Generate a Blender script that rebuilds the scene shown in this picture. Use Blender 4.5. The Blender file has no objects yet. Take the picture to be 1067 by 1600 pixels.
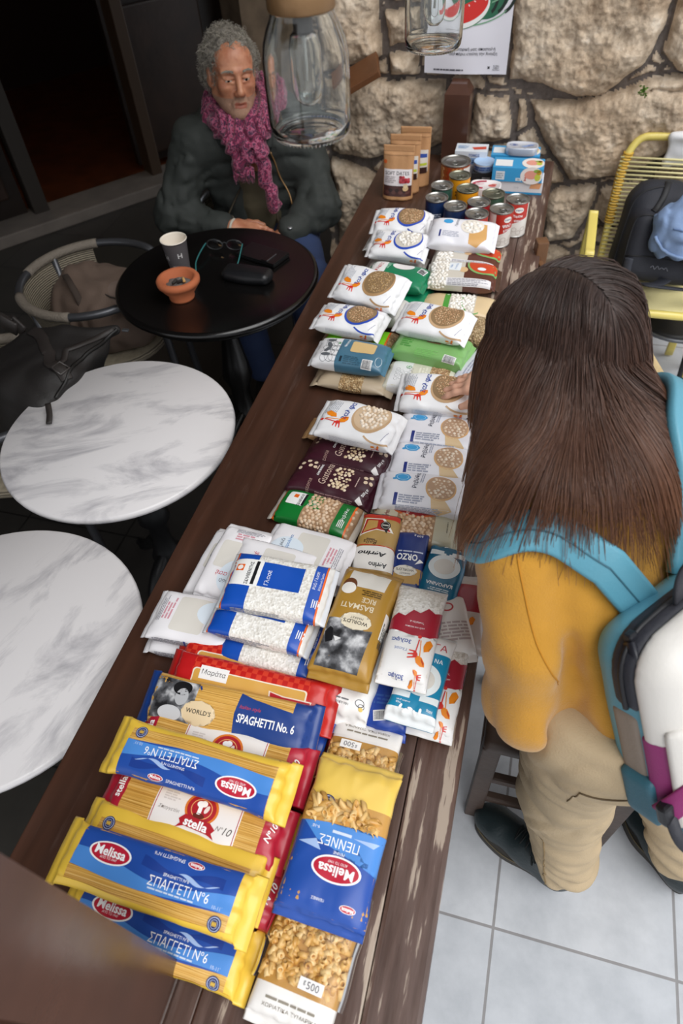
import bpy, bmesh, math, random
import numpy as np
from mathutils import Vector, Matrix, Euler, noise

# ------------------------------------------------------------------ camera, light, exposure
S = bpy.context.scene
COL = S.collection
cam = bpy.data.cameras.new('camera')
camo = bpy.data.objects.new('camera', cam)
COL.objects.link(camo)
# columns: right, up, back (world axes: x across the long table, y along it, z up)
RX = Vector((0.96395, 0.26100, -0.05177)); RD = Vector((0.16542, -0.74021, -0.65171)); RF = Vector((-0.20842, 0.61965, -0.75670))
camo.matrix_world = Matrix(((RX.x, -RD.x, -RF.x, 0), (RX.y, -RD.y, -RF.y, 0), (RX.z, -RD.z, -RF.z, 1.85), (0, 0, 0, 1)))
cam.sensor_fit = 'VERTICAL'; cam.sensor_height = 36.0; cam.lens = 1045.0 / 1600 * 36
cam.clip_start = 0.02
cam.dof.use_dof = True; cam.dof.focus_distance = 1.30; cam.dof.aperture_fstop = 4.5
S.camera = camo

w = bpy.data.worlds.new('sky'); S.world = w; w.use_nodes = True
nt = w.node_tree
bg = nt.nodes['Background']
tc = nt.nodes.new('ShaderNodeTexCoord'); sx = nt.nodes.new('ShaderNodeSeparateXYZ')
rp = nt.nodes.new('ShaderNodeValToRGB')
nt.links.new(tc.outputs['Generated'], sx.inputs[0]); nt.links.new(sx.outputs['Z'], rp.inputs[0])
rp.color_ramp.elements[0].position = 0.0; rp.color_ramp.elements[0].color = (0.62, 0.63, 0.65, 1)
rp.color_ramp.elements[1].position = 0.7; rp.color_ramp.elements[1].color = (0.93, 0.96, 1.0, 1)
nt.links.new(rp.outputs[0], bg.inputs[0]); bg.inputs[1].default_value = 0.95

sl = bpy.data.lights.new('sun', 'SUN'); sl.energy = 1.8; sl.angle = math.radians(50); sl.color = (1.0, 0.985, 0.96)
so = bpy.data.objects.new('sun', sl); COL.objects.link(so)
so.rotation_euler = Vector((-0.50, 0.38, -1.0)).to_track_quat('-Z', 'Y').to_euler()

S.view_settings.view_transform = 'Standard'; S.view_settings.look = 'None'
S.view_settings.exposure = 0.24; S.view_settings.gamma = 1.0
S.view_settings.use_curve_mapping = False

# ------------------------------------------------------------------ helpers
R = random.Random(7)
_m = {}
def lin(h):
    h = h.lstrip('#'); h = h if len(h) == 6 else ''.join(q * 2 for q in h); c = [int(h[i:i+2], 16) / 255 for i in (0, 2, 4)]
    return tuple((x / 12.92 if x <= 0.04045 else ((x + 0.055) / 1.055) ** 2.4) for x in c) + (1,)
def newmat(name):
    m = bpy.data.materials.new(name); m.use_nodes = True
    return m, m.node_tree, m.node_tree.nodes['Principled BSDF']
def C(hx, rough=0.45, metal=0.0, spec=0.5, bump=0, bscale=200, vary=0, coat=0, sheen=0, coord='Object', vscale=8):
    """plain or slightly mottled surface of one colour"""
    key = (hx, rough, metal, spec, bump, bscale, vary, coat, sheen, coord, vscale)
    if key in _m: return _m[key]
    m, t, b = newmat('m_' + hx.strip('#'))
    b.inputs['Base Color'].default_value = lin(hx); b.inputs['Roughness'].default_value = rough
    b.inputs['Metallic'].default_value = metal; b.inputs['Specular IOR Level'].default_value = spec
    b.inputs['Coat Weight'].default_value = coat; b.inputs['Sheen Weight'].default_value = sheen
    if bump or vary:
        tc = t.nodes.new('ShaderNodeTexCoord')
    if vary:
        n = t.nodes.new('ShaderNodeTexNoise'); n.inputs['Scale'].default_value = vscale; n.inputs['Detail'].default_value = 5
        t.links.new(tc.outputs[coord], n.inputs['Vector'])
        r = t.nodes.new('ShaderNodeValToRGB'); c = lin(hx)
        r.color_ramp.elements[0].position = 0.3; r.color_ramp.elements[1].position = 0.7
        r.color_ramp.elements[0].color = tuple(x * (1 - vary) for x in c[:3]) + (1,)
        r.color_ramp.elements[1].color = tuple(min(1, x * (1 + vary)) for x in c[:3]) + (1,)
        t.links.new(n.outputs['Fac'], r.inputs[0]); t.links.new(r.outputs[0], b.inputs['Base Color'])
    if bump:
        n = t.nodes.new('ShaderNodeTexNoise'); n.inputs['Scale'].default_value = bscale; n.inputs['Detail'].default_value = 4
        t.links.new(tc.outputs[coord], n.inputs['Vector'])
        bp = t.nodes.new('ShaderNodeBump'); bp.inputs['Strength'].default_value = bump; bp.inputs['Distance'].default_value = 0.004
        t.links.new(n.outputs['Fac'], bp.inputs['Height']); t.links.new(bp.outputs[0], b.inputs['Normal'])
    _m[key] = m
    return m
def foil(hx, rough=0.33): return C(hx, rough, spec=0.5, coat=0.15)
def tint(hx): return C(hx, 0.4)

def link(me, name, parent=None):
    o = bpy.data.objects.new(name, me); COL.objects.link(o)
    if parent is not None: o.parent = parent
    return o
def empty(name, loc=(0, 0, 0), rot=(0, 0, 0)):
    o = bpy.data.objects.new(name, None); o.empty_display_size = 0.05; COL.objects.link(o)
    o.location = loc; o.rotation_euler = rot
    return o
def tag(o, label, cat, group=None, kind=None):
    if label: o['label'] = label
    if cat: o['category'] = cat
    if group: o['group'] = group
    if kind: o['kind'] = kind
    return o

class MB:
    """collects shapes with material slots, then links ONE mesh object"""
    def __init__(s): s.v = []; s.f = []; s.mi = []; s.mats = []; s.sm = []
    def slot(s, m):
        if m not in s.mats: s.mats.append(m)
        return s.mats.index(m)
    def add(s, V, F, m, smooth=True, M=None):
        o = len(s.v); k = s.slot(m)
        if M is not None: V = [M @ Vector(p) for p in V]
        s.v += [tuple(p) for p in V]
        for f in F: s.f.append(tuple(i + o for i in f)); s.mi.append(k); s.sm.append(smooth)
        return s
    def box(s, c, d, m, bev=0.0, M=None, rot=None):
        bm = bmesh.new(); bmesh.ops.create_cube(bm, size=1)
        bmesh.ops.scale(bm, vec=d, verts=bm.verts)
        if bev:
            bmesh.ops.bevel(bm, geom=list(bm.edges), offset=bev, segments=2, affect='EDGES', profile=0.6)
        T = Matrix.Translation(c)
        if rot is not None: T = T @ Euler(rot).to_matrix().to_4x4()
        if M is not None: T = M @ T
        bm.transform(T); s.bm(bm, m, smooth=False); return s
    def bm(s, bm, m, smooth=True):
        bm.verts.index_update()
        s.add([v.co.copy() for v in bm.verts], [[v.index for v in f.verts] for f in bm.faces], m, smooth); bm.free(); return s
    def lathe(s, prof, m, c=(0, 0, 0), n=40, M=None, smooth=True, cap=True):
        V = []; F = []
        for r, z in prof:
            for i in range(n):
                a = 2 * math.pi * i / n; V.append((c[0] + r * math.cos(a), c[1] + r * math.sin(a), c[2] + z))
        for j in range(len(prof) - 1):
            for i in range(n):
                F.append((j * n + i, j * n + (i + 1) % n, (j + 1) * n + (i + 1) % n, (j + 1) * n + i))
        if cap:
            if prof[0][0] > 1e-6: F.append(tuple(reversed(range(n))))
            if prof[-1][0] > 1e-6: F.append(tuple((len(prof) - 1) * n + i for i in range(n)))
        return s.add(V, F, m, smooth, M)
    def tube(s, pts, r, m, n=10, closed=False, flat=None, M=None, up=None):
        """sweep along points; r number or list; flat = (half width, half thick) for straps"""
        P = [Vector(p) for p in pts]; N = len(P); V = []; F = []
        prev = None
        for i in range(N):
            a = P[(i - 1) % N] if (closed or i > 0) else P[0]; b = P[(i + 1) % N] if (closed or i < N - 1) else P[-1]
            t = (b - a).normalized()
            if prev is None:
                ref = Vector(up[0] if isinstance(up, list) else up) if up is not None else (Vector((0, 0, 1)) if abs(t.z) < 0.9 else Vector((1, 0, 0)))
                x = t.cross(ref).normalized()
            else:
                x = (prev - t * prev.dot(t)).normalized()
            if up is not None:
                x = t.cross(Vector(up[i] if isinstance(up, list) else up)).normalized()
            prev = x; y = x.cross(t).normalized()
            rr = r[i] if isinstance(r, (list, tuple)) else r
            for k in range(n):
                a = 2 * math.pi * k / n
                if flat:
                    cx = math.copysign(abs(math.cos(a)) ** 0.35, math.cos(a)) * flat[0] * (rr if rr else 1); cy = math.copysign(abs(math.sin(a)) ** 0.35, math.sin(a)) * flat[1]
                else: cx = math.cos(a) * rr; cy = math.sin(a) * rr
                V.append(P[i] + x * cx + y * cy)
        L = N if closed else N - 1
        for i in range(L):
            for k in range(n):
                j = (i + 1) % N
                F.append((i * n + k, i * n + (k + 1) % n, j * n + (k + 1) % n, j * n + k))
        if not closed:
            F.append(tuple(reversed(range(n)))); F.append(tuple((N - 1) * n + k for k in range(n)))
        return s.add(V, F, m, True, M)
    def build(s, name, parent=None, auto=None):
        me = bpy.data.meshes.new(name); me.from_pydata(s.v, [], s.f)
        for m in s.mats: me.materials.append(m)
        me.polygons.foreach_set('material_index', s.mi); me.polygons.foreach_set('use_smooth', s.sm)
        me.update()
        if auto: me.set_sharp_from_angle(angle=math.radians(auto))
        return link(me, name, parent)

def arc(c, r, a0, a1, n=16, ax=(1, 0, 0), ay=(0, 1, 0)):
    ax = Vector(ax); ay = Vector(ay); c = Vector(c)
    return [c + ax * (r * math.cos(math.radians(a0 + (a1 - a0) * i / n))) + ay * (r * math.sin(math.radians(a0 + (a1 - a0) * i / n))) for i in range(n + 1)]
def spline(pts, n=8):
    """Catmull-Rom through the points"""
    P = [Vector(p) for p in pts]; out = []
    for i in range(len(P) - 1):
        p0 = P[max(i - 1, 0)]; p1 = P[i]; p2 = P[i + 1]; p3 = P[min(i + 2, len(P) - 1)]
        for k in range(n):
            t = k / n
            out.append(0.5 * ((2 * p1) + (p2 - p0) * t + (2 * p0 - 5 * p1 + 4 * p2 - p3) * t * t + (3 * p1 - p0 - 3 * p2 + p3) * t ** 3))
    out.append(P[-1]); return out

# --- numpy value noise (cheap, vectorised)
def vnoise(x, y, z, seed=0):
    def h(i, j, k):
        n = (i * 374761393 + j * 668265263 + k * 2147483647 + seed * 1274126177) & 0xffffffff
        n = ((n ^ (n >> 13)) * 1274126177) & 0xffffffff
        return ((n ^ (n >> 16)) & 0xffff) / 32767.5 - 1.0
    xi = np.floor(x).astype(np.int64); yi = np.floor(y).astype(np.int64); zi = np.floor(z).astype(np.int64)
    u = x - xi; v = y - yi; q = z - zi
    u = u * u * (3 - 2 * u); v = v * v * (3 - 2 * v); q = q * q * (3 - 2 * q)
    def L(a, b, t): return a + (b - a) * t
    return L(L(L(h(xi, yi, zi), h(xi + 1, yi, zi), u), L(h(xi, yi + 1, zi), h(xi + 1, yi + 1, zi), u), v),
             L(L(h(xi, yi, zi + 1), h(xi + 1, yi, zi + 1), u), L(h(xi, yi + 1, zi + 1), h(xi + 1, yi + 1, zi + 1), u), v), q)
def fbm(x, y, z, seed=0, o=3):
    s = 0; a = 1.0; f = 1.0
    for i in range(o):
        s = s + a * vnoise(x * f, y * f, z * f, seed + i); a *= 0.5; f *= 2.03
    return s

# --- text and flat print, always laid on to a real surface
_tc = {}
def text2d(s, bold=0.0, shear=0.0):
    key = (s, bold, shear)
    if key in _tc: return _tc[key]
    cu = bpy.data.curves.new('t', 'FONT'); cu.body = s; cu.resolution_u = 2; cu.offset = bold; cu.shear = shear
    o = bpy.data.objects.new('t', cu); COL.objects.link(o)
    dg = bpy.context.evaluated_depsgraph_get(); dg.update()
    ev = o.evaluated_get(dg); me = ev.to_mesh()
    V = np.array([v.co[:2] for v in me.vertices]) if len(me.vertices) else np.zeros((0, 2)); F = [tuple(p.vertices) for p in me.polygons]
    ev.to_mesh_clear(); bpy.data.objects.remove(o); bpy.data.curves.remove(cu)
    if len(V):
        mn = V.min(0); mx = V.max(0); V = V - (mn + mx) / 2; sz = mx - mn
    else: sz = np.array([1., 1.])
    _tc[key] = (V, F, sz); return _tc[key]
def rot2(V, a):
    a = math.radians(a); c, s = math.cos(a), math.sin(a)
    return np.c_[V[:, 0] * c - V[:, 1] * s, V[:, 0] * s + V[:, 1] * c]
# decal specs -> (verts 2D, faces, material, layer)
def T(s, x, v, w=None, h=None, rot=0, m='#ffffff', bold=0.0, it=0.0, l=3):
    V, F, sz = text2d(s, bold, it)
    if w is None: k = np.array([h / sz[1]] * 2)
    elif h is None: k = np.array([w / sz[0]] * 2)
    else: k = np.array([w / sz[0], h / sz[1]])
    return [(rot2(V * k, rot) + [x, v], F, m, l)]
def PG(pts, m, x=0, v=0, s=1.0, rot=0, l=1):
    V = rot2(np.array(pts, float) * s, rot) + [x, v]
    return [(V, [tuple(range(len(V)))], m, l)]
def Rr(x, v, w, h, m, rot=0, r=0.0, l=1):
    if r <= 0: P = [(-w/2, -h/2), (w/2, -h/2), (w/2, h/2), (-w/2, h/2)]
    else:
        P = []
        for cx, cy, a0 in ((w/2-r, -h/2+r, -90), (w/2-r, h/2-r, 0), (-w/2+r, h/2-r, 90), (-w/2+r, -h/2+r, 180)):
            for i in range(6):
                a = math.radians(a0 + 18 * i); P.append((cx + r * math.cos(a), cy + r * math.sin(a)))
    return PG(P, m, x, v, 1, rot, l)
def E(x, v, rx, ry, m, rot=0, l=1, n=32, wav=0, k=12, a0=0, a1=360):
    P = []
    for i in range(n):
        a = math.radians(a0 + (a1 - a0) * i / (n if a1 - a0 >= 360 else n - 1)); q = 1 + wav * math.cos(k * a)
        P.append((rx * q * math.cos(a), ry * q * math.sin(a)))
    return PG(P, m, x, v, 1, rot, l)
def RING(x, v, rx, ry, wd, m, rot=0, l=2, n=36, a0=0, a1=360, wd2=None):
    V = []; F = []
    for i in range(n + 1):
        t = i / n; a = math.radians(a0 + (a1 - a0) * t); q = wd if wd2 is None else wd + (wd2 - wd) * math.sin(math.pi * t)
        V += [(rx * math.cos(a), ry * math.sin(a)), ((rx - q) * math.cos(a), (ry - q) * math.sin(a))]
    for i in range(n): F.append((2*i, 2*i+2, 2*i+3, 2*i+1))
    return [(rot2(np.array(V), rot) + [x, v], F, m, l)]
def FL(x, v, w, h, m, n=5, rot=0, l=3, seed=1, fill=0.55):
    """rows of print too small to read"""
    rr = random.Random(seed); V = []; F = []; lh = h / n
    for i in range(n):
        y = h / 2 - lh * (i + 0.5); x0 = -w / 2; end = w / 2 - (rr.random() * w * 0.3)
        while x0 < end:
            ww = min(rr.uniform(1.5, 5) * lh * 0.7, end - x0); k = len(V)
            V += [(x0, y - lh * fill / 2), (x0 + ww, y - lh * fill / 2), (x0 + ww, y + lh * fill / 2), (x0, y + lh * fill / 2)]
            F.append((k, k+1, k+2, k+3)); x0 += ww + lh * 0.35
    return [(rot2(np.array(V), rot) + [x, v], F, m, l)]
def BAR(x, v, w, h, rot=0, l=2, seed=3):
    rr = random.Random(seed); V = []; F = []; q = -w * 0.45
    while q < w * 0.45:
        ww = rr.choice((.012, .02, .03)) * w; k = len(V)
        V += [(q, -h*.42), (q+ww, -h*.42), (q+ww, h*.42), (q, h*.42)]; F.append((k, k+1, k+2, k+3)); q += ww + rr.choice((.015, .025)) * w
    return Rr(x, v, w, h, '#f4f4f4', rot, l=l) + [(rot2(np.array(V), rot) + [x, v], F, '#222226', l + 1)]

def grid_cut(V, F, step):
    """triangulates a flat outline and cuts it on a grid so that it can follow a curved surface"""
    bm = bmesh.new(); vs = [bm.verts.new((p[0], p[1], 0)) for p in V]
    for f in F:
        try: bm.faces.new([vs[i] for i in f])
        except ValueError: pass
    if len(F) == 1 and len(F[0]) > 4: bmesh.ops.triangulate(bm, faces=bm.faces[:], ngon_method='EAR_CLIP')
    for ax in (0, 1):
        lo = V[:, ax].min(); hi = V[:, ax].max()
        k = math.ceil(lo / step) * step
        while k < hi:
            co = [0, 0, 0]; co[ax] = k; no = [0, 0, 0]; no[ax] = 1
            bmesh.ops.bisect_plane(bm, geom=bm.verts[:] + bm.edges[:] + bm.faces[:], plane_co=co, plane_no=no, dist=1e-6)
            k += step
    bm.verts.index_update()
    V2 = np.array([v.co[:2] for v in bm.verts]); F2 = [tuple(v.index for v in f.verts) for f in bm.faces]; bm.free()
    return V2, F2
def decals_mesh(name, parent, specs, mapper, step=0.006, off=0.00022, gloss=0.36):
    mb = MB()
    for sp in specs:
        for V, F, m, l in sp:
            if not len(V): continue
            V, F = grid_cut(V, F, step)
            if not F: continue
            P, N = mapper(V[:, 0], V[:, 1])
            # keep faces turned outwards
            Q = P + N * (off * (l + 1))
            f0 = F[0]; a, b, c = Q[f0[0]], Q[f0[1]], Q[f0[2]]
            if np.dot(np.cross(b - a, c - a), N[f0[0]]) < 0: F = [tuple(reversed(f)) for f in F]
            mb.add(Q, F, C(m, gloss) if isinstance(m, str) else m)
    return mb.build(name, parent)
def flat_map(o, ax, ay, n):
    o, ax, ay, n = (np.array(q, float) for q in (o, ax, ay, n))
    return lambda x, y: (o + np.outer(x, ax) + np.outer(y, ay), np.repeat(n[None], len(x), 0))
def cyl_map(c, r, a0=0.0):
    """x = arc length round the can, y = height"""
    c = np.array(c, float)
    def f(x, y):
        a = a0 + x / r; N = np.c_[np.cos(a), np.sin(a), np.zeros_like(a)]
        return c + N * r + np.c_[0 * a, 0 * a, y], N
    return f

# --- implicit surfaces for bodies, cloth and bags
def v3(p): return np.array(p, np.float32)
class SDF:
    def __init__(s): s.ops = []
    def cap(s, a, b, ra, rb=None, k=0.02, mode='u'):
        a, b = v3(a), v3(b); rb = ra if rb is None else rb
        def f(X, Y, Z):
            d = b - a; l2 = float(d @ d) + 1e-12
            t = np.clip(((X - a[0]) * d[0] + (Y - a[1]) * d[1] + (Z - a[2]) * d[2]) / l2, 0, 1)
            return np.sqrt((X - a[0] - t * d[0]) ** 2 + (Y - a[1] - t * d[1]) ** 2 + (Z - a[2] - t * d[2]) ** 2) - (ra + (rb - ra) * t)
        s.ops.append((f, k, mode)); return s
    def chain(s, pts, rs, k=0.02, mode='u'):
        for i in range(len(pts) - 1): s.cap(pts[i], pts[i+1], rs[i], rs[i+1], k, mode)
        return s
    def ell(s, c, r, k=0.02, mode='u', M=None):
        c, r = v3(c), v3(r); Mi = None if M is None else np.array(M.to_3x3().inverted(), np.float32)
        def f(X, Y, Z):
            x, y, z = X - c[0], Y - c[1], Z - c[2]
            if Mi is not None: x, y, z = (Mi[i, 0] * x + Mi[i, 1] * y + Mi[i, 2] * z for i in range(3))
            k0 = np.sqrt((x / r[0]) ** 2 + (y / r[1]) ** 2 + (z / r[2]) ** 2) + 1e-9
            k1 = np.sqrt((x / r[0] ** 2) ** 2 + (y / r[1] ** 2) ** 2 + (z / r[2] ** 2) ** 2) + 1e-9
            return k0 * (k0 - 1) / k1
        s.ops.append((f, k, mode)); return s
    def box(s, c, h, rad=0.01, k=0.02, mode='u', M=None):
        c, h = v3(c), v3(h) - rad; Mi = None if M is None else np.array(M.to_3x3().inverted(), np.float32)
        def f(X, Y, Z):
            x, y, z = X - c[0], Y - c[1], Z - c[2]
            if Mi is not None: x, y, z = (Mi[i, 0] * x + Mi[i, 1] * y + Mi[i, 2] * z for i in range(3))
            qx, qy, qz = np.abs(x) - h[0], np.abs(y) - h[1], np.abs(z) - h[2]
            return np.sqrt(np.maximum(qx, 0) ** 2 + np.maximum(qy, 0) ** 2 + np.maximum(qz, 0) ** 2) + np.minimum(np.maximum(qx, np.maximum(qy, qz)), 0) - rad
        s.ops.append((f, k, mode)); return s
    def disp(s, fn): s.ops.append((fn, 0, 'd')); return s
    def __call__(s, X, Y, Z):
        d = None
        for f, k, mode in s.ops:
            g = f(X, Y, Z)
            if mode == 'd': d = d + g
            elif d is None: d = g
            elif mode == 'u':
                h = np.maximum(k - np.abs(d - g), 0) / k; d = np.minimum(d, g) - h * h * k * 0.25
            elif mode == 's':
                h = np.maximum(k - np.abs(-d - g), 0) / k; d = np.maximum(d, -g) + h * h * k * 0.25
            elif mode == 'i':
                h = np.maximum(k - np.abs(d - g), 0) / k; d = np.maximum(d, g) + h * h * k * 0.25
        return d
    def mesh(s, lo, hi, res):
        lo, hi = np.array(lo, float), np.array(hi, float); n = np.ceil((hi - lo) / res).astype(int) + 1
        ax = [(lo[i] + res * np.arange(n[i])).astype(np.float32) for i in range(3)]
        D = np.empty(n, np.float32)
        st = max(1, int(400000 / (n[1] * n[2])))
        for i in range(0, n[0], st):
            X, Y, Z = np.meshgrid(ax[0][i:i+st], ax[1], ax[2], indexing='ij'); D[i:i+st] = s(X, Y, Z)
        I = D < 0
        corners = [(a, b, c) for a in (0, 1) for b in (0, 1) for c in (0, 1)]
        sl = lambda A, o: A[o[0]:n[0]-1+o[0], o[1]:n[1]-1+o[1], o[2]:n[2]-1+o[2]]
        cnt = sum(sl(I, o).astype(np.int8) for o in corners); act = (cnt > 0) & (cnt < 8)
        idx = np.argwhere(act); ids = -np.ones(act.shape, np.int64); ids[act] = np.arange(len(idx))
        acc = np.zeros((len(idx), 3)); num = np.zeros(len(idx))
        for a in corners:
            for d in range(3):
                if a[d]: continue
                b = list(a); b[d] = 1
                da = D[idx[:, 0] + a[0], idx[:, 1] + a[1], idx[:, 2] + a[2]]; db = D[idx[:, 0] + b[0], idx[:, 1] + b[1], idx[:, 2] + b[2]]
                c = (da < 0) != (db < 0); t = np.where(c, da / (da - db + 1e-20), 0)
                p = np.array(a, float)[None].repeat(len(idx), 0); p[:, d] += t
                acc[c] += p[c]; num[c] += 1
        V = lo + (idx + acc / num[:, None]) * res
        F = []
        for d in range(3):
            e, g = (d + 1) % 3, (d + 2) % 3
            o1 = [0, 0, 0]; o1[d] = 1
            A = I[tuple(slice(0, n[q] - o1[q]) for q in range(3))]; B = I[tuple(slice(o1[q], n[q]) for q in range(3))]
            W = np.argwhere(A != B)
            W = W[(W[:, e] > 0) & (W[:, g] > 0) & (W[:, e] < n[e] - 1) & (W[:, g] < n[g] - 1)]
            def cid(de, dg):
                q = W.copy(); q[:, e] -= de; q[:, g] -= dg; return ids[q[:, 0], q[:, 1], q[:, 2]]
            Q = np.c_[cid(1, 1), cid(0, 1), cid(0, 0), cid(1, 0)]
            ins = A[W[:, 0], W[:, 1], W[:, 2]]
            Q = np.where(ins[:, None], Q, Q[:, ::-1]); F.append(Q)
        F = np.concatenate(F); F = F[(F >= 0).all(1)]
        return V, F
def sdf_obj(sdf, name, lo, hi, res, mat, parent=None, smooth=1, matfn=None, mats=None, join=None):
    V, F = sdf.mesh(lo, hi, res)
    if smooth:
        for _ in range(smooth):
            A = np.zeros_like(V); c = np.zeros(len(V))
            for a, b in ((0, 1), (1, 2), (2, 3), (3, 0)):
                np.add.at(A, F[:, a], V[F[:, b]]); np.add.at(A, F[:, b], V[F[:, a]])
                np.add.at(c, F[:, a], 1); np.add.at(c, F[:, b], 1)
            V = 0.5 * V + 0.5 * A / np.maximum(c, 1)[:, None]
    mi = np.zeros(len(F), int)
    if matfn is not None: mi = matfn(V[F].mean(1))
    if join is not None: join.append((V, F, mi)); return None
    return np_obj([(V, F, mi)], name, mats or [mat], parent)
def np_obj(parts, name, mats, parent=None):
    Vs = []; Fs = []; Ms = []; o = 0
    for V, F, mi in parts: Vs.append(V); Fs.append(F + o); Ms.append(mi); o += len(V)
    V = np.concatenate(Vs); F = np.concatenate(Fs); mi = np.concatenate(Ms)
    me = bpy.data.meshes.new(name); me.from_pydata(V.tolist(), [], F.tolist())
    for m in mats: me.materials.append(m)
    me.polygons.foreach_set('material_index', mi.astype(np.int32)); me.polygons.foreach_set('use_smooth', np.ones(len(F), bool)); me.update()
    return link(me, name, parent)
def hull_op(pts, rad=.02):
    """rounded convex solid through the points, as an implicit shape"""
    bm = bmesh.new(); [bm.verts.new(q) for q in pts]; bmesh.ops.convex_hull(bm, input=bm.verts[:]); bm.normal_update(); c = sum((Vector(q) for q in pts), Vector()) / len(pts); pl = []
    for f in bm.faces:
        n = f.normal if f.normal.dot(f.calc_center_median() - c) > 0 else -f.normal; pl.append((n.x, n.y, n.z, n.dot(f.calc_center_median()) - rad))
    bm.free()
    def f(X, Y, Z):
        k = rad * .6; m = None; acc = 0
        for a, b, g, d in pl:
            q = a * X + b * Y + g * Z - d; acc = acc + np.exp(np.clip(q / k, -60, 60))
        return k * np.log(acc + 1e-30) - rad
    return (f, .01, 'u')
def snap(sd, pts, off=.0, it=14):
    """moves points on to the surface of an implicit shape"""
    P = np.array(pts, np.float32); h = 5e-4
    for _ in range(it):
        d = sd(P[:, 0], P[:, 1], P[:, 2]); g = np.stack([sd(P[:, 0] + (h if k == 0 else 0), P[:, 1] + (h if k == 1 else 0), P[:, 2] + (h if k == 2 else 0)) - d for k in range(3)], 1) / h
        n = g / (np.linalg.norm(g, axis=1, keepdims=True) + 1e-9); P = P - n * (np.clip(d - off, -.03, .03) * .8)[:, None]
    return [Vector(p.tolist()) for p in P], [Vector(q.tolist()) for q in n]
def on(sd, pts, n=8, off=.0): return snap(sd, [tuple(p) for p in spline(pts, n)], off)
# ------------------------------------------------------------------ the setting
def tile_mat(name, c1, c2, grout, sx=0.405, sy=0.81, ox=0.178, oy=0.345, rough=0.45, mort=0.0035, bump=0.15):
    m, t, b = newmat(name)
    tc = t.nodes.new('ShaderNodeTexCoord'); mp = t.nodes.new('ShaderNodeMapping')
    mp.inputs['Location'].default_value = (-ox + 10 * sx, -oy + 10 * sy, 0)
    br = t.nodes.new('ShaderNodeTexBrick'); br.offset = 0; br.squash = 1
    br.inputs['Scale'].default_value = 1; br.inputs['Brick Width'].default_value = sx; br.inputs['Row Height'].default_value = sy
    br.inputs['Mortar Size'].default_value = mort; br.inputs['Mortar Smooth'].default_value = 0.2; br.inputs['Bias'].default_value = 0
    br.inputs['Color1'].default_value = lin(c1); br.inputs['Color2'].default_value = lin(c2); br.inputs['Mortar'].default_value = lin(grout)
    n = t.nodes.new('ShaderNodeTexNoise'); n.inputs['Scale'].default_value = 9; n.inputs['Detail'].default_value = 8; n.inputs['Roughness'].default_value = 0.65
    mx = t.nodes.new('ShaderNodeMix'); mx.data_type = 'RGBA'; mx.blend_type = 'MULTIPLY'
    r = t.nodes.new('ShaderNodeValToRGB'); r.color_ramp.elements[0].position = 0.3; r.color_ramp.elements[0].color = (0.78, 0.79, 0.8, 1); r.color_ramp.elements[1].position = 0.62
    t.links.new(tc.outputs['Object'], mp.inputs[0]); t.links.new(mp.outputs[0], br.inputs['Vector'])
    t.links.new(tc.outputs['Object'], n.inputs['Vector']); t.links.new(n.outputs['Fac'], r.inputs[0])
    mx.inputs[0].default_value = 1; t.links.new(br.outputs['Color'], mx.inputs[6]); t.links.new(r.outputs[0], mx.inputs[7])
    t.links.new(mx.outputs[2], b.inputs['Base Color']); b.inputs['Roughness'].default_value = rough
    bp = t.nodes.new('ShaderNodeBump'); bp.inputs['Strength'].default_value = bump; bp.inputs['Distance'].default_value = 0.002; bp.invert = True
    t.links.new(br.outputs['Fac'], bp.inputs['Height']); t.links.new(bp.outputs[0], b.inputs['Normal'])
    return m
def struct(o): o['kind'] = 'structure'; return o

fl = MB().box((1.35, 2.0, -0.03), (3.4, 8.4, 0.06), tile_mat('pale_tile', '#c3c6cb', '#bbbfc5', '#8c8a8b')).build('floor'); struct(fl)
fd = MB().box((-2.4, 2.0, -0.03), (4.1, 8.4, 0.06), tile_mat('dark_tile', '#3b3836', '#35332f', '#191817', sy=0.405, ox=-0.03, oy=0.02, rough=0.4)).build('floor'); struct(fd)

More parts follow.
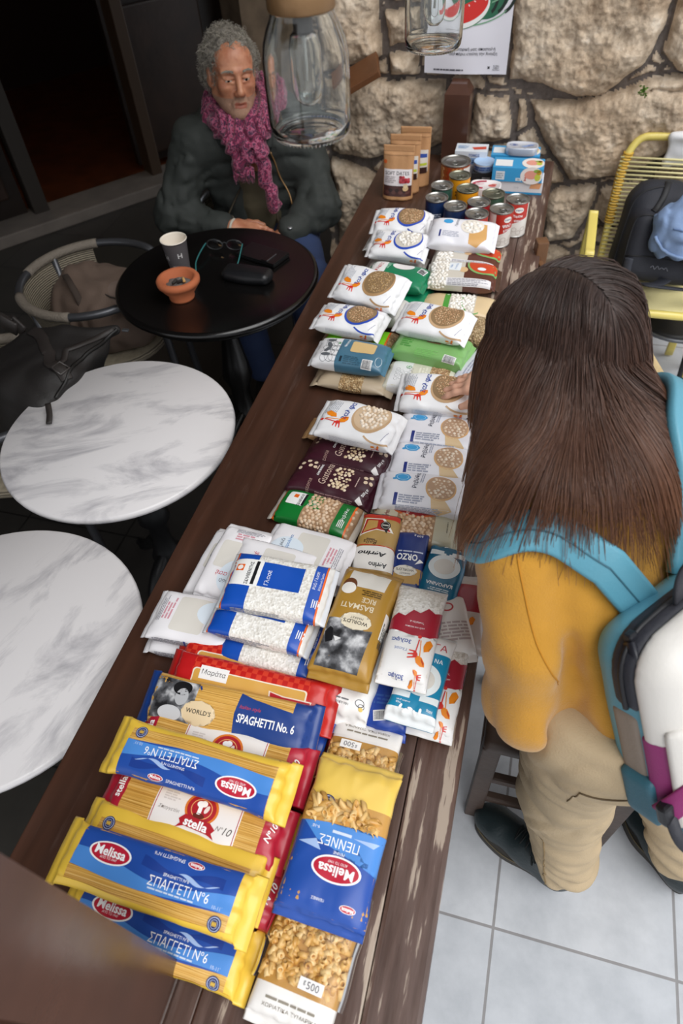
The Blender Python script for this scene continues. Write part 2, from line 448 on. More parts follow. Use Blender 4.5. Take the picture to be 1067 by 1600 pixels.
# rubble stone wall behind the table
def stone_wall():
    X0, X1, Z0, Z1, st = -0.90, 1.30, 0.0, 1.62, 0.0052
    xs = np.arange(X0, X1 + st / 2, st); zs = np.arange(Z0, Z1 + st / 2, st)
    X, Z = np.meshgrid(xs, zs, indexing='ij'); x = X.ravel(); z = Z.ravel()
    wx = x + 0.012 * fbm(x * 9, z * 9, 0 * x, 3); wz = z + 0.012 * fbm(x * 9, z * 9, 0 * x + 5, 9)
    polys = [  # outlines of the big blocks, metres on the wall
        [(-.205, 1.45), (.31, 1.45), (.305, 1.16), (.262, 1.06), (.165, .965), (.07, .955), (-.055, .985), (-.19, 1.0)],
        [(.315, 1.10), (.38, 1.04), (.62, 1.09), (.62, 1.50), (.33, 1.50)],
        [(.17, .95), (.30, 1.02), (.60, 1.07), (.62, .99), (.36, .975), (.19, .93)],
        [(-.10, .93), (.06, .945), (.32, 1.00), (.60, .98), (.56, .84), (.37, .73), (.19, .665), (.09, .66), (.0, .78), (-.085, .865)],
        [(-.30, .945), (-.17, .945), (-.155, .79), (-.31, .77)],
        [(-.86, .985), (-.41, .985), (-.40, .77), (-.72, .69), (-.87, .72)],
        [(-.86, 1.40), (-.665, 1.40), (-.66, 1.06), (-.86, 1.02)],
        [(-.64, 1.45), (-.54, 1.45), (-.53, 1.22), (-.63, 1.23)],
        [(-.64, 1.20), (-.54, 1.20), (-.54, 1.10), (-.63, 1.09)],
        [(-.63, 1.07), (-.52, 1.08), (-.50, 1.0), (-.62, 1.0)],
        [(-.145, .93), (-.115, .93), (-.10, .84), (-.14, .82)],
        [(-.51, 1.45), (-.22, 1.45), (-.21, 1.02), (-.50, 1.02)],
        [(.06, .63), (.20, .645), (.215, .58), (.17, .42), (.06, .40), (.03, .56)],
        [(.22, .63), (.36, .70), (.355, .56), (.30, .49), (.22, .53)],
        [(.39, .71), (.56, .80), (.62, .70), (.60, .55), (.42, .50)],
        [(-.87, .69), (-.72, .655), (-.62, .60), (-.60, .35), (-.87, .32)],
        [(.64, 1.5), (1.0, 1.5), (1.02, 1.1), (.66, 1.06)], [(.63, 1.04), (.95, 1.06), (.93, .74), (.65, .72)],
        [(.97, 1.05), (1.28, 1.02), (1.28, .70), (.96, .72)], [(.64, .69), (1.0, .69), (.98, .44), (.62, .5)],
    ]
    best = np.full(x.shape, -1.0); pid = np.full(x.shape, -1)
    for k, P in enumerate(polys):
        ins = np.zeros(x.shape, bool); dist = np.full(x.shape, 9.0)
        for i in range(len(P)):
            (ax, az), (bx, bz) = P[i], P[(i + 1) % len(P)]
            c = ((az > wz) != (bz > wz)) & (wx < (bx - ax) * (wz - az) / (bz - az + 1e-12) + ax); ins ^= c
            dx, dz = bx - ax, bz - az; t = np.clip(((wx - ax) * dx + (wz - az) * dz) / (dx * dx + dz * dz), 0, 1)
            dist = np.minimum(dist, np.hypot(wx - ax - t * dx, wz - az - t * dz))
        d = np.where(ins, dist, -dist); up = d > best; best = np.where(up, d, best); pid = np.where(up, k, pid)
    # small rubble between and below the blocks
    rr = np.random.RandomState(5); sd = []
    for i in np.arange(X0 - .2, X1 + .2, .15):
        for j in np.arange(-.1, Z1 + .2, .11): sd.append((i + rr.uniform(-.05, .05), j + rr.uniform(-.04, .04)))
    sd = np.array(sd); D = np.hypot((wx[:, None] - sd[None, :, 0]) * 0.8, wz[:, None] - sd[None, :, 1]); D.sort(axis=1)
    rub = np.minimum((D[:, 1] - D[:, 0]) * 0.5 - 0.006, -best - 0.015)
    e = np.maximum(best, rub); big = best > rub
    h = np.where(e > 0, (1 - np.exp(-np.maximum(e, 0) / 0.018)), 0) * np.where(big, 0.062, 0.035)
    h += np.where(big & (e > 0), 0.018 * vnoise(x * 4 + pid * 7.1, z * 4, 0 * x, 1), 0)
    rough = 0.010 * fbm(x * 22, z * 22, 0 * x, 11, 4) + 0.006 * np.abs(fbm(x * 60, z * 60, 0 * x, 21, 2))
    h += np.where(e > 0, rough, rough * 0.35)
    V = np.c_[x, 2.85 - h, z]
    nx, nz = len(xs), len(zs); I = np.arange(nx * nz).reshape(nx, nz)
    F = np.stack([I[:-1, :-1], I[1:, :-1], I[1:, 1:], I[:-1, 1:]], -1).reshape(-1, 4)
    mi = (e.reshape(nx, nz)[:-1, :-1] < 0.002).astype(int).ravel()
    def stone(name, c1, c2, c3, sc):
        m, t, b = newmat(name); tc = t.nodes.new('ShaderNodeTexCoord')
        n = t.nodes.new('ShaderNodeTexNoise'); n.inputs['Scale'].default_value = sc; n.inputs['Detail'].default_value = 9; n.inputs['Roughness'].default_value = 0.68
        n2 = t.nodes.new('ShaderNodeTexNoise'); n2.inputs['Scale'].default_value = 4.5; n2.inputs['Detail'].default_value = 3
        r = t.nodes.new('ShaderNodeValToRGB'); e = r.color_ramp.elements; e[0].position = .32; e[0].color = lin(c1); e[1].position = .56; e[1].color = lin(c2)
        x = r.color_ramp.elements.new(.75); x.color = lin(c3)
        r2 = t.nodes.new('ShaderNodeValToRGB'); r2.color_ramp.elements[0].position = .35; r2.color_ramp.elements[0].color = (.86, .80, .74, 1); r2.color_ramp.elements[1].position = .65; r2.color_ramp.elements[1].color = (1, 1, 1, 1)
        mx = t.nodes.new('ShaderNodeMix'); mx.data_type = 'RGBA'; mx.blend_type = 'MULTIPLY'; mx.inputs[0].default_value = 1
        t.links.new(tc.outputs['Object'], n.inputs['Vector']); t.links.new(tc.outputs['Object'], n2.inputs['Vector'])
        t.links.new(n.outputs['Fac'], r.inputs[0]); t.links.new(n2.outputs['Fac'], r2.inputs[0])
        t.links.new(r.outputs[0], mx.inputs[6]); t.links.new(r2.outputs[0], mx.inputs[7]); t.links.new(mx.outputs[2], b.inputs['Base Color'])
        b.inputs['Roughness'].default_value = .92
        bp = t.nodes.new('ShaderNodeBump'); bp.inputs['Strength'].default_value = .7; bp.inputs['Distance'].default_value = .006
        n3 = t.nodes.new('ShaderNodeTexNoise'); n3.inputs['Scale'].default_value = 90; n3.inputs['Detail'].default_value = 6
        t.links.new(tc.outputs['Object'], n3.inputs['Vector']); t.links.new(n3.outputs['Fac'], bp.inputs['Height']); t.links.new(bp.outputs[0], b.inputs['Normal'])
        return m
    return np_obj([(V, F, mi)], 'wall_back', [stone('limestone', '#a38f79', '#d6c4ad', '#ebe0d0', 16), stone('mortar', '#5d5652', '#7c736e', '#958c86', 20)])
struct(stone_wall())
dk = C('#4a4037', .9, bump=.8, bscale=14, vary=.3)
wu = MB().box((0.2, 3.05, 2.4), (2.2, 0.5, 1.56), C('#b59d82', .95, bump=1, bscale=12, vary=.2)).box((-.72, 3.38, 1.6), (.36, 1.0, 3.2), dk).build('wall_back'); struct(wu)

# dark timber shop front on the left, with an open doorway and a stone pier
fa = math.atan2(.71, .56)
FM = Matrix.Translation((-2.83, 3.37, 0)) @ Matrix.Rotation(fa, 4, 'Z')
wd = C('#1c130e', .4, bump=.2, bscale=30, vary=.3); wd2 = C('#2a1b13', .42, bump=.2, bscale=30, vary=.3)
m = MB(); m.box((.35, .02, .035), (5.4, .26, .07), C('#6a625b', .75, bump=.3, bscale=40, vary=.15), bev=.01, M=FM); struct(m.build('trim_1'))
m = MB(); m.box((-.03, .1, 1.5), (.09, .14, 2.9), C('#2c2621', .5), bev=.006, M=FM)
m.box((-1.15, .12, 1.5), (2.1, .05, 2.9), wd, M=FM)
for i in range(3):
    m.box((-.42 - .68 * i, .09, .55), (.5, .03, .75), wd2, bev=.012, M=FM); m.box((-.42 - .68 * i, .09, 1.75), (.5, .03, 1.3), wd2, bev=.012, M=FM)
struct(m.build('door_1'))
m = MB(); m.box((.74, .1, 1.5), (.07, .14, 2.9), C('#3a2a1c', .5), bev=.006, M=FM); m.box((1.12, .32, 1.5), (.78, .05, 2.9), wd, M=FM)
m.box((1.1, .28, .5), (.5, .03, .8), wd2, bev=.012, M=FM); m.box((1.1, .28, 1.75), (.5, .03, 1.3), wd2, bev=.012, M=FM)
struct(m.build('door_2'))
m = MB(); m.box((1.82, .3, 1.6), (.62, .5, 3.2), C('#6b5a48', .95, bump=1, bscale=9, vary=.35), M=FM); m.box((2.6, .4, 1.6), (.95, .3, 3.2), wd, M=FM); struct(m.build('wall_left'))
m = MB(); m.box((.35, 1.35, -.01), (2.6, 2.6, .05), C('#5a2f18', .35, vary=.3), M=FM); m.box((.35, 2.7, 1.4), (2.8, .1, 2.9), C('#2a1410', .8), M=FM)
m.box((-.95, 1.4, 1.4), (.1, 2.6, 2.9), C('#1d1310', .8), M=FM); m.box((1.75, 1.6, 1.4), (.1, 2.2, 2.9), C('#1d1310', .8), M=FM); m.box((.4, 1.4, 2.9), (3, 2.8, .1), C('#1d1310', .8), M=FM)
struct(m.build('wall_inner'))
il = bpy.data.lights.new('room_lamp', 'POINT'); il.energy = 3; il.color = (1, .62, .3); il.shadow_soft_size = .1
ilo = bpy.data.objects.new('room_lamp', il); COL.objects.link(ilo); ilo.location = FM @ Vector((.1, 1.0, 2.2))
m = MB(); m.box((-2.68, 2.2, 2.95), (4.55, 9, .1), C('#463a30', .9)); struct(m.build('ceiling_light_blocker'))  # unseen ceiling, put in and widened to block sky light on the left
m = MB(); m.box((-4.5, .2, 1.45), (.1, 5.5, 2.9), C('#4a4039', .9)); struct(m.build('wall_left'))

# ------------------------------------------------------------------ the long table
def table_wood():
    m, t, b = newmat('painted_wood'); tc = t.nodes.new('ShaderNodeTexCoord')
    def N(sc, det, scale, ro=.5):
        mp = t.nodes.new('ShaderNodeMapping'); mp.inputs['Scale'].default_value = sc
        n = t.nodes.new('ShaderNodeTexNoise'); n.inputs['Scale'].default_value = scale; n.inputs['Detail'].default_value = det; n.inputs['Roughness'].default_value = ro
        t.links.new(tc.outputs['Object'], mp.inputs[0]); t.links.new(mp.outputs[0], n.inputs['Vector']); return n
    def ramp(src, p0, c0, p1, c1):
        r = t.nodes.new('ShaderNodeValToRGB'); e = r.color_ramp.elements; e[0].position = p0; e[0].color = c0; e[1].position = p1; e[1].color = c1
        t.links.new(src, r.inputs[0]); return r
    grain = N((40, 1.6, 4), 6, 1.0); wear = N((55, 4.5, 5), 5, 1.0, .62); big = N((1.6, .9, 1), 2, 1.0); spots = N((9, 5, 3), 4, 1.6, .6)
    g = ramp(grain.outputs['Fac'], .3, lin('#3a241a'), .7, lin('#4b3024'))
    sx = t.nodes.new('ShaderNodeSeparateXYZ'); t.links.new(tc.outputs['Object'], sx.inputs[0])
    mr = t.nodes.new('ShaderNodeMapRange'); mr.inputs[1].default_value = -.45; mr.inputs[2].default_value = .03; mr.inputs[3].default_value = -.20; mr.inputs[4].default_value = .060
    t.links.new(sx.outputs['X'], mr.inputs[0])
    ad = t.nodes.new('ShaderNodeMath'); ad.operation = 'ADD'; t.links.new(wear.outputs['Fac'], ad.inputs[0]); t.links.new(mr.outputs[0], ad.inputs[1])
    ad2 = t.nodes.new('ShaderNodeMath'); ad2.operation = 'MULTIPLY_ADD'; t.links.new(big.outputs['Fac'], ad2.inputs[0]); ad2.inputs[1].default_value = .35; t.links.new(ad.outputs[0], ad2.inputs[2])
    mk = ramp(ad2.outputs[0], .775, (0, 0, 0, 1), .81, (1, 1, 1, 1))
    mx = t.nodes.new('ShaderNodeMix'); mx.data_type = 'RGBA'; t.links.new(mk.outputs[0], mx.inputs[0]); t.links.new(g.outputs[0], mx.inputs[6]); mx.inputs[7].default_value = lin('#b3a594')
    # faded, chalky paint and a painted-in sky reflection, paler towards the worn side
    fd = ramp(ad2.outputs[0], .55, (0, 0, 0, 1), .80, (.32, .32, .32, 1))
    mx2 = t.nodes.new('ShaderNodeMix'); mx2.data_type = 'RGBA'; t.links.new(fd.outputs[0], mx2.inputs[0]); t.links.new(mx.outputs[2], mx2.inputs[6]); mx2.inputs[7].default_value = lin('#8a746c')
    t.links.new(mx2.outputs[2], b.inputs['Base Color'])
    rr = ramp(spots.outputs['Fac'], .3, (.30, .30, .30, 1), .7, (.46, .46, .46, 1)); t.links.new(rr.outputs[0], b.inputs['Roughness'])
    bp = t.nodes.new('ShaderNodeBump'); bp.inputs['Strength'].default_value = .25; bp.inputs['Distance'].default_value = .002; t.links.new(grain.outputs['Fac'], bp.inputs['Height']); t.links.new(bp.outputs[0], b.inputs['Normal'])
    return m
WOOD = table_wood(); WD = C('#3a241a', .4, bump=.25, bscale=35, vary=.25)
lt = tag(empty('long_table', (-.29, 1.3, 0)), 'long dark brown wooden table with worn paint, covered in packets and tins', 'table')
def P0(o, p):  # keep world coordinates under an empty that only has a location
    o.parent = p; o.matrix_parent_inverse = Matrix.Translation(-Vector(p.location)) if p.rotation_euler == Euler((0, 0, 0)) else p.matrix_world.inverted(); return o
m = MB()
xe = [-.615, -.262, -.150, -.048, .030]
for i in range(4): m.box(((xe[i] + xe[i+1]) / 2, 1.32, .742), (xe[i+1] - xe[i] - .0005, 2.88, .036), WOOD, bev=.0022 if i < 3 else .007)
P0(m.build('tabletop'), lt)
for y in (.35, 2.35):
    for x in (-.56, -.05): P0(MB().box((x, y, .362), (.07, .07, .724), WD, bev=.005).build('leg'), lt)
P0(MB().box((-.30, 1.3, .68), (.44, 2.1, .08), WD, bev=.004).build('apron'), lt)
def post(y, h, cap, label):
    o = tag(empty('wooden_post', (-.345, y, .76)), label, 'post')
    mm = MB(); s = .046
    mm.add([(-s, -s, 0), (s, -s, 0), (s, s, 0), (-s, s, 0), (-s, -s, h - cap), (s, -s, h - cap), (s, s, h - cap), (-s, s, h - cap), (-s*.62, -s*.62, h), (s*.62, -s*.62, h), (s*.62, s*.62, h), (-s*.62, s*.62, h)],
           [(3, 2, 1, 0), (0, 1, 5, 4), (1, 2, 6, 5), (2, 3, 7, 6), (3, 0, 4, 7), (4, 5, 9, 8), (5, 6, 10, 9), (6, 7, 11, 10), (7, 4, 8, 11), (8, 9, 10, 11)], C('#52362b', .24, bump=.12, bscale=30, vary=.25), smooth=False)
    b = mm.build('post_shaft', o)
    mm = MB().box((0, 0, .006), (.1, .1, .012), WD, bev=.003); mm.build('post_foot', o)
post(2.735, .262, .03, 'short dark brown wooden post at the far end of the table, below the poster')
post(.007, .80, .03, 'dark glossy wooden post close to the camera at the lower left')
bk = MB().box((-.70, 2.70, 1.045), (.14, .14, .022), C('#6b4326', .5, vary=.2, bump=.2, bscale=40), bev=.003, rot=(.2, -.45, .2)).build('wooden_bracket'); tag(bk, 'small brown wooden bracket fixed to the stone wall behind the glass jar', 'bracket')

# poster on the stones
po = tag(empty('poster', (-.335, 2.765, 1.24)), 'white paper poster with a watermelon drawing taped to the stone wall', 'poster')
po.rotation_euler = (0, 0, math.radians(1))
mm = MB(); nx, nz = 16, 20; V = []; F = []
def pz(x, z): return .004 * math.sin(x * 22 + z * 6) + .003 * math.sin(z * 19)
for i in range(nx + 1):
    for j in range(nz + 1):
        x = -.146 + .292 * i / nx; z = -.205 + .41 * j / nz; V.append((x, pz(x, z), z))
for i in range(nx):
    for j in range(nz): F.append((i*(nz+1)+j, (i+1)*(nz+1)+j, (i+1)*(nz+1)+j+1, i*(nz+1)+j+1))
V2 = [(x, y + .0006, z) for x, y, z in V]; o = len(V)
mm.add(V + V2, F + [tuple(reversed([q + o for q in f])) for f in F], C('#eceaf2', .6)); mm.build('sheet', po)
def pmap(x, y): return np.c_[x, [pz(a, b) - .0004 for a, b in zip(x, y)], y], np.tile([[0., -1., 0.]], (len(x), 1))
dm = []
dm.append(E(.045, .075, .092, .118, '#2c6b4f', rot=10, l=1))
for k, (a, b) in enumerate(((-.03, .8), (.01, .95), (.05, .95), (.09, .8))): dm.append(RING(.045 + a * .5, .075, .035 + .011 * k, .106, .010, '#16261f', rot=10, a0=-80, a1=80, l=2))
for k in range(3): dm.append(RING(.045, .075 - .05 * k, .085, .03, .004, '#7fae8c', rot=14, a0=200, a1=340, l=3))
dm.append(E(-.010, -.012, .080, .052, '#f3f3f0', rot=20, a0=170, a1=372, l=4)); dm.append(E(-.010, -.008, .086, .058, '#3a7a55', rot=20, a0=176, a1=366, l=3)); dm.append(E(-.008, -.006, .072, .043, '#d8302a', rot=20, a0=170, a1=372, l=5))
for k in range(7): dm.append(E(-.055 + .018 * k, -.018 + .006 * (k % 3) + .005 * k, .0035, .002, '#f6d8d4', rot=40 * k, l=6))
dm.append(T('Η ιστορική μας αποστολή', .025, -.128, w=.150, m='#3b3a44', bold=.012)); dm.append(T('σαλπάρει ετούτη την Άνοιξη', .025, -.142, w=.165, m='#3b3a44', bold=.012))
dm.append(FL(-.055, -.192, .115, .006, '#4a4954', n=1, seed=4, fill=.8))
dm.append(E(.083, -.184, .0055, .002, '#2a2a30', rot=45)); dm.append(E(.083, -.184, .0055, .002, '#2a2a30', rot=-45))
for k, s in enumerate(('GLOBAL', 'SUMUD', 'FLOTILLA')): dm.append(T(s, .109, -.1785 - .0062 * k, h=.0042, m='#3b3a44', bold=.012))
decals_mesh('printed_artwork', po, dm, pmap, step=.02, off=.0003)

# a tuft of green growing from a joint
m = MB(); rr = random.Random(3)
for k in range(26):
    a = rr.uniform(0, 6.28); r = rr.uniform(.0, .02); c = Vector((.278 + r * math.cos(a) * .8, 2.755, 1.005 + r * math.sin(a)))
    d = Vector((rr.uniform(-1, 1), -.8, rr.uniform(-.6, 1))).normalized() * .012; s = d.cross(Vector((0, 1, .3))).normalized() * .006
    m.add([c, c + d * .5 + s, c + d, c + d * .5 - s], [(0, 1, 2, 3)], C('#6f9440', .6))
tag(m.build('wall_plant'), 'tiny green plant growing from a joint of the stone wall', 'plant')
# ------------------------------------------------------------------ cafe tables and chairs on the left
def marble():
    m, t, b = newmat('marble'); tc = t.nodes.new('ShaderNodeTexCoord')
    mp = t.nodes.new('ShaderNodeMapping'); mp.inputs['Rotation'].default_value = (0, 0, .75); mp.inputs['Scale'].default_value = (2.6, 8.5, 3)
    n = t.nodes.new('ShaderNodeTexNoise'); n.inputs['Scale'].default_value = 1.3; n.inputs['Detail'].default_value = 7; n.inputs['Roughness'].default_value = .62; n.inputs['Distortion'].default_value = .6
    r = t.nodes.new('ShaderNodeValToRGB'); e = r.color_ramp.elements; e[0].position = .30; e[0].color = lin('#9b999f'); e[1].position = .5; e[1].color = lin('#dedbdc')
    t.links.new(tc.outputs['Object'], mp.inputs[0]); t.links.new(mp.outputs[0], n.inputs['Vector']); t.links.new(n.outputs['Fac'], r.inputs[0]); t.links.new(r.outputs[0], b.inputs['Base Color'])
    b.inputs['Roughness'].default_value = .28
    return m
MARB = marble(); IRON = C('#141416', .45, metal=.3)
def bistro(x, y, rz, label, group=None):
    o = tag(empty('bistro_table', (x, y, 0), (0, 0, rz)), label, 'table')
    MB().lathe([(0, .683), (.294, .683), (.300, .687), (.302, .695), (.3005, .701), (.296, .705), (0, .705)], MARB, n=72, cap=False).build('marble_top', o)
    MB().lathe([(0, .683), (.11, .682), (.11, .672), (.03, .668), (.026, .655), (.034, .64), (.026, .62), (.022, .5), (.03, .44), (.045, .40), (.048, .36), (.03, .33), (.028, .26), (.036, .22), (.05, .19), (.03, .15), (0, .15)], IRON, n=24, cap=False).build('pedestal', o)
    for k in range(3):
        a = k * 2.094; d = Vector((math.cos(a), math.sin(a), 0))
        MB().tube(spline([d * .02 + Vector((0, 0, .2)), d * .09 + Vector((0, 0, .17)), d * .17 + Vector((0, 0, .075)), d * .23 + Vector((0, 0, .02)), d * .26 + Vector((0, 0, .016))], 5), [.022] * 8 + [.018] * 8 + [.014] * 5, IRON, n=8).build('foot', o)
    return o
bistro(-.953, 1.079, .5, 'round white marble bistro table in the middle, touched by the black bag')
bistro(-.908, .444, 1.3, 'round white marble bistro table nearest the camera at the left edge')
bt = tag(empty('round_table', (-.953, 1.777, 0)), 'round black wooden table in front of the seated man', 'table')
BLK = C('#0d0c0c', .22, spec=.6, bump=.03, bscale=90)
MB().lathe([(0, .70), (.27, .70), (.30, .706), (.305, .712), (.30, .718), (.315, .722), (.325, .731), (.3235, .741), (.316, .747), (.312, .7475), (.309, .746), (.2, .746), (0, .746)], BLK, n=80, cap=False).build('tabletop', bt)
MB().lathe([(0, .70), (.05, .70), (.045, .6), (.03, .52), (.045, .42), (.055, .36), (.035, .3), (.04, .2), (.06, .16), (0, .14)], BLK, n=24, cap=False).build('pedestal', bt)
for k in range(3):
    a = .4 + k * 2.094; d = Vector((math.cos(a), math.sin(a), 0))
    MB().tube(spline([d * .03 + Vector((0, 0, .2)), d * .13 + Vector((0, 0, .16)), d * .22 + Vector((0, 0, .05)), d * .29 + Vector((0, 0, .018))], 5), .02, BLK, n=8).build('foot', bt)

TUBE = C('#55565a', .35, metal=.6); WICK = C('#7a7166', .7, bump=.9, bscale=160); SILV = C('#9fa3a8', .28, metal=.9)
def weave():
    m, t, b = newmat('wicker'); tc = t.nodes.new('ShaderNodeTexCoord')
    w1 = t.nodes.new('ShaderNodeTexWave'); w1.inputs['Scale'].default_value = 45; w1.bands_direction = 'Z'; w1.inputs['Distortion'].default_value = 1.5
    r = t.nodes.new('ShaderNodeValToRGB'); r.color_ramp.elements[0].color = lin('#5e564a'); r.color_ramp.elements[1].color = lin('#a59a85')
    t.links.new(tc.outputs['Object'], w1.inputs['Vector']); t.links.new(w1.outputs['Fac'], r.inputs[0]); t.links.new(r.outputs[0], b.inputs['Base Color']); b.inputs['Roughness'].default_value = .7
    bp = t.nodes.new('ShaderNodeBump'); bp.inputs['Strength'].default_value = .8; bp.inputs['Distance'].default_value = .004; t.links.new(w1.outputs['Fac'], bp.inputs['Height']); t.links.new(bp.outputs[0], b.inputs['Normal'])
    return m
WEAVE = weave()
def hoop_chair(x, y, rz, label, tube=TUBE, wrap=True, hz=.68):
    """opening of the hoop points along local +x"""
    o = tag(empty('cafe_chair', (x, y, 0), (0, 0, rz)), label, 'chair'); r = .245
    A = arc((0, 0, hz), r, 42, 318, 40)
    fl_ = lambda s: [Vector((.235, s * .15, hz - .06)), Vector((.235, s * .15, .30)), Vector((.25, s * .17, .012))]
    MB().tube(spline([Vector((.25, -.17, .012)), Vector((.235, -.15, .30)), Vector((.225, -.155, hz - .05))], 6) + list(reversed(A)) + spline([Vector((.225, .155, hz - .05)), Vector((.235, .15, .30)), Vector((.25, .17, .012))], 6), .0135, tube, n=10).build('frame', o)
    for s in (-1, 1): MB().tube([(-.17, s * .172, hz), (-.165, s * .16, .42), (-.21, s * .19, .012)], .012, tube).build('rear_leg', o)
    if wrap:
        for a0, a1 in ((95, 165), (200, 262)): MB().tube(arc((0, 0, hz), r, a0, a1, 14), .0165, WICK, n=10).build('wrapping', o)
    m = MB(); V = []; F = []; n = 40
    for i in range(n + 1):
        a = math.radians(100 + 160 * i / n)
        for j in range(9):
            t = j / 8; rr = r * (1 - .16 * t); V.append((rr * math.cos(a), rr * math.sin(a), hz - .005 - (hz - .47) * t))
    for i in range(n):
        for j in range(8): F.append((i*9+j, (i+1)*9+j, (i+1)*9+j+1, i*9+j+1))
    q = len(V); V += [(x_ * 1.03, y_ * 1.03, z_) for x_, y_, z_ in V]; F += [tuple(reversed([k + q for k in f])) for f in F]
    m.add(V, F, WEAVE); m.build('backrest', o)
    MB().lathe([(0, .425), (.19, .425), (.205, .432), (.21, .445), (.2, .457), (0, .452)], WEAVE, n=40, cap=False).build('seat', o)
    return o
hoop_chair(-1.44, 1.80, .35, 'round-backed grey tube chair holding the brown bag, left of the black table')
hoop_chair(-1.44, 1.19, .1, 'round-backed grey tube chair under the black bag, at the left edge')
hoop_chair(-1.07, 2.47, -1.45, 'silver metal tube chair the seated man sits on', tube=SILV, wrap=False, hz=.66)

# brown rucksack on the first chair
CLO = C('#66554a', .85, bump=.35, bscale=260, vary=.15); CLO2 = C('#75645a', .85, bump=.35, bscale=260, vary=.12)
b0 = tag(empty('brown_bag', (-1.41, 1.80, .457), (0, 0, .2)), 'brown canvas bag lying on the round-backed chair', 'bag')
s = SDF().ell((-.02, 0, .10), (.19, .17, .13), .05).ell((.06, -.02, .11), (.14, .14, .11), .05).ell((-.1, .05, .14), (.09, .1, .08), .06).box((0, 0, -.10), (.3, .3, .10), .001, .01, 's')
s.disp(lambda X, Y, Z: .010 * fbm(X * 9, Y * 9, Z * 9, 2, 2) + .004 * np.sin(70 * X + 30 * Y + 4 * vnoise(X * 12, Y * 12, Z * 12, 4)))
sdf_obj(s, 'bag_body', (-.26, -.24, -.005), (.26, .22, .28), .008, CLO, b0)
s = SDF().ell((.085, -.03, .155), (.105, .10, .075), .02).disp(lambda X, Y, Z: .006 * fbm(X * 14, Y * 14, Z * 14, 6, 2))
sdf_obj(s, 'front_pocket', (-.04, -.15, .05), (.21, .09, .25), .006, CLO2, b0)
MB().tube(arc((.085, -.03, .208), .075, 20, 330, 24, ax=(1, 0, -.2), ay=(0, 1, 0)), .0028, C('#2b231e', .7), n=6).build('seam', b0)
MB().tube(arc((.135, -.085, .215), .012, 0, 360, 16)[:-1], .0022, SILV, n=6, closed=True).build('ring', b0)
MB().tube(spline([(-.12, .0, .235), (-.08, -.06, .245), (-.05, -.10, .215), (-.03, -.13, .16)], 6), 1, C('#3a2f28', .85), flat=(.011, .003), n=8, up=(0, 0, 1)).build('strap', b0)

# black shoulder bag slumped over the chair and the edge of the marble table
BK = C('#1c1918', .6, bump=.25, bscale=300, vary=.12); BK2 = C('#2a2523', .55, bump=.2, bscale=300)
b1 = tag(empty('shoulder_bag', (-1.30, 1.20, .60)), 'black leather shoulder bag slumped over the edge of the marble table', 'bag')
def Wb(o): o.parent = b1; o.matrix_parent_inverse = Matrix.Translation(-Vector(b1.location)); return o
s = SDF(); s.ops.append(hull_op([(-1.085, 1.425, .765), (-1.125, 1.065, .748), (-1.31, 1.10, .79), (-1.345, 1.36, .81), (-1.21, 1.20, .815), (-1.42, 1.02, .50), (-1.46, 1.36, .50), (-1.24, 1.33, .50), (-1.26, 1.12, .50), (-1.55, 1.2, .72)], .022))
s.cap((-1.24, 1.37, .765), (-1.115, 1.425, .765), .028, .010, .03)
s.disp(lambda X, Y, Z: .007 * fbm(X * 9, Y * 9, Z * 9, 12, 2) + .006 * (1 - 2 * np.abs(vnoise(X * 9 + 2 * vnoise(X * 6, Y * 6, Z * 6, 2), Y * 11, Z * 9, 15))))
Wb(sdf_obj(s, 'bag_body', (-1.62, .95, .46), (-1.02, 1.48, .90), .0075, BK))
q, nn = on(s, [(-1.335, 1.33, .83), (-1.28, 1.30, .85), (-1.20, 1.22, .85), (-1.15, 1.19, .83), (-1.125, 1.17, .79)], 8, .002); Wb(MB().tube(q, 1, BK2, flat=(.017, .004), n=8, up=nn).build('strap'))
q, nn = on(s, [(-1.095, 1.41, .79), (-1.12, 1.30, .80), (-1.125, 1.20, .80), (-1.125, 1.10, .78)], 8, .002); Wb(MB().tube(q, .0055, C('#100e0d', .5), n=8).build('piping'))
q, nn = on(s, [(-1.10, 1.40, .80), (-1.16, 1.29, .84), (-1.16, 1.19, .84)], 8, .002); Wb(MB().tube(q, 1, BK2, flat=(.009, .004), n=8, up=nn).build('flap_edge'))
Wb(MB().tube(spline([(-1.36, 1.33, .79), (-1.40, 1.335, .83), (-1.385, 1.29, .855), (-1.335, 1.285, .83)], 6), 1, BK2, flat=(.026, .006), n=8, up=(.3, 1, 0)).build('handle'))
Wb(MB().box((-1.083, 1.424, .768), (.020, .011, .006), SILV, bev=.002, rot=(0, 0, .1)).build('zip_end'))
Wb(MB().tube(spline([(-1.135, 1.075, .765), (-1.115, 1.045, .757), (-1.105, 1.02, .750)], 4), 1, BK2, flat=(.008, .003), n=8, up=(0, 0, 1)).build('zip_tab'))
q, nn = snap(s, [(-1.142, 1.188, .83)], .004); c_ = Vector(q[0]); Wb(MB().tube([c_ + Vector(d_) for d_ in ((-.02, -.012, .006), (.012, -.02, -.004), (.02, .012, -.006), (-.012, .02, .004))], .004, C('#3a3634', .4), n=6, closed=True).build('buckle'))
b1.location = (-1.338, 1.238, .565)

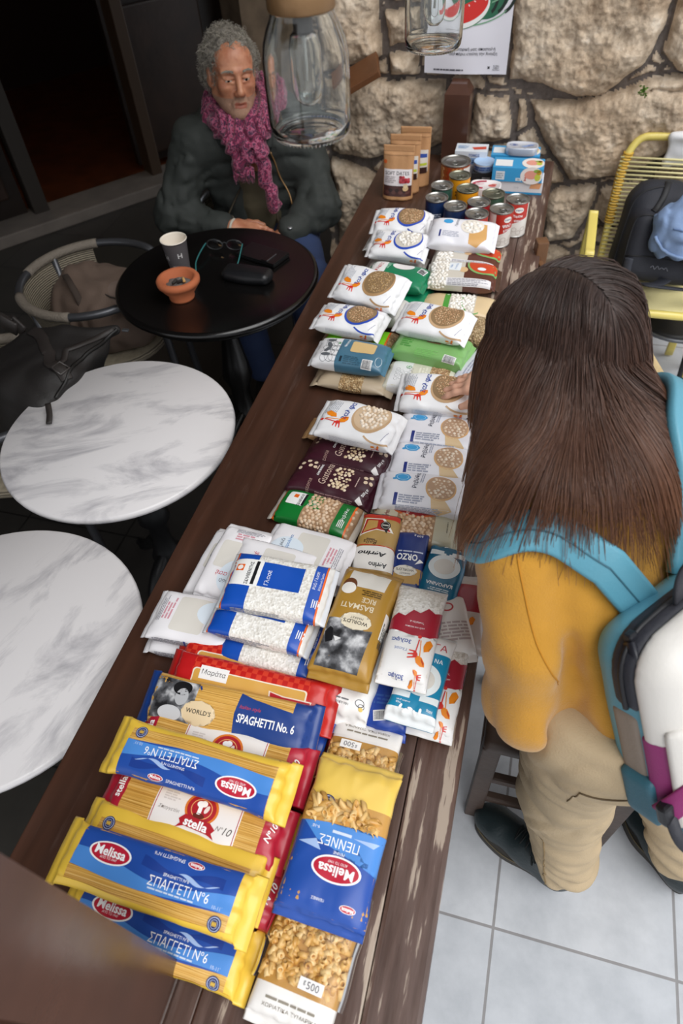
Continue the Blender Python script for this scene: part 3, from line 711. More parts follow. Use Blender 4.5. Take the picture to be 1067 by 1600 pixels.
# things on the black table (top at .746)
cu = tag(empty('paper_cup', (-1.075, 1.775, .746)), 'tall dark grey paper coffee cup with a white rim on the black table', 'cup')
MB().lathe([(.0, .004), (.0275, .004), (.028, 0), (.0295, 0), (.0305, .012), (.0395, .112), (.0405, .115), (.0415, .113), (.0405, .110), (.0395, .1115)], C('#5b5759', .55), n=40, cap=False).build('cup_wall', cu)
MB().lathe([(.0, .006), (.028, .006), (.0388, .111), (.0395, .1155), (.0412, .1165), (.0418, .114), (.0408, .112)], C('#efe6d8', .6), n=40, cap=False).build('cup_liner', cu)
MB().lathe([(.0290, .0005), (.0300, .0005), (.0312, .013), (.0302, .013)], C('#e6e2df', .6), n=40, cap=False).build('base_band', cu)
def cone_map(x, y):
    r = .0305 + (y - .012) * .09; a = -1.45 + x / .035; N = np.c_[np.cos(a), np.sin(a), 0 * a - .09]
    return np.c_[np.cos(a) * r, np.sin(a) * r, y], N
decals_mesh('printed_letters', cu, [T('H', -.022, .066, h=.016, m='#d9d7d6', bold=.02), T('H', .022, .074, h=.016, m='#d9d7d6', bold=.02), Rr(-.003, .03, .010, .012, '#b8483f'), Rr(.008, .031, .010, .012, '#3f6fb0'), FL(.0025, .039, .02, .006, '#c9c2c0', n=1)], cone_map, off=.0003)
at_ = tag(empty('clay_ashtray', (-1.012, 1.640, .746)), 'terracotta ashtray bowl full of ash on the black table', 'ashtray')
at_.scale = (1.1, 1.1, 1.1)
TER = C('#b5653f', .8, bump=.2, bscale=80, vary=.12)
MB().lathe([(0, 0), (.034, 0), (.036, .006), (.033, .012), (.05, .034), (.054, .044), (.059, .046), (.060, .056), (.056, .062), (.049, .064), (.044, .060), (.036, .044), (.02, .036), (0, .035)], TER, n=48, cap=False).build('bowl', at_)
s = SDF().ell((0, 0, .034), (.036, .036, .018), .01).disp(lambda X, Y, Z: .004 * fbm(X * 90, Y * 90, Z * 90, 3, 3))
sdf_obj(s, 'ash', (-.045, -.045, .01), (.045, .045, .065), .003, C('#6f6a66', .95, bump=.8, bscale=200, vary=.4), at_)
for k, (x, y, a, c) in enumerate(((.012, -.012, .6, '#2a2523'), (.02, -.004, 2.2, '#c99a5e'), (-.002, -.016, 1.2, '#33302d'))):
    MB().tube([(x - .008 * math.cos(a), y - .008 * math.sin(a), .056), (x + .008 * math.cos(a), y + .008 * math.sin(a), .060)], .004, C(c, .9), n=8).build('cigarette_end', at_)
gl = tag(empty('eyeglasses', (-.985, 1.93, .746), (0, 0, .12)), 'folded-out reading glasses with teal temples on the black table', 'glasses')
TEAL = C('#2f6f70', .4); LENS = C('#1d2224', .05, spec=.8)
for sx_ in (-1, 1):
    MB().tube([Vector((sx_ * .034 + .027 * math.cos(a) , .004, .021 + .017 * math.sin(a))) for a in [2 * math.pi * i / 24 for i in range(24)]], .0016, C('#3a3c3e', .3), n=6, closed=True).build('rim', gl)
    glm, gt, gb = newmat('lens'); gb.inputs['Transmission Weight'].default_value = 1; gb.inputs['Roughness'].default_value = .02; gb.inputs['IOR'].default_value = 1.15
    MB().add([(sx_ * .034 + .0265 * math.cos(2 * math.pi * i / 24), .004 + dy, .021 + .0165 * math.sin(2 * math.pi * i / 24)) for dy in (-.0006, .0006) for i in range(24)], [tuple(range(24)), tuple(reversed(range(24, 48)))] + [(i, i + 24, (i + 1) % 24 + 24, (i + 1) % 24) for i in range(24)], glm).build('lens', gl)
    MB().tube(spline([(sx_ * .063, .002, .026), (sx_ * .068, -.05, .022), (sx_ * .070, -.10, .013), (sx_ * .060, -.138, .004)], 6), .0022, TEAL, n=6).build('temple', gl)
MB().tube(spline([(-.009, .004, .024), (0, .006, .028), (.009, .004, .024)], 4), .0015, C('#3a3c3e', .3), n=6).build('bridge', gl)
wl = tag(empty('phone_case', (-.845, 1.915, .746), (0, 0, -.32)), 'closed black leather phone wallet on the black table near the man', 'phone case')
MB().box((0, 0, .004), (.155, .085, .005), C('#0f0f10', .35), bev=.002).box((0, 0, .0125), (.155, .085, .005), C('#111112', .35), bev=.002).build('cover', wl)
MB().box((0, 0, .0085), (.148, .079, .005), C('#5a5b5e', .3, metal=.4), bev=.001).build('phone', wl)
MB().box((.035, -.012, .016), (.022, .055, .003), C('#0f0f10', .35), bev=.001).box((.047, -.012, .0165), (.0015, .05, .003), SILV).build('clasp', wl)
gc = tag(empty('glasses_case', (-.845, 1.775, .746), (0, 0, -.05)), 'black hard glasses case with a small grey mark on the black table', 'case')
s = SDF().box((0, 0, .0185), (.08, .034, .0182), .018, .01).ell((0, 0, .014), (.083, .036, .0235), .01)
sdf_obj(s, 'shell', (-.09, -.045, -.01), (.09, .045, .05), .004, C('#131417', .42), gc, smooth=2)
MB().tube([(.0815 * math.cos(a), .0350 * math.sin(a), .016) for a in [2 * math.pi * i / 40 for i in range(40)]], .0012, C('#050506', .4), n=5, closed=True).build('seam', gc)
MB().box((-.01, .004, .0373), (.016, .012, .0006), C('#6a6c70', .4)).build('maker_mark', gc)
# ------------------------------------------------------------------ packets of dry food
def pattern(name, fn, rough=.4):
    if name in _m: return _m[name]
    m, t, b = newmat(name); b.inputs['Roughness'].default_value = rough; uv = t.nodes.new('ShaderNodeTexCoord'); fn(t, b, uv); _m[name] = m; return m
def _nz(t, uv, sc, scale, det=4, co='UV'):
    mp = t.nodes.new('ShaderNodeMapping'); mp.inputs['Scale'].default_value = sc; n = t.nodes.new('ShaderNodeTexNoise'); n.inputs['Scale'].default_value = scale; n.inputs['Detail'].default_value = det
    t.links.new(uv.outputs[co], mp.inputs[0]); t.links.new(mp.outputs[0], n.inputs['Vector']); return n
def _rp(t, src, stops):
    r = t.nodes.new('ShaderNodeValToRGB'); e = r.color_ramp.elements
    e[0].position, e[0].color = stops[0][0], lin(stops[0][1]); e[1].position, e[1].color = stops[-1][0], lin(stops[-1][1])
    for p, c in stops[1:-1]: q = e.new(p); q.color = lin(c)
    t.links.new(src, r.inputs[0]); return r
def _bp(t, b, src, st=.5, d=.002):
    q = t.nodes.new('ShaderNodeBump'); q.inputs['Strength'].default_value = st; q.inputs['Distance'].default_value = d; t.links.new(src, q.inputs['Height']); t.links.new(q.outputs[0], b.inputs['Normal'])
def f_spag(t, b, uv):
    n = _nz(t, uv, (4, 620, 620), 1, 2); r = _rp(t, n.outputs['Fac'], [(.3, '#b07b2c'), (.5, '#d9a54c'), (.7, '#edc678')]); t.links.new(r.outputs[0], b.inputs['Base Color']); _bp(t, b, n.outputs['Fac'], .6, .002); b.inputs['Coat Weight'].default_value = .35; b.inputs['Coat Roughness'].default_value = .2
SPAG = pattern('spaghetti', f_spag)
def f_rice(t, b, uv):
    v = t.nodes.new('ShaderNodeTexVoronoi'); v.inputs['Scale'].default_value = 260; t.links.new(uv.outputs['UV'], v.inputs['Vector'])
    r = _rp(t, v.outputs['Color'], [(.1, '#d6d1c8'), (.5, '#eeebe4'), (.9, '#fbf9f5')]); t.links.new(r.outputs[0], b.inputs['Base Color']); _bp(t, b, v.outputs['Distance'], .6, .0015); b.inputs['Coat Weight'].default_value = .4; b.inputs['Coat Roughness'].default_value = .15
RICE = pattern('rice', f_rice)
def f_photo(t, b, uv):
    n = _nz(t, uv, (1, 1, 1), 38, 9, 'Object'); r = _rp(t, n.outputs['Fac'], [(.36, '#1d1d20'), (.48, '#5f6064'), (.56, '#a9aaad'), (.66, '#dfe0e2')]); t.links.new(r.outputs[0], b.inputs['Base Color'])
PHOTO = pattern('mono_print', f_photo)
def f_plaid(t, b, uv):
    mp = t.nodes.new('ShaderNodeMapping'); mp.inputs['Scale'].default_value = (1, 1, 1); c = t.nodes.new('ShaderNodeTexChecker'); c.inputs['Scale'].default_value = 110
    c.inputs['Color1'].default_value = lin('#c0201c'); c.inputs['Color2'].default_value = lin('#d8402c'); t.links.new(uv.outputs['UV'], c.inputs['Vector']); t.links.new(c.outputs['Color'], b.inputs['Base Color']); b.inputs['Roughness'].default_value = .28
PLAID = pattern('red_check', f_plaid)
def f_grain(c1, c2, c3, sc):
    def f(t, b, uv):
        v = t.nodes.new('ShaderNodeTexVoronoi'); v.inputs['Scale'].default_value = sc; t.links.new(uv.outputs['UV'], v.inputs['Vector'])
        r = _rp(t, v.outputs['Color'], [(.15, c1), (.5, c2), (.85, c3)]); t.links.new(r.outputs[0], b.inputs['Base Color']); _bp(t, b, v.outputs['Distance'], .9, .003)
    return f
LENT = pattern('lentil_bed', f_grain('#7d6446', '#a88a62', '#cdb48c', 190)); CHIB = C('#a58262', .6); ORZB = pattern('orzo_bed', f_grain('#b98f4a', '#d9b06a', '#ecd09a', 240))
OATS = pattern('meal_bed', f_grain('#cfae76', '#e6cd98', '#f1e0b9', 230)); BEANB = C('#cfc8bc', .5)
CLEAR = None
def film_mat():
    m, t, b = newmat('clear_film'); o = t.nodes['Material Output']; tr = t.nodes.new('ShaderNodeBsdfTransparent'); g = t.nodes.new('ShaderNodeBsdfGlossy'); g.inputs['Roughness'].default_value = .12
    f = t.nodes.new('ShaderNodeFresnel'); f.inputs['IOR'].default_value = 1.45; mx = t.nodes.new('ShaderNodeMixShader')
    t.links.new(f.outputs[0], mx.inputs[0]); t.links.new(tr.outputs[0], mx.inputs[1]); t.links.new(g.outputs[0], mx.inputs[2]); t.links.new(mx.outputs[0], o.inputs['Surface']); return m
FILM = film_mat()

class Pack:
    def __init__(s, name, label, cat, c, L, W, T, yaw=0, tilt=0, pitch=0, base='#f1f0ee', bands=(), prints=(), style='bag', fin=.010, finmat=None, droop=(.3, .3), wr=1.0, seed=1, group=None, flip=False, flare=.03, part='wrapper'):
        s.L, s.W, s.T = L, W, T
        a = math.radians(yaw + (180 if flip else 0)); tl = math.radians(-tilt if flip else tilt); pt = math.radians(-pitch if flip else pitch)
        Rm = Matrix.Rotation(a, 4, 'Z') @ Matrix.Rotation(tl, 4, 'X') @ Matrix.Rotation(pt, 4, 'Y')
        org = Vector(c) - Rm @ Vector((0, 0, T))
        s.o = tag(empty(name, org, Rm.to_euler()), label, cat, group)
        p, q, n = {'bag': (5.0, 2.4, 3.6), 'brick': (9, 2.6, 5.5), 'pillow': (2.8, 1.9, 2.5), 'spag': (14, 2.6, 2.9)}[style]
        xs = set(np.linspace(-.94, .94, 27) * L / 2); 
        for k in (.965, .98, .99, .996, 1.0): xs |= {k * L / 2, -k * L / 2}
        for b0, b1, _ in bands:
            for e in (b0, b1):
                if abs(e) < L / 2: xs.add(e)
        xs = sorted(xs); ys = []
        for x in xs:
            if not ys or x - ys[-1] > 2e-5: ys.append(x)
        xs = np.array([-L / 2 - fin, -L / 2 - fin * .5] + ys + [L / 2 + fin * .5, L / 2 + fin]); NS = 72
        s.xs = xs; G = np.zeros((len(xs), NS + 1, 3)); per = np.zeros(len(xs))
        th = np.linspace(-math.pi / 2, 1.5 * math.pi, 721)      # starts and ends at the seam underneath
        for i, x in enumerate(xs):
            t = min(1, abs(x) / (L / 2)); e = (1 - t ** p) ** (1 / q) if t < 1 else 0
            b = max(T / 2 * e, .0011); aa = W / 2 * (1 + flare * (1 - e) - (.02 if style == 'spag' else 0) * e)
            nn = n if t < 1 else 8
            cc, ss = np.cos(th), np.sin(th)
            y = aa * np.sign(cc) * np.abs(cc) ** (2 / nn); z = b * np.sign(ss) * np.abs(ss) ** (2 / nn)
            dl = np.r_[0, np.cumsum(np.hypot(np.diff(y), np.diff(z)))]; per[i] = dl[-1]; u = np.linspace(0, dl[-1], NS + 1)
            y, z = np.interp(u, dl, y), np.interp(u, dl, z)
            over = max(0, abs(x) - L / 2); sg = 0 if x < 0 else 1
            zc = T / 2 * (.92 if style != 'spag' else 1) - over * math.tan(droop[sg]) if over > 0 else T / 2
            G[i, :, 0] = x if over == 0 else math.copysign(L / 2 + over * math.cos(droop[sg]), x); G[i, :, 1] = y; G[i, :, 2] = z + zc
        # creases: slack film near the seals and soft dents elsewhere
        N = s._normals(G); X, Y, Z = G[..., 0], G[..., 1], G[..., 2]; ed = np.clip((np.abs(X) / (L / 2) - .55) / .45, 0, 1)
        inside = (np.abs(X) < L / 2).astype(float)
        d = .0016 * vnoise(X * 26 + seed * 3.1, Y * 26, Z * 26, seed) + .0022 * ed ** 2 * vnoise(X * 26, Y * 95 + seed, Z * 95, seed + 5) + .0009 * ed * vnoise(X * 70, Y * 160, Z * 160, seed + 8)
        d += .0012 * np.abs(vnoise(X * 30 + Y * 34 + seed, Y * 9 - X * 8, Z * 20, seed + 3)) * -1
        fw = (1 - inside) * .0022 * vnoise(X * 5, Y * 60 + seed, 0 * X, seed + 2)
        G = G + N * (d * inside * wr)[..., None]; G[..., 2] += fw * wr
        lowz = G[..., 2] < .002; G[..., 2] = np.where(lowz, .002 + (G[..., 2] - .002) * .15, G[..., 2])
        G[:, -1] = G[:, 0] = (G[:, 0] + G[:, -1]) / 2
        s.G, s.per, s.NS = G, per, NS; s.N = s._normals(G)
        # mesh
        mb = MB(); me_m = []
        nx = len(xs); V = G[:, :NS].reshape(-1, 3); F = []; uv = []
        bm_ = C(base, .33, coat=.1) if isinstance(base, str) else base; fm = bm_ if finmat is None else (foil(finmat) if isinstance(finmat, str) else finmat)
        mats = [bm_]; mi = []
        def slot(m):
            m = foil(m) if isinstance(m, str) else m
            if m not in mats: mats.append(m)
            return mats.index(m)
        for i in range(nx - 1):
            xm = (xs[i] + xs[i+1]) / 2; k = 0
            if abs(xm) > L / 2: k = slot(fm)
            for b0, b1, m_ in bands:
                if b0 - 1e-6 <= xm <= b1 + 1e-6 or (abs(xm) > L / 2 and finmat is None and ((b0 < -L / 2 + 1e-4 and xm < 0) or (b1 > L / 2 - 1e-4 and xm > 0))): k = slot(m_)
            for j in range(NS):
                F.append((i * NS + j, i * NS + (j + 1) % NS, (i + 1) * NS + (j + 1) % NS, (i + 1) * NS + j)); mi.append(k)
                vv = [(jj / NS - .5) * per[ii] for ii, jj in ((i, j), (i, j + 1), (i + 1, j + 1), (i + 1, j))]
                uv += [(xs[i], vv[0]), (xs[i], vv[1]), (xs[i+1], vv[2]), (xs[i+1], vv[3])]
        F.append(tuple(range(NS))); mi.append(0); uv += [(0, 0)] * NS
        F.append(tuple((nx - 1) * NS + k for k in reversed(range(NS)))); mi.append(0); uv += [(0, 0)] * NS
        me = bpy.data.meshes.new(part); me.from_pydata(V.tolist(), [], F)
        for m_ in mats: me.materials.append(m_)
        me.polygons.foreach_set('material_index', mi); me.polygons.foreach_set('use_smooth', [True] * len(F))
        ul = me.uv_layers.new(name='UVMap'); ul.data.foreach_set('uv', np.array(uv, np.float32).ravel()); me.update()
        bmx = bmesh.new(); bmx.from_mesh(me); bmesh.ops.recalc_face_normals(bmx, faces=bmx.faces); bmx.to_mesh(me); bmx.free()
        s.body = link(me, part, s.o)
        if prints: decals_mesh('printed_design', s.o, prints, s.map)
    def _normals(s, G):
        dx = np.gradient(G, axis=0); dy = np.empty_like(G); dy[:, 1:-1] = G[:, 2:] - G[:, :-2]; dy[:, 0] = dy[:, -1] = G[:, 1] - G[:, -2]
        N = np.cross(dx, dy); N /= np.linalg.norm(N, axis=2, keepdims=True) + 1e-12
        mid = N.shape[1] // 2
        if N[N.shape[0] // 2, mid, 2] < 0: N = -N
        return N
    def map(s, x, v):
        x = np.asarray(x, float); v = np.asarray(v, float); xs = s.xs
        i = np.clip(np.searchsorted(xs, x) - 1, 0, len(xs) - 2); f = np.clip((x - xs[i]) / (xs[i+1] - xs[i]), 0, 1)[:, None]
        def row(i):
            # v grows towards +y
            j = (np.clip(v / s.per[i], -.498, .498) + .5) * s.NS
            if s.G[len(xs) // 2, s.NS // 4, 1] > 0: j = s.NS - j
            k = np.clip(np.floor(j).astype(int), 0, s.NS - 1); g = (j - k)[:, None]
            return s.G[i, k] * (1 - g) + s.G[i, k + 1] * g, s.N[i, k] * (1 - g) + s.N[i, k + 1] * g
        p0, n0 = row(i); p1, n1 = row(i + 1); Nn = n0 * (1 - f) + n1 * f
        return p0 * (1 - f) + p1 * f, Nn / (np.linalg.norm(Nn, axis=1, keepdims=True) + 1e-9)
    def grains(s, name, reg, size, hexes, asp=(1, 1, 1), sink=.16, jit=.3, seed=1, sub=1, shape='rect'):
        """single beans seen through the window"""
        x0, x1, v0, v1 = reg; rr = np.random.RandomState(seed); st = size * .93
        pts = []
        r = 0; y = v0 + st / 2
        while y < v1 - st * .3:
            x = x0 + st / 2 + (st / 2 if r % 2 else 0)
            while x < x1 - st * .3:
                px, py = x + rr.uniform(-jit, jit) * st * .5, y + rr.uniform(-jit, jit) * st * .5
                if shape == 'rect' or ((px - (x0 + x1) / 2) / ((x1 - x0) / 2)) ** 2 + ((py - (v0 + v1) / 2) / ((v1 - v0) / 2)) ** 2 < 1: pts.append((px, py))
                x += st
            y += st * .87; r += 1
        pts = np.array(pts); P, N = s.map(pts[:, 0], pts[:, 1])
        bm = bmesh.new(); bmesh.ops.create_icosphere(bm, subdivisions=sub + 1, radius=size / 2); bv = np.array([v.co for v in bm.verts]); bf = [tuple(v.index for v in f.verts) for f in bm.faces]; bm.free()
        if asp == (1, 1, 1): bv = bv * (1 + .06 * np.sin(bv[:, :1] / size * 9)); 
        mb = MB(); ms = [C(h, .5, coat=.25) for h in hexes]
        for k in range(len(pts)):
            q = Euler(rr.uniform(-.5, .5, 3) + np.array([0, 0, rr.uniform(0, 6.28)])).to_matrix()
            n = Vector(N[k]); M3 = np.array(n.to_track_quat('Z', 'Y').to_matrix() @ q)
            mb.add((bv * np.array(asp) * rr.uniform(.88, 1.08)) @ M3.T + P[k] - N[k] * size * asp[2] * sink * rr.uniform(.6, 1.3), bf, ms[rr.randint(len(ms))])
        o = mb.build(name, s.o); o['kind'] = 'stuff'; return o
    def tubes(s, name, reg, ln, rad, hexes, seed=1, cut=0.0, rise=.3, count=None):
        x0, x1, v0, v1 = reg; rr = np.random.RandomState(seed); mb = MB(); ms = [C(h, .4, coat=.2) for h in hexes]
        n = count or int((x1 - x0) * (v1 - v0) / (ln * rad * 2) * 2.1)
        pts = np.c_[rr.uniform(x0, x1, n), rr.uniform(v0, v1, n)]; P, N = s.map(pts[:, 0], pts[:, 1])
        for k in range(n):
            nn = Vector(N[k]); a = rr.uniform(0, 6.28); d = Vector((math.cos(a), math.sin(a), 0)); d = (d - nn * d.dot(nn)).normalized()
            if rr.rand() < .34: d = (d + nn * rr.uniform(.6, 1.6)).normalized()
            else: d = (d + nn * rr.uniform(-.15, .25)).normalized()
            e1 = d.orthogonal().normalized(); e2 = d.cross(e1); c0 = Vector(P[k]) + nn * rad * rr.uniform(-.5, rise); V = []; F = []; M = 12
            for t_, r_ in ((-.5, rad), (.5, rad), (.5, rad * .68), (-.5, rad * .68)):
                for i in range(M):
                    b = 2 * math.pi * i / M; V.append(c0 + d * (ln * t_ + cut * rad * math.cos(b) * (1 if t_ > 0 else 1)) + (e1 * math.cos(b) + e2 * math.sin(b)) * r_)
            for q in range(4):
                for i in range(M): F.append((q*M+i, q*M+(i+1) % M, ((q+1) % 4)*M+(i+1) % M, ((q+1) % 4)*M+i))
            mb.add(V, F, ms[rr.randint(len(ms))])
        o = mb.build(name, s.o); o['kind'] = 'stuff'; return o
    def film(s, x0, x1, off=.006, vmax=.9):
        i = [k for k, x in enumerate(s.xs) if x0 <= x <= x1]; js = [j for j in range(s.NS + 1) if abs(j / s.NS - .5) * 2 < vmax * .62]
        P = s.G[np.ix_(i, js)] + s.N[np.ix_(i, js)] * (off + .0015 * vnoise(s.G[np.ix_(i, js)][..., 0] * 60, s.G[np.ix_(i, js)][..., 1] * 60, 0 * s.G[np.ix_(i, js)][..., 0], 3))[..., None]
        V = P.reshape(-1, 3); n = len(js); F = [(a*n+b, (a+1)*n+b, (a+1)*n+b+1, a*n+b+1) for a in range(len(i)-1) for b in range(n-1)]
        MB().add(V, F, FILM).build('clear_window', s.o)

# ---- designs
BLUE = '#2450a8'; LBLUE = '#4f8fdc'; YEL = '#f2c94a'; NAVY = '#1f2c66'; RED = '#c41f33'
def wavy(x0, x1, va, vb, wa, wb, m, l=1, n=24, ph=0):
    up = [(x0 + (x1 - x0) * i / n, vb + wb * math.sin(math.pi * 2 * i / n + ph)) for i in range(n + 1)]
    dn = [(x0 + (x1 - x0) * i / n, va + wa * math.sin(math.pi * 2 * i / n + ph + 1)) for i in range(n, -1, -1)]
    V = np.array(up + dn); F = [(i, i + 1, 2*n - i, 2*n + 1 - i) for i in range(n)]
    return [(V, F, m, l)]
def melissa_oval(x, v, w, h, rot=0, l=4, sub=True):
    d = E(x, v, w / 2, h / 2, '#ffffff', rot, l) + E(x, v, w * .455, h * .43, '#c01d38', rot, l + 1)
    a = math.radians(rot); up = (-math.sin(a), math.cos(a))
    d += T('Melissa', x + up[0] * h * .06, v + up[1] * h * .06, w=w * .72, rot=rot, l=l + 2, bold=.025)
    if sub: d += T('ΑΠΟ ΤΟ 1947', x - up[0] * h * .24, v - up[1] * h * .24, w=w * .4, rot=rot, l=l + 2)
    return d
def round_seal(x, v, r, l=4):
    d = E(x, v, r, r, NAVY, l=l) + RING(x, v, r * .86, r * .86, r * .1, '#b9c3e0', l=l + 1) + RING(x, v, r * .55, r * .55, r * .06, '#b9c3e0', l=l + 1)
    for k in (-1, 0, 1): d += E(x + k * r * .24, v, r * .11, r * .3, '#e0b94a', l=l + 2)
    return d
def melissa(dv=0.0):
    p = [wavy(-.118, .119, -.022, .037, .003, .003, BLUE, 1), wavy(-.118, .119, -.0225, -.004, .003, .008, LBLUE, 2, ph=1.2)]
    p += [wavy(-.02, .10, .004, .012, .003, .006, '#1d3f92', 2, ph=2), wavy(.035, .095, .003, .005, .004, .004, '#a9c3ee', 3, ph=.5)]
    p += [wavy(-.13, .13, .049, .070, .002, .006, YEL, 2, ph=2), wavy(-.13, .13, -.060, -.040, .003, .002, YEL, 2, ph=1)]
    p += [melissa_oval(-.068, .005, .064, .028), T('ΣΠΑΓΓΕΤΙ Nº6', .042, -.0095, w=.088, h=.0120), T('SPAGHETTI Nº6', .034, .0015, w=.038), FL(.035, -.0185, .07, .0035, '#d6e2f4', n=1), T('SPAGHETTI Nº6', .014, .023, w=.046, rot=180), melissa_oval(.054, .0225, .024, .009, 180, sub=False), T('10-11΄', .1, -.016, h=.0045, rot=0, m='#d6e2f4'), round_seal(.103, -.0335, .0095)]
    return [[(V + np.array([0, dv]), F, m, l) for V, F, m, l in q] for q in p]
MBANDS = [(-.14, -.119, YEL), (.119, .14, YEL)]
def stella():
    p = [Rr(.006, 0, .135, .105, '#f1ece9'), Rr(-.059, 0, .0012, .104, '#b5323f', l=2), Rr(.071, 0, .0012, .104, '#b5323f', l=2)]
    p += [E(.012, .006, .026, .022, '#e07c2c', l=2), E(.012, .006, .0225, .019, '#b3202c', l=3), RING(.012, .006, .0165, .014, .0012, '#f0b070', l=4)]
    p += [E(.009, .012, .006, .0045, '#fff', l=5), E(.0135, .0135, .005, .0045, '#fff', l=5), Rr(.010, .004, .006, .012, '#fff', l=5), E(.020, .007, .003, .006, '#f3e4dc', rot=-20, l=5), E(.011, -.004, .009, .004, '#6b2a20', l=5)]
    p += [PG([(-.028, -.006), (-.02, .002), (.02, -.001), (.03, -.008), (.026, -.013), (.032, -.02), (.02, -.016), (-.018, -.013), (-.03, -.018), (-.024, -.011)], '#b3202c', .012, -.008, l=6), T('stella', .012, -.0155, w=.038, h=.012, rot=-4, bold=.03, l=7)]
    p += [T('Σπαγγετίνι', -.036, -.006, w=.034, m='#8e8580', it=.3), T('Nº', .047, -.012, w=.011, m='#7c7069', it=.3), T('10', .06, -.013, w=.013, m='#4d443f', it=.3), FL(-.037, .012, .026, .014, '#d8d1ce', n=4, seed=5)]
    p += [T('stella', -.123, .004, w=.03, rot=90, l=3, bold=.02), T('Nº10', .121, .004, w=.028, rot=75, l=3, bold=.02, it=.2)]
    return p
SBANDS = [(-.14, -.113, '#b8243a'), (.108, .14, '#b8243a')]
SP = dict(cat='pasta packet', L=.268, W=.082, T=.034, style='spag', base=SPAG, fin=.017, flare=.08, wr=1.3)
def spag(label, c, yaw, prints, bands, finmat, tilt=0, **k):
    q = dict(SP); q.update(k); return Pack('spaghetti_packet', label, q.pop('cat'), c, q.pop('L'), q.pop('W'), q.pop('T'), yaw, tilt, bands=bands, prints=prints, finmat=finmat, **q)
G1 = 'spaghetti packets piled on the table'
spag('blue and yellow spaghetti packet at the bottom of the pile, nearest the wooden post', (-.345, .078, .795), -2.4, melissa(.0), MBANDS, YEL, seed=11, group=G1)
spag('red-ended spaghetti packet under the front packets, only its red right end showing', (-.325, .160, .795), -2, stella(), SBANDS, '#b8243a', seed=12, group=G1)
spag('yellow-ended spaghetti packet under the pile, its right end showing by the penne', (-.322, .240, .795), -2, melissa(), MBANDS, YEL, seed=13, group=G1, flip=True)
spag('red spaghetti packet low in the pile, its shiny red end beside the macaroni bag', (-.315, .322, .795), -1, [], [(.10, .14, '#b01e26'), (-.14, -.1, '#b01e26')], '#b01e26', seed=14, group=G1)
spag('blue-ended spaghetti packet at the far bottom of the pile', (-.310, .405, .795), -1, [], [(.09, .14, '#1d4aa8'), (-.14, -.09, '#1d4aa8')], '#1d4aa8', seed=15, group=G1)
spag('yellow-topped spaghetti packet with a round blue seal, tucked behind the frontmost one', (-.352, .162, .834), -2.4, melissa(.020), MBANDS, YEL, seed=16, group=G1, flip=True, tilt=4)
spag('spaghetti packet with a white label and red ribbon logo, between two blue packets', (-.342, .226, .833), -1.6, stella(), SBANDS, '#b8243a', seed=17, group=G1, tilt=4)
spag('red-ended spaghetti packet with white label, half hidden behind the upside-down blue one', (-.338, .318, .838), -1, stella(), SBANDS, '#b8243a', seed=18, group=G1, tilt=6)
ws = [Rr(-.094, .002, .075, .066, PHOTO), E(-.083, .022, .016, .012, '#17171a', l=2), E(-.080, .008, .011, .014, '#b9babd', l=2), E(-.093, -.02, .02, .012, '#cfd0d3', l=2)]
ws += [E(-.045, -.012, .028, .019, '#e6cfa8', l=3, wav=.05), T("WORLD'S", -.045, -.010, w=.042, m='#1c1a18', bold=.01, l=4)]
ws += [PG([(.018, -.04), (.012, .0), (.016, .034), (.04, .028), (.1, .02), (.14, .014), (.14, -.045)], '#1d3f86', l=1), T('Italian style', .036, .012, w=.036, m='#c8414d', it=.3, l=3), T('SPAGHETTI No. 6', .066, -.005, w=.095, h=.014, l=3, bold=.02)]
ws += [PG([(-.056 + .004 * k, .03 - .006 * k) for k in range(2)] + [(-.05, .026), (-.054, .033)], '#1d3f86', l=3)]
spag('spaghetti packet with a black and white photograph and a dark blue end', (-.345, .376, .848), 1.2, ws, [(.105, .14, '#1d3f86'), (-.14, -.131, '#1d3f86')], '#1d3f86', seed=19, group=G1, tilt=13)
mr = [Rr(.0, -.005, .20, .046, '#f3e6d2', r=.006), Rr(.0, -.005, .195, .042, SPAG, r=.005, l=2), Rr(-.062, .012, .05, .022, '#f5f2f0', l=3), T('Μαράτα', -.062, .012, w=.042, m='#3a3536', l=4)]
mr += [PG([(.04, -.024), (.036, .006), (.062, .002), (.11, .002), (.106, -.024)], '#f0dccb', l=3), PG([(.042, -.022), (.039, .004), (.062, .0), (.108, .0), (.104, -.022)], '#b91d2c', l=4), T('Σπαγγέτι Νο7', .073, -.008, w=.055, l=5, bold=.015), T('Spaghetti No7', .073, -.0155, w=.03, l=5)]
spag('red spaghetti packet with a white name label, leaning at the back of the pile', (-.330, .424, .838), .6, mr, [(-.14, -.102, '#c21d20'), (.102, .14, '#c4251f')], '#b52520', tilt=16, seed=20, group=G1, base=PLAID)
mr2 = [Rr(-.01, -.005, .19, .05, '#f3e6d2', r=.006), Rr(-.01, -.005, .185, .046, SPAG, r=.005, l=2), Rr(.03, .022, .042, .016, '#f5f2f0', l=3), T('Μαράτα', .03, .022, w=.034, m='#3a3536', l=4)]
spag('red chequered spaghetti packet at the very back of the spaghetti pile', (-.338, .462, .818), .3, mr2, [], '#b5281f', tilt=20, seed=21, group=G1, base=PLAID)
spag('upside-down blue spaghetti packet on top of the pile, red oval near its right end', (-.350, .280, .871), -1.2, melissa(.010), MBANDS, YEL, seed=22, group=G1, flip=True, tilt=5)
spag('frontmost blue and yellow spaghetti packet on top, its red oval the right way up', (-.352, .126, .866), -1.2, melissa(.007), MBANDS, YEL, seed=23, group=G1, tilt=4)

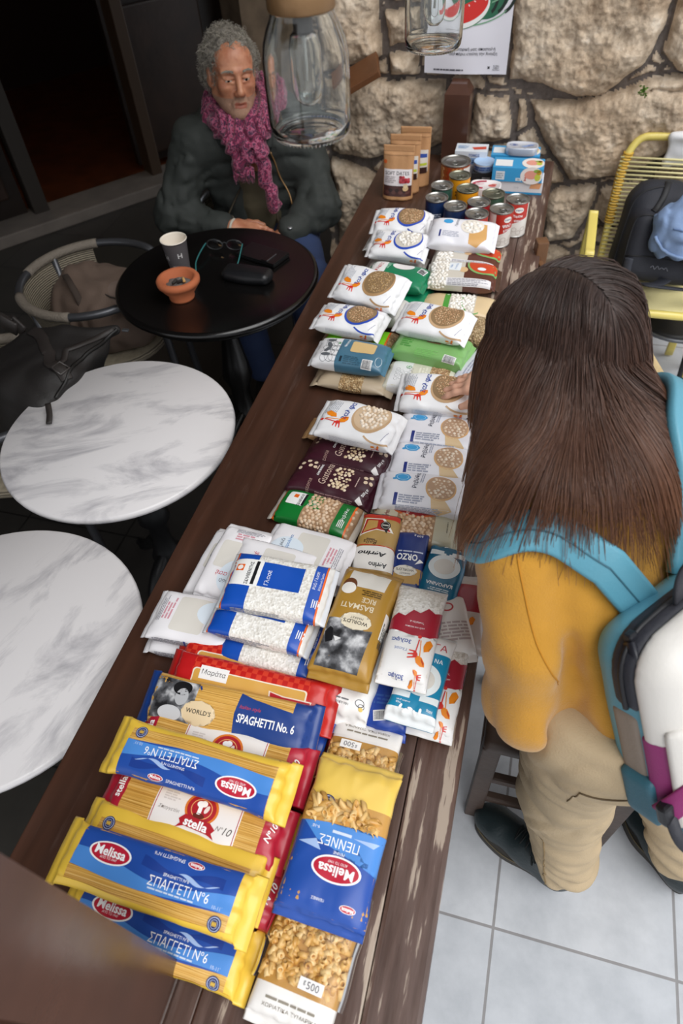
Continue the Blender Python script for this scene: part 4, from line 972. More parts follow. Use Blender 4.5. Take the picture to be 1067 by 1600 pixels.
PCOL = ['#dcae63', '#e6bd78', '#d3a052', '#ebc88a']
def macaroni(label, c, yaw, flip, seed):
    L = .198
    b0 = C('#c08f45', .5); pr = [FL(-L / 2 + .022, .0, .010, .07, '#8d8577', n=2, rot=0, l=3)]
    pr = [T('ΧΩΡΙΑΤΙΚΑ ΖΥΜΑΡΙΚΑ', -L / 2 + .012, 0, w=.075, h=.004, rot=-90, m='#7d7468'), FL(-L / 2 + .020, 0, .07, .005, '#8d8577', n=1, rot=-90)]
    p = Pack('macaroni_bag', label, 'pasta bag', c, L, .112, .042, yaw, base=b0, bands=[(-L/2, -L/2 + .034, '#efece8'), (L/2 - .030, L/2, '#efece8')], prints=pr, style='bag', fin=.012, finmat='#efece8', seed=seed, flip=flip, group='clear bags of short macaroni', wr=.8)
    p.tubes('macaroni', (-L/2 + .044, L/2 - .040, -.060, .060), .0135, .0043, PCOL, seed, rise=.7)
    p.film(-L/2 + .034, L/2 - .030, .0085)
    mp = lambda x, y: (lambda P, N: (P + N * .009, N))(*p.map(x, y))
    decals_mesh('weight_label', p.o, [Rr(-L/2 + .047, -.018, .013, .032, '#f6f4f1'), T('500', -L/2 + .047, -.021, w=.016, rot=-90, m='#5d5a63'), T('g', -L/2 + .048, -.0095, w=.003, rot=-90, m='#5d5a63')], mp)
    decals_mesh('printed_name', p.o, ([E(L/2 - .055, .033, .013, .013, '#eceaf0'), Rr(L/2 - .055, .033, .009, .012, '#41537f', l=2), FL(L/2 - .055, .033, .009, .012, '#e4e6ee', n=3, l=3), T('ΚΟΦΤΟ ΜΑΚΑΡΟΝΑΚΙ', L/2 - .052, -.005, w=.05, h=.005, rot=90, m='#3c352c'), T('για ζεστά', L/2 - .062, -.005, w=.034, h=.006, rot=90, m='#3c352c', it=.2)]), mp)
    return p
macaroni('clear bag of short macaroni with a white foot, nearest the camera under the penne', (-.130, .124, .802), 90 - 4, False, 31)
macaroni('clear bag of short macaroni with a white header, beyond the penne bag', (-.128, .334, .802), 90 - 1, True, 32)
pn = [PG([(-.0978, -.075), (-.0978, .075), (.006, .075), (.012, .02), (.010, -.03), (.016, -.075)], BLUE, l=1), PG([(.016, -.075), (.010, -.03), (.012, .02), (.008, .055), (-.012, .03), (-.02, 0), (-.012, -.03), (-.03, -.06), (-.04, -.075)], LBLUE, l=2), PG([(-.012, .03), (-.02, .055), (-.025, .02)], '#a9c3ee', l=3), PG([(.004, -.058), (-.004, -.05), (.001, -.02)], '#a9c3ee', l=3)]
pn += [T('ΠΕΝΝΕΣ', -.011, -.002, w=.058, h=.0125, rot=90, l=4), T('PENNE', -.023, -.006, w=.016, rot=90, l=4), T('9-10΄', .003, .036, w=.012, rot=90, l=4), FL(.0025, -.003, .004, .05, '#d6e2f4', n=1, rot=0, l=4), melissa_oval(-.043, -.008, .070, .034, 90), melissa_oval(-.083, -.036, .022, .009, 90, sub=False), T('ΠΕΝΝΕΣ', -.082, .006, w=.018, rot=90, l=4), round_seal(.036, .030, .012)]
pp = Pack('penne_bag', 'blue and yellow bag of penne lying across the two macaroni bags, print upside down', 'pasta bag', (-.122, .243, .853), .205, .124, .045, 90 - 2, base=C('#c9974c', .4), bands=[(.045, .11, '#f4cf63'), (-.11, -.098, BLUE)], prints=pn, style='bag', fin=.010, seed=33, pitch=-2, wr=1.2)
pp.tubes('penne', (.020, .038, -.044, .046), .030, .0044, PCOL, 5, cut=.9, rise=-.2, count=44)

# rice on the left
SKB = '#1650b4'; ORG = '#ea6a1c'
def sklav(label, c, yaw, tilt, seed):
    pr = [Rr(.0, .012, .085, .05, SKB), Rr(-.064, .012, .062, .055, '#f4f4f2', r=.004, l=2), E(-.073, .020, .010, .010, ORG, 45, n=4, l=3), E(-.073, .020, .005, .005, '#f4f4f2', l=4), T('ΣΚΛΑΒΕΝΙΤΗΣ', -.054, .010, w=.046, h=.0065, rot=90, m='#1a1a1e', bold=.02, l=3), Rr(-.043, .012, .006, .048, '#1a1a1e', l=3), T('Γλασέ', -.018, .006, w=.030, rot=90, l=4)]
    for v in (-.015, -.062): 
        for k in range(4): pr.append(Rr(.070 + .0035 * k, v - .012, .0016, .016 - .003 * (k % 2), '#f4f4f2', rot=0, l=3))
    pr += [T('Ρύζι Γλασέ', .066, .018, w=.036, rot=90, l=3), T('Ελληνικό Προϊόν', .075, .018, w=.036, rot=90, l=3), Rr(.080, 0, .003, .2, ORG, l=3), FL(-.02, -.07, .10, .022, '#9a9ca6', n=6, l=2, seed=seed)]
    return Pack('rice_packet', label, 'rice packet', c, .180, .112, .038, yaw, tilt, base=RICE, bands=[(-.09, -.0865, ORG), (-.0865, -.045, SKB), (.060, .0815, SKB), (.0815, .09, '#e8e6e2')], prints=pr, style='bag', seed=seed, group='blue and white rice packets stacked flat', finmat='#dfe3ea', fin=.008)
sklav('blue and white rice packet at the bottom of its stack, on the table top', (-.318, .525, .797), -2, 0, 41)
sklav('blue and white rice packet second from the bottom of its stack', (-.322, .528, .833), -1, 0, 42)
sklav('blue and white rice packet just below the topmost one, shifted towards the camera', (-.342, .556, .868), -2.2, 0, 43)
sklav('topmost blue and white rice packet, with an orange square emblem on white', (-.328, .596, .903), 1.6, 2, 44)
def glase(label, c, yaw, seed, name='Γλασέ', ink='#c6485a', flip=False, tilt=0, pitch=0, L=.158, seal=True, T_=.036):
    pr = [Rr(-.008, .002, .062, .072, RICE, r=.006), E(.036, .012, .034, .026, '#dfeaf4', l=2), E(.047, .028, .012, .010, '#2f8fc4', l=4, wav=.06, k=9), RING(.047, .028, .009, .0075, .001, '#9fd2ee', l=5),
          T(name, .036, .0, w=.040, rot=-90, m=ink, it=.1, l=5), T('ρύζι', .049, .002, w=.018, rot=-90, m='#4a4f58', it=.1, l=5), FL(-.052, .01, .05, .018, '#d49aa6', n=3, rot=90, seed=seed), FL(-.066, .01, .06, .01, '#a8a6ae', n=3, rot=90, seed=seed + 1), FL(.0, -.062, .13, .020, '#8f8d96', n=6, seed=seed), Rr(-.002, -.062, .004, .022, '#3b4b8c', l=4), FL(.0, .062, .13, .020, '#8f8d96', n=6, seed=seed + 4)]
    return Pack('rice_packet', label, 'rice packet', c, L, .100, T_, yaw, tilt, pitch, base='#efedf0', prints=pr, style='bag', seed=seed, flip=flip, group='white rice packets', fin=.011)
glase('white rice packet on the bottom left, under another like it', (-.476, .528, .797), 2, 51)
glase('white rice packet with pink lettering on top of the front left pair', (-.474, .537, .832), .5, 52)
glase('white rice packet lying flat at the table edge, under a tilted white one', (-.488, .688, .797), 87, 53, flip=True)
glase('white rice packet with pink lettering upside down, behind the front left pair', (-.452, .672, .834), 86, 54, flip=True, pitch=-4)
glase('white rice packet hidden under the white packet with blue lettering', (-.325, .725, .800), -6, 55)
glase('white rice packet with a blue seal and blue lettering beside the green chickpeas', (-.322, .728, .838), -6, 56, 'Καρολίνα', '#2f7fc0', flip=True)
glase('white rice packet half hidden under the topmost blue packet, blue seal and pink lettering showing', (-.372, .668, .845), -4, 57, flip=True, tilt=6)

# rice and orzo standing in the middle
Y9 = 90
ag = [Rr(.03, 0, .075, .11, '#b99555'), PG([(.066, -.04), (.066, .04), (.054, .04), (.05, -.04)], '#c8331f', l=2), Rr(.070, 0, .010, .11, '#1c1a18', l=2), T('GO 11΄', .069, -.012, w=.016, rot=90, l=3), PG([(.05, .03), (.052, -.008), (.018, -.03), (.022, .005), (.006, .036)], '#f2ede4', l=3), PG([(.048, .028), (.049, -.004), (.02, -.024), (.024, .004), (.010, .034)], '#b32620', l=4), PG([(.045, .024), (.045, .004), (.028, .004), (.014, .030)], ORZB, l=5), E(.034, -.012, .010, .010, '#191717', l=6), RING(.034, -.012, .008, .008, .0008, '#c9c4bb', l=7), PG([(.034, -.003), (.034, -.021), (.016, -.016)], '#191717', l=6), Rr(.034, -.012, .003, .012, '#c9c4bb', l=8)]
ag += [T('Bella', -.008, .012, w=.026, rot=90, m='#4a3320', it=.2), FL(-.0015, .012, .004, .03, '#6d5232', n=1, rot=0), PG([(-.022, -.05), (-.014, -.02), (-.022, .05), (-.066, .05), (-.066, -.05)], '#f0ece6', l=2), RING(-.02, 0, .006, .05, .002, '#c8331f', l=3, a0=-90, a1=90), T('Agrino', -.034, .004, w=.055, h=.013, rot=90, m='#17171a', bold=.03, it=.2, l=4), T('Agrino', -.056, -.01, w=.035, rot=90, m='#17171a', bold=.03, l=4)]
Pack('rice_packet', 'gold and white rice packet with a black and red badge, beyond the gold basmati', 'rice packet', (-.196, .785, .828), .150, .078, .055, Y9 + 4, base='#b8945a', prints=ag, style='bag', seed=61, pitch=-3)
orz = [PG([(-.07, -.04), (-.07, .04), (-.026, .04), (-.020, 0), (-.026, -.04)], ORZB), Rr(-.068, 0, .02, .08, '#1d2f6f', l=2), E(-.030, .004, .012, .022, '#e9e4d8', l=3, wav=.05), T("WORLD'S", -.028, .004, w=.034, rot=90, m='#1c1a18', bold=.01, l=4), T('MARKET', -.036, .004, w=.02, rot=90, m='#1c1a18', l=4), T('ORZO', .002, .004, w=.040, h=.016, rot=90, bold=.03, l=3), FL(.016, 0, .05, .006, '#cfd6ea', n=1, rot=90), T('500 g', .058, -.012, w=.018, rot=90, l=3), PG([(.0, -.02), (-.014, -.012), (-.004, -.03)], '#ffffff', l=4)]
Pack('orzo_packet', 'dark blue orzo packet with a grain window, beside the gold and white rice', 'orzo packet', (-.128, .765, .812), .145, .062, .05, Y9 + 4, base='#1f367c', prints=orz, style='brick', seed=62)
mt = [PG([(-.098, -.030), (-.098, .044), (-.012, .046), (-.012, .0), (-.026, -.020), (-.022, -.034)], PHOTO), PG([(-.06, .036), (-.04, .044), (-.03, .036), (-.034, .030), (-.055, .025)], '#1d1d20', l=2), PG([(-.055, .02), (-.048, .012), (-.046, .026)], '#e4e4e4', l=2)]
mt += [E(-.012, -.002, .016, .026, '#eadfc6', l=3, wav=.05), T("WORLD'S", -.014, -.002, w=.042, rot=90, m='#2a2216', bold=.012, l=4), T('MARKET', -.006, -.002, w=.022, rot=90, m='#2a2216', l=4), T('BASMATI', .016, .004, w=.056, h=.011, rot=90, m='#e8dcc0', bold=.01), T('RICE', .031, -.012, w=.024, h=.010, rot=90, m='#e8dcc0', bold=.01), FL(.046, -.012, .036, .012, '#5d4517', n=3, rot=90)]
mt += [PG([(.056, -.032), (.056, .036), (.092, .034), (.090, -.036)], RICE), E(.056, .030, .016, .013, '#6b4026', l=3), E(.050, .030, .012, .013, '#f0ece4', l=4), FL(-.02, -.060, .05, .022, '#3a3836', n=6, l=4), Rr(-.005, -.060, .05, .026, '#f0eee8', l=3), BAR(-.03, -.068, .03, .016, 0, 4)]
Pack('basmati_packet', 'large gold basmati rice packet with a black and white mountain picture, print upside down', 'rice packet', (-.180, .572, .890), .205, .102, .058, Y9 - 3, base='#b08637', prints=mt, style='bag', seed=63, pitch=-1, fin=.012)
wu_ = [T('ΜΗ ΑΦΗΝΕΤΕ', -.068, .0, w=.032, rot=90, m='#5a5a5e'), FL(-.062, 0, .03, .004, '#77777c', n=1, rot=90)]
for v in (.034, -.034): wu_ += [RING(-.062, v, .006, .008, .0012, '#4a4a50', l=3), RING(-.066, v - .004, .004, .006, .0012, '#4a4a50', l=3), E(-.07, v - .004, .003, .004, '#e0c060', l=4)]
Pack('flour_packet', 'plain white packet sticking out from under the gold basmati', 'flour packet', (-.176, .515, .828), .165, .100, .062, Y9 - 4, base='#f4f3f1', prints=wu_, style='bag', seed=64, fin=.012, wr=1.5)
Pack('rice_packet', 'dark blue packet under the white packets, showing a barcode at its near end', 'rice packet', (-.108, .515, .806), .170, .072, .044, Y9 + 4, base='#1c3f96', prints=[BAR(-.066, .008, .024, .016, 100), FL(-.04, 0, .05, .02, '#31569f', n=3, rot=90)], style='bag', seed=65, fin=.012)
def alfa_icon(x, v, s=1.0, rot=0, l=4):
    a = math.radians(rot); c, n = math.cos(a), math.sin(a); X = lambda px, py: (x + (px * c - py * n) * s, v + (px * n + py * c) * s)
    d = []
    d += E(*X(-.026, -.006), .0032 * s, .0032 * s, '#d8342a', l=l) + PG([(-.021, -.0045), (.008, -.0065), (.008, -.0085), (-.021, -.0065)], '#d8342a', x, v, s, rot, l)
    d += PG([(.006, -.003), (.012, -.004), (.016, -.0185), (.014, -.019), (.011, -.010), (.0085, -.0105), (.0095, -.019), (.0075, -.019), (.005, -.010), (.003, -.0105), (.0025, -.018), (.0005, -.018), (.0005, -.007)], '#d8342a', x, v, s, rot, l)
    d += PG([(-.02, -.002), (.010, .0015), (.010, .0), (-.02, -.0035)], '#ee8a1d', x, v, s, rot, l) + PG([(.008, -.003), (.010, .004), (.018, .010), (.024, .011), (.025, .004), (.021, -.003), (.014, -.006)], '#ee8a1d', x, v, s, rot, l) + PG([(.011, .003), (.018, .009), (.023, .009), (.016, .004)], '#c9471d', x, v, s, rot, l + 1)
    d += PG([(-.024, .012), (-.020, .006), (-.010, .003), (.0, .005), (-.004, .013), (-.012, .014), (-.018, .018)], '#ee8a1d', x, v, s, rot, l)
    return d
def alfa_rice(label, c, yaw, seed, pitch=0):
    pr = [PG([(-.005, .05), (.012, .044), (.024, .030), (.020, .018), (.034, .006), (.030, -.006), (.042, -.018), (.036, -.03), (.046, -.05), (.006, -.06), (-.012, -.03), (-.014, 0), (-.008, .03)], '#a52436', l=2), Rr(-.05, 0, .085, .2, '#f0efee', l=1), PG([(-.008, -.06), (-.02, -.03), (-.022, 0), (-.012, .03), (-.006, .06), (-.05, .06), (-.05, -.06)], '#f0efee', l=1), T('Ζυμαρίζει &', .012, -.004, w=.024, rot=90, l=3), T('μαζί του σούπας', .002, -.002, w=.032, rot=90, l=3)]
    pr += [T('3αλφα', -.026, .014, w=.032, h=.010, rot=90, m='#2b4a9c', bold=.02, l=3), T('Γλασέ', -.042, .012, w=.020, rot=90, m='#3c62a8', l=3), alfa_icon(-.040, -.020, 1.0, 180, 4), T('3αλφα', -.084, .010, w=.024, h=.006, rot=90, m='#2b4a9c', bold=.02, l=3), alfa_icon(-.084, -.020, .5, 0, 4), Rr(.02, -.052, .03, .014, '#b9b0c0', l=4), FL(.02, -.052, .028, .012, '#5b5561', n=4, l=5)]
    return Pack('rice_packet', label, 'rice packet', c, .175, .082, .045, yaw, base=RICE, bands=[(-.0875, -.078, '#f0efee')], prints=pr, style='bag', seed=seed, pitch=pitch, group='white and red rice packets', fin=.010, finmat='#f0efee')
alfa_rice('white and red rice packet flat on the table at its right edge', (-.030, .535, .803), Y9 - 2, 66)
teal = lambda k=1: [E(.012, 0, .028, .030, '#eaf2f4', l=2), E(.012, 0, .018, .020, RICE, l=3), PG([(.038, .034), (.038, .008), (.048, .008), (.050, .034)], '#eaf2f4', l=2), PG([(.038, -.034), (.038, -.008), (.048, -.008), (.050, -.034)], '#eaf2f4', l=2), Rr(.035, .006, .016, .006, '#eaf2f4', l=2), Rr(.035, -.006, .016, .006, '#eaf2f4', l=2)] + [E(.060 + .004 * (i % 3), -.02 + .009 * i, .004, .0018, '#eaf2f4', rot=40 * i, l=3) for i in range(5)] + [T('ΚΑΡΟΛΙΝΑ', -.030, .0, w=.05, rot=90, l=3, bold=.02), FL(-.042, .0, .04, .008, '#cfe2ea', n=2, rot=90, l=3)]
tl_ = lambda: [PG([(-.05, .04), (-.05, .008), (-.04, .008), (-.038, .04)], '#eaf2f4', l=2), PG([(-.05, -.04), (-.05, -.008), (-.04, -.008), (-.038, -.04)], '#eaf2f4', l=2), E(-.012, -.004, .030, .030, '#eaf2f4', l=2), E(-.012, -.004, .019, .020, RICE, l=3), T('medium grain', -.056, .016, w=.022, rot=90, l=3), T('rice', -.061, .023, w=.008, rot=90, l=3)] + [E(-.066 - .004 * (i % 2), -.014 + .008 * i, .0045, .0022, '#ffffff', rot=40 * i, l=3) for i in range(5)] + [T('ΝΑ', .026, -.022, w=.014, rot=-90, l=3), T('ΓΑ', .052, -.02, w=.022, h=.012, rot=-90, m='#c0353d', l=3), T('500g', -.062, -.028, w=.010, rot=90, l=3)]
Pack('rice_packet', 'teal rice packet with a big white horseshoe letter, right behind the red and white rice', 'rice packet', (-.060, .748, .812), .135, .074, .05, Y9 - 4, base='#13698c', prints=teal(), style='brick', seed=67)
Pack('rice_packet', 'white packet with a red letter, between the two teal packets at the table edge', 'rice packet', (-.030, .645, .812), .12, .075, .05, Y9 + 20, base='#e6e2df', prints=[RING(.03, .0, .010, .012, .003, '#c0353d', l=3), FL(-.02, 0, .06, .04, '#b9a9a9', n=6, rot=90)], style='bag', seed=68)
Pack('rice_packet', 'white and red packet at the right table edge, beside the sweater', 'rice packet', (-.004, .690, .800), .15, .06, .04, Y9 + 6, base='#d9cfc9', bands=[(-.01, .05, '#a52436')], prints=[alfa_icon(-.04, 0, .8, 180)], style='bag', seed=69)
Pack('rice_packet', 'bright teal rice packet with white marks, below the topmost red and white rice', 'rice packet', (-.058, .520, .842), .152, .080, .042, Y9 - 4, base='#1787b0', bands=[(-.077, -.068, '#eef3f5'), (.040, .077, '#ecebea')], prints=tl_(), style='brick', seed=70, finmat='#eef3f5')
alfa_rice('white and red rice packet on top of the teal one, next to the gold basmati', (-.084, .572, .886), Y9 - 1, 71)

# chickpeas
CHK = ['#dcbfa0', '#cfae8c', '#e6cdb1', '#c9a682']
gr = [Rr(-.052, .012, .040, .036, '#f2f2f0', r=.004, l=2), E(-.055, .018, .007, .007, ORG, 45, n=4, l=3), T('ΣΚΛΑΒΕΝΙΤΗΣ', -.042, .010, w=.034, h=.006, rot=90, m='#1a1a1e', bold=.02, l=3), Rr(-.034, .012, .005, .034, '#1a1a1e', l=3), Rr(-.012, .018, .034, .044, '#12762f', l=2), T('Ρεβύθια', -.020, .016, w=.030, rot=90, l=3), T('Χονδρά', -.009, .016, w=.028, rot=90, l=3), T('Ρεβύθια', .062, .006, w=.034, rot=90, l=3), Rr(.076, 0, .004, .2, ORG, l=3)] + [Rr(.056 + .0035 * k, -.020, .0016, .018, '#f2f2f0', l=3) for k in range(4)]
p = Pack('chickpea_packet', 'green-ended clear packet of chickpeas lying in front of the dark red packets', 'chickpea packet', (-.342, .858, .800), .176, .086, .042, -8, base=CHIB, bands=[(-.088, -.083, ORG), (-.083, -.028, '#12762f'), (.045, .074, '#12762f')], prints=gr, style='bag', seed=81, finmat='#cfc6ba', fin=.012)
p.grains('chickpeas', (-.026, .044, -.055, .050), .0098, CHK, seed=2, jit=.5); p.grains('chickpeas', (.076, .086, -.045, .040), .0098, CHK, seed=3)
def gusto(label, c, yaw, seed):
    pr = [T('Gustona', -.018, .004, w=.062, h=.017, rot=90, m='#d9bfae', it=.2, l=3), T('CHICKPEAS', -.034, .010, w=.034, rot=90, l=3, bold=.02), FL(-.041, .016, .014, .004, '#d9bfae', n=1, rot=90), T('Gustona', -.045, -.045, w=.05, rot=90, m='#a98a80', it=.2, l=3), FL(.055, .004, .03, .004, '#c9b0a6', n=1, rot=90), T('500 g ℮', .080, -.016, w=.024, rot=80, l=3, bold=.01), PG([(.072, -.030), (.084, -.044), (.076, -.052), (.066, -.044)], '#e9e4e2', l=3), FL(.02, -.058, .09, .024, '#8f6f72', n=5, seed=seed)]
    for i, (x, v) in enumerate(((-.078, .020), (-.068, .030), (-.060, .016), (-.052, .028), (-.080, .006), (-.048, .014), (.068, .022), (.078, .028), (.071, .010), (.082, .013))): pr.append(E(x, v, .0048, .0042, '#e6d0b4', rot=30 * i, l=3))
    p = Pack('chickpea_packet', label, 'chickpea packet', c, .182, .094, .047, yaw, base='#3f1a26', prints=pr, style='bag', seed=seed, fin=.009, wr=1.3, group='dark red chickpea packets')
    p.grains('chickpeas', (-.003, .044, -.030, .036), .0098, ['#e8d2b0', '#dcc29c', '#f0dfc2'], seed=seed, sink=.30, jit=.4); return p
gusto('dark red chickpea packet in front, next to the green-ended one', (-.330, .944, .811), -7.4, 82)
gusto('dark red chickpea packet behind the other dark red one, under the white packet', (-.318, 1.034, .811), -5.7, 83)
Pack('lentil_packet', 'tan packet mostly hidden behind the dark red packets, its brown fin showing', 'pulse packet', (-.335, 1.11, .800), .19, .075, .04, -6, base='#a9835a', style='bag', seed=84, fin=.016)
def alfa(label, c, yaw, tilt, seed, rim='#c2a07a', fill=LENT, beans=None, L=.172, W=.108, pitch=0, T_=.045, **kw):
    bx, bv, rx, rv = .028, .010, .037, .046
    pr = [T('3αλφα', -.026, .016, w=.056, h=.016, rot=80, m='#2546a0', bold=.012, l=4), alfa_icon(-.048, -.014, 1.15, -4, 4), FL(-.062, .022, .05, .026, '#b7bac2', n=6, rot=80, seed=seed),
          E(bx, bv + .002, rx + .004, rv + .003, rim, rot=-25, l=1), E(bx, bv + .006, rx, rv - .001, fill, rot=-25, l=2), RING(bx + .026, bv - .018, .05, .045, .004, rim, rot=-60, a0=-70, a1=10, l=2, wd2=.0045),
          FL(-.008, -.070, .085, .022, '#c3c6cf', n=8, seed=seed + 2, fill=.35), alfa_icon(.058, -.066, .42, 30, 4), FL(.072, -.03, .03, .003, '#aab', n=1, rot=70)]
    p = Pack('pulse_packet', label, 'pulse packet', c, L, W, T_, yaw, tilt, pitch, base='#eeeef0', prints=pr, style='bag', seed=seed, fin=.013, wr=1.5, droop=(.1, .5), **kw)
    if beans: 
        sz, hx, asp = beans
        P0_ = p
        a = math.radians(-25); rr = np.random.RandomState(seed); pts = []
        n = int(3.6 * (rx * .84) * (rv * .84) / (sz * sz * asp[0] * asp[1]) )
        p.grains('pulses', (bx - rx * .86, bx + rx * .86, bv + .006 - rv * .82, bv + .006 + rv * .82), sz, hx, asp, .05, .6, seed, 1 if sz > .007 else 0, 'ell')
    return p
BEAN = (.0105, ['#f1ece4', '#e6dfd4', '#f7f4ef'], (1.25, .85, .7)); LEN = (.0056, ['#a5845a', '#8f7048', '#c4a67c', '#b8955f'], (1, 1, .55)); LEN2 = (.0056, ['#c79f77', '#b88d66', '#d9b893', '#a97f59'], (1, 1, .55)); CHP = (.0098, ['#eadac6', '#dfcbb2', '#f2e6d6'], (1, 1, 1))
GA = 'white pulse packets with a bowl picture'
alfa('white packet of chickpeas with an orange spoon, on top of the dark red packets', (-.306, 1.075, .868), -6.7, 5, 85, fill=C('#cdb292', .6), beans=CHP, group=GA)
def rebi(label, c, yaw, seed):
    pr = [E(-.045, .026, .017, .012, '#3f9fd8', l=2, wav=.06, k=7), RING(-.045, .026, .013, .009, .001, '#bfe2f5', l=3), E(-.062, .020, .004, .003, '#3f9fd8', l=2), T('Ρεβύθια', -.014, .022, w=.050, h=.013, rot=85, m='#2d3350', it=.1, l=3), FL(-.002, .03, .034, .008, '#a8acbc', n=2, rot=85), Rr(-.052, -.036, .007, .030, '#27357e', l=3), FL(-.018, -.034, .055, .022, '#9ea3b5', n=4, seed=seed), FL(.0, -.060, .10, .022, '#aab0c2', n=6, seed=seed + 1), E(.038, .004, .032, .036, '#d6ab78', l=1), E(.038, .006, .029, .033, C('#b9977a', .6), l=2), PG([(.02, -.026), (.05, -.03), (.066, -.05), (.04, -.066), (.024, -.05)], '#e0c295', l=1)]
    p = Pack('chickpea_packet', label, 'chickpea packet', c, .172, .102, .046, yaw, base='#ecebf1', prints=pr, style='bag', seed=seed, fin=.012, wr=1.3, group='white and blue chickpea packets')
    p.grains('chickpeas', (.011, .065, -.025, .037), .0098, ['#e2cbb2', '#d4b99c', '#ecdcc8'], seed=seed, shape='ell', sink=.3, jit=.4); return p
agc = [PG([(-.085, -.05), (-.085, .05), (-.02, .05), (-.034, .02), (-.036, -.05)], '#c9bfa6', l=1), T('Agrino', -.055, .012, w=.045, h=.014, rot=90, m='#7a2a26', bold=.02, l=3), E(.0, .036, .048, .022, '#c8602a', l=2), E(.0, .038, .044, .019, '#8c1f22', l=3), T('ΡΕΒΥΘΙΑ', -.012, .036, w=.034, rot=80, m='#f0e0d0', l=4), FL(.07, .0, .03, .004, '#7d7764', n=1, rot=90)]
p = Pack('chickpea_packet', 'beige and clear packet of chickpeas with a red oval, flat under the blue-lettered white packet', 'chickpea packet', (-.140, .866, .800), .172, .094, .042, 2.7, base=CHIB, bands=[(.044, .086, '#bdb69c')], prints=agc, style='bag', seed=86, finmat='#a9a28a', fin=.009)
p.grains('chickpeas', (-.034, .043, -.052, .02), .0098, CHK, seed=7, jit=.5)
rebi('white chickpea packet with blue seal, nearest the camera of three, partly under brown hair', (-.136, .944, .822), 2.9, 87)
rebi('white chickpea packet with blue seal, middle one of the row of three', (-.136, 1.046, .812), 3.5, 88)
rebi('white chickpea packet with blue seal, farthest of the three, below the hand', (-.138, 1.145, .812), 1.2, 89)

# lentils, beans and grains
alfa('white packet touched by the fingers, orange spoon and fork on it', (-.158, 1.232, .848), 2.3, 12, 91, beans=LEN2, fill=LENT, L=.16, group=GA)
pl = [Rr(-.052, 0, .05, .2, '#e9e9ea', l=1), E(-.035, .018, .007, .007, '#2f8f4e', l=3), E(-.035, .018, .0055, .0055, '#f4f4f2', l=4), E(-.035, .018, .004, .002, '#2f8f4e', rot=40, l=5), FL(.002, .0, .06, .024, '#e9e6d6', n=3, rot=90)] + [RING(-.06 + .011 * (i % 4), -.03 + .012 * (i // 4) + .004 * (i % 2), .005, .005, .0007, '#8e9096', l=3) for i in range(16) if i not in (13, 14)]
p = Pack('pulse_packet', 'pale packet printed with grey rings and a small green leaf mark, beneath the green packet', 'pulse packet', (-.212, 1.338, .806), .18, .104, .046, -1.7, base='#d9d5c4', prints=pl, style='bag', seed=92, bands=[(.02, .068, LENT)])
p.grains('pulses', (.022, .066, -.06, .05), .0058, LEN2[1], LEN2[2], seed=4, sub=0, jit=.5)
p = Pack('lentil_packet', 'tan and clear lentil packet at the bottom left, under the blue-grey packet', 'pulse packet', (-.378, 1.313, .800), .176, .088, .04, -2.4, base='#b9a78e', style='pillow', seed=93, bands=[(-.03, .03, LENT)], fin=.02)
p.grains('lentils', (-.03, .03, -.055, .045), .0062, ['#b28f60', '#9c7c50', '#cfb387'], LEN[2], seed=5, sub=0, jit=.5)
qn = [Rr(.030, .012, .062, .044, OATS, r=.006, l=2), T('τραγανό', -.014, .022, w=.032, rot=80, l=3, bold=.01), Rr(-.016, -.040, .006, .016, '#1d2e3c', l=3), FL(.016, -.040, .05, .026, '#34566a', n=5, seed=2), BAR(.052, -.046, .026, .026, 0, 3), RING(.078, -.03, .008, .016, .001, '#d5e2e8', l=3)] + [RING(-.060 + .012 * (i % 3), -.04 + .018 * (i // 3), .010, .013, .0008, '#5d6066', rot=40 * i, l=3) for i in range(13)] + [E(-.058, -.03 + .02 * i, .012, .006, '#63676c', rot=60 * i, l=2) for i in range(4)] + [E(-.034, .018, .003, .003, '#3f8f4e', l=4)]
Pack('grain_packet', 'blue-grey and white packet with a leaf drawing and a cream window', 'grain packet', (-.394, 1.348, .846), .182, .106, .047, -1.5, base='#46728a', bands=[(-.091, -.030, '#e4e4e6')], prints=qn, style='bag', seed=94)
p = Pack('lentil_packet', 'lime green and clear lentil packet below the white one with the blue bowl', 'pulse packet', (-.405, 1.468, .803), .19, .10, .044, -3, base=LENT, bands=[(-.095, -.089, ORG), (-.089, -.043, '#7fd21f'), (.045, .074, '#7fd21f'), (.074, .079, ORG)], style='bag', seed=95, finmat='#b7a894')
p.grains('lentils', (-.042, .044, -.075, .03), .0058, LEN[1], LEN[2], seed=6, sub=0, jit=.5); p.grains('lentils', (.080, .093, -.06, .03), .0058, LEN[1], LEN[2], seed=7, sub=0, jit=.5)
alfa('white packet with a blue-rimmed bowl on the lime green packet', (-.434, 1.490, .850), -7, 3, 96, rim='#2a4db4', beans=LEN2, group=GA)
gf = [Rr(-.06, 0, .05, .2, '#ededec', l=1), T('ΦΑΚΕΣ', -.056, .01, w=.05, rot=80, m='#c0353d', l=3), E(.012, .03, .032, .020, '#f0ecea', l=2), FL(-.03, .02, .03, .010, '#9fd2b8', n=2, rot=80), BAR(.07, .02, .03, .02, 80, 3)]
Pack('pulse_packet', 'dark green and white packet behind the big tilted white packet', 'pulse packet', (-.360, 1.735, .845), .172, .108, .046, -6, base='#0f7d55', prints=gf, style='bag', seed=97, fin=.01)
Pack('pulse_packet', 'second green packet lying under the dark green and white one', 'pulse packet', (-.352, 1.715, .800), .172, .105, .04, -5, base='#12805a', style='bag', seed=98, fin=.01)
Pack('lentil_packet', 'packet supporting the big tilted white packet, mostly hidden under it', 'pulse packet', (-.388, 1.600, .832), .17, .10, .06, -10, base='#d9d7d2', style='bag', seed=99)
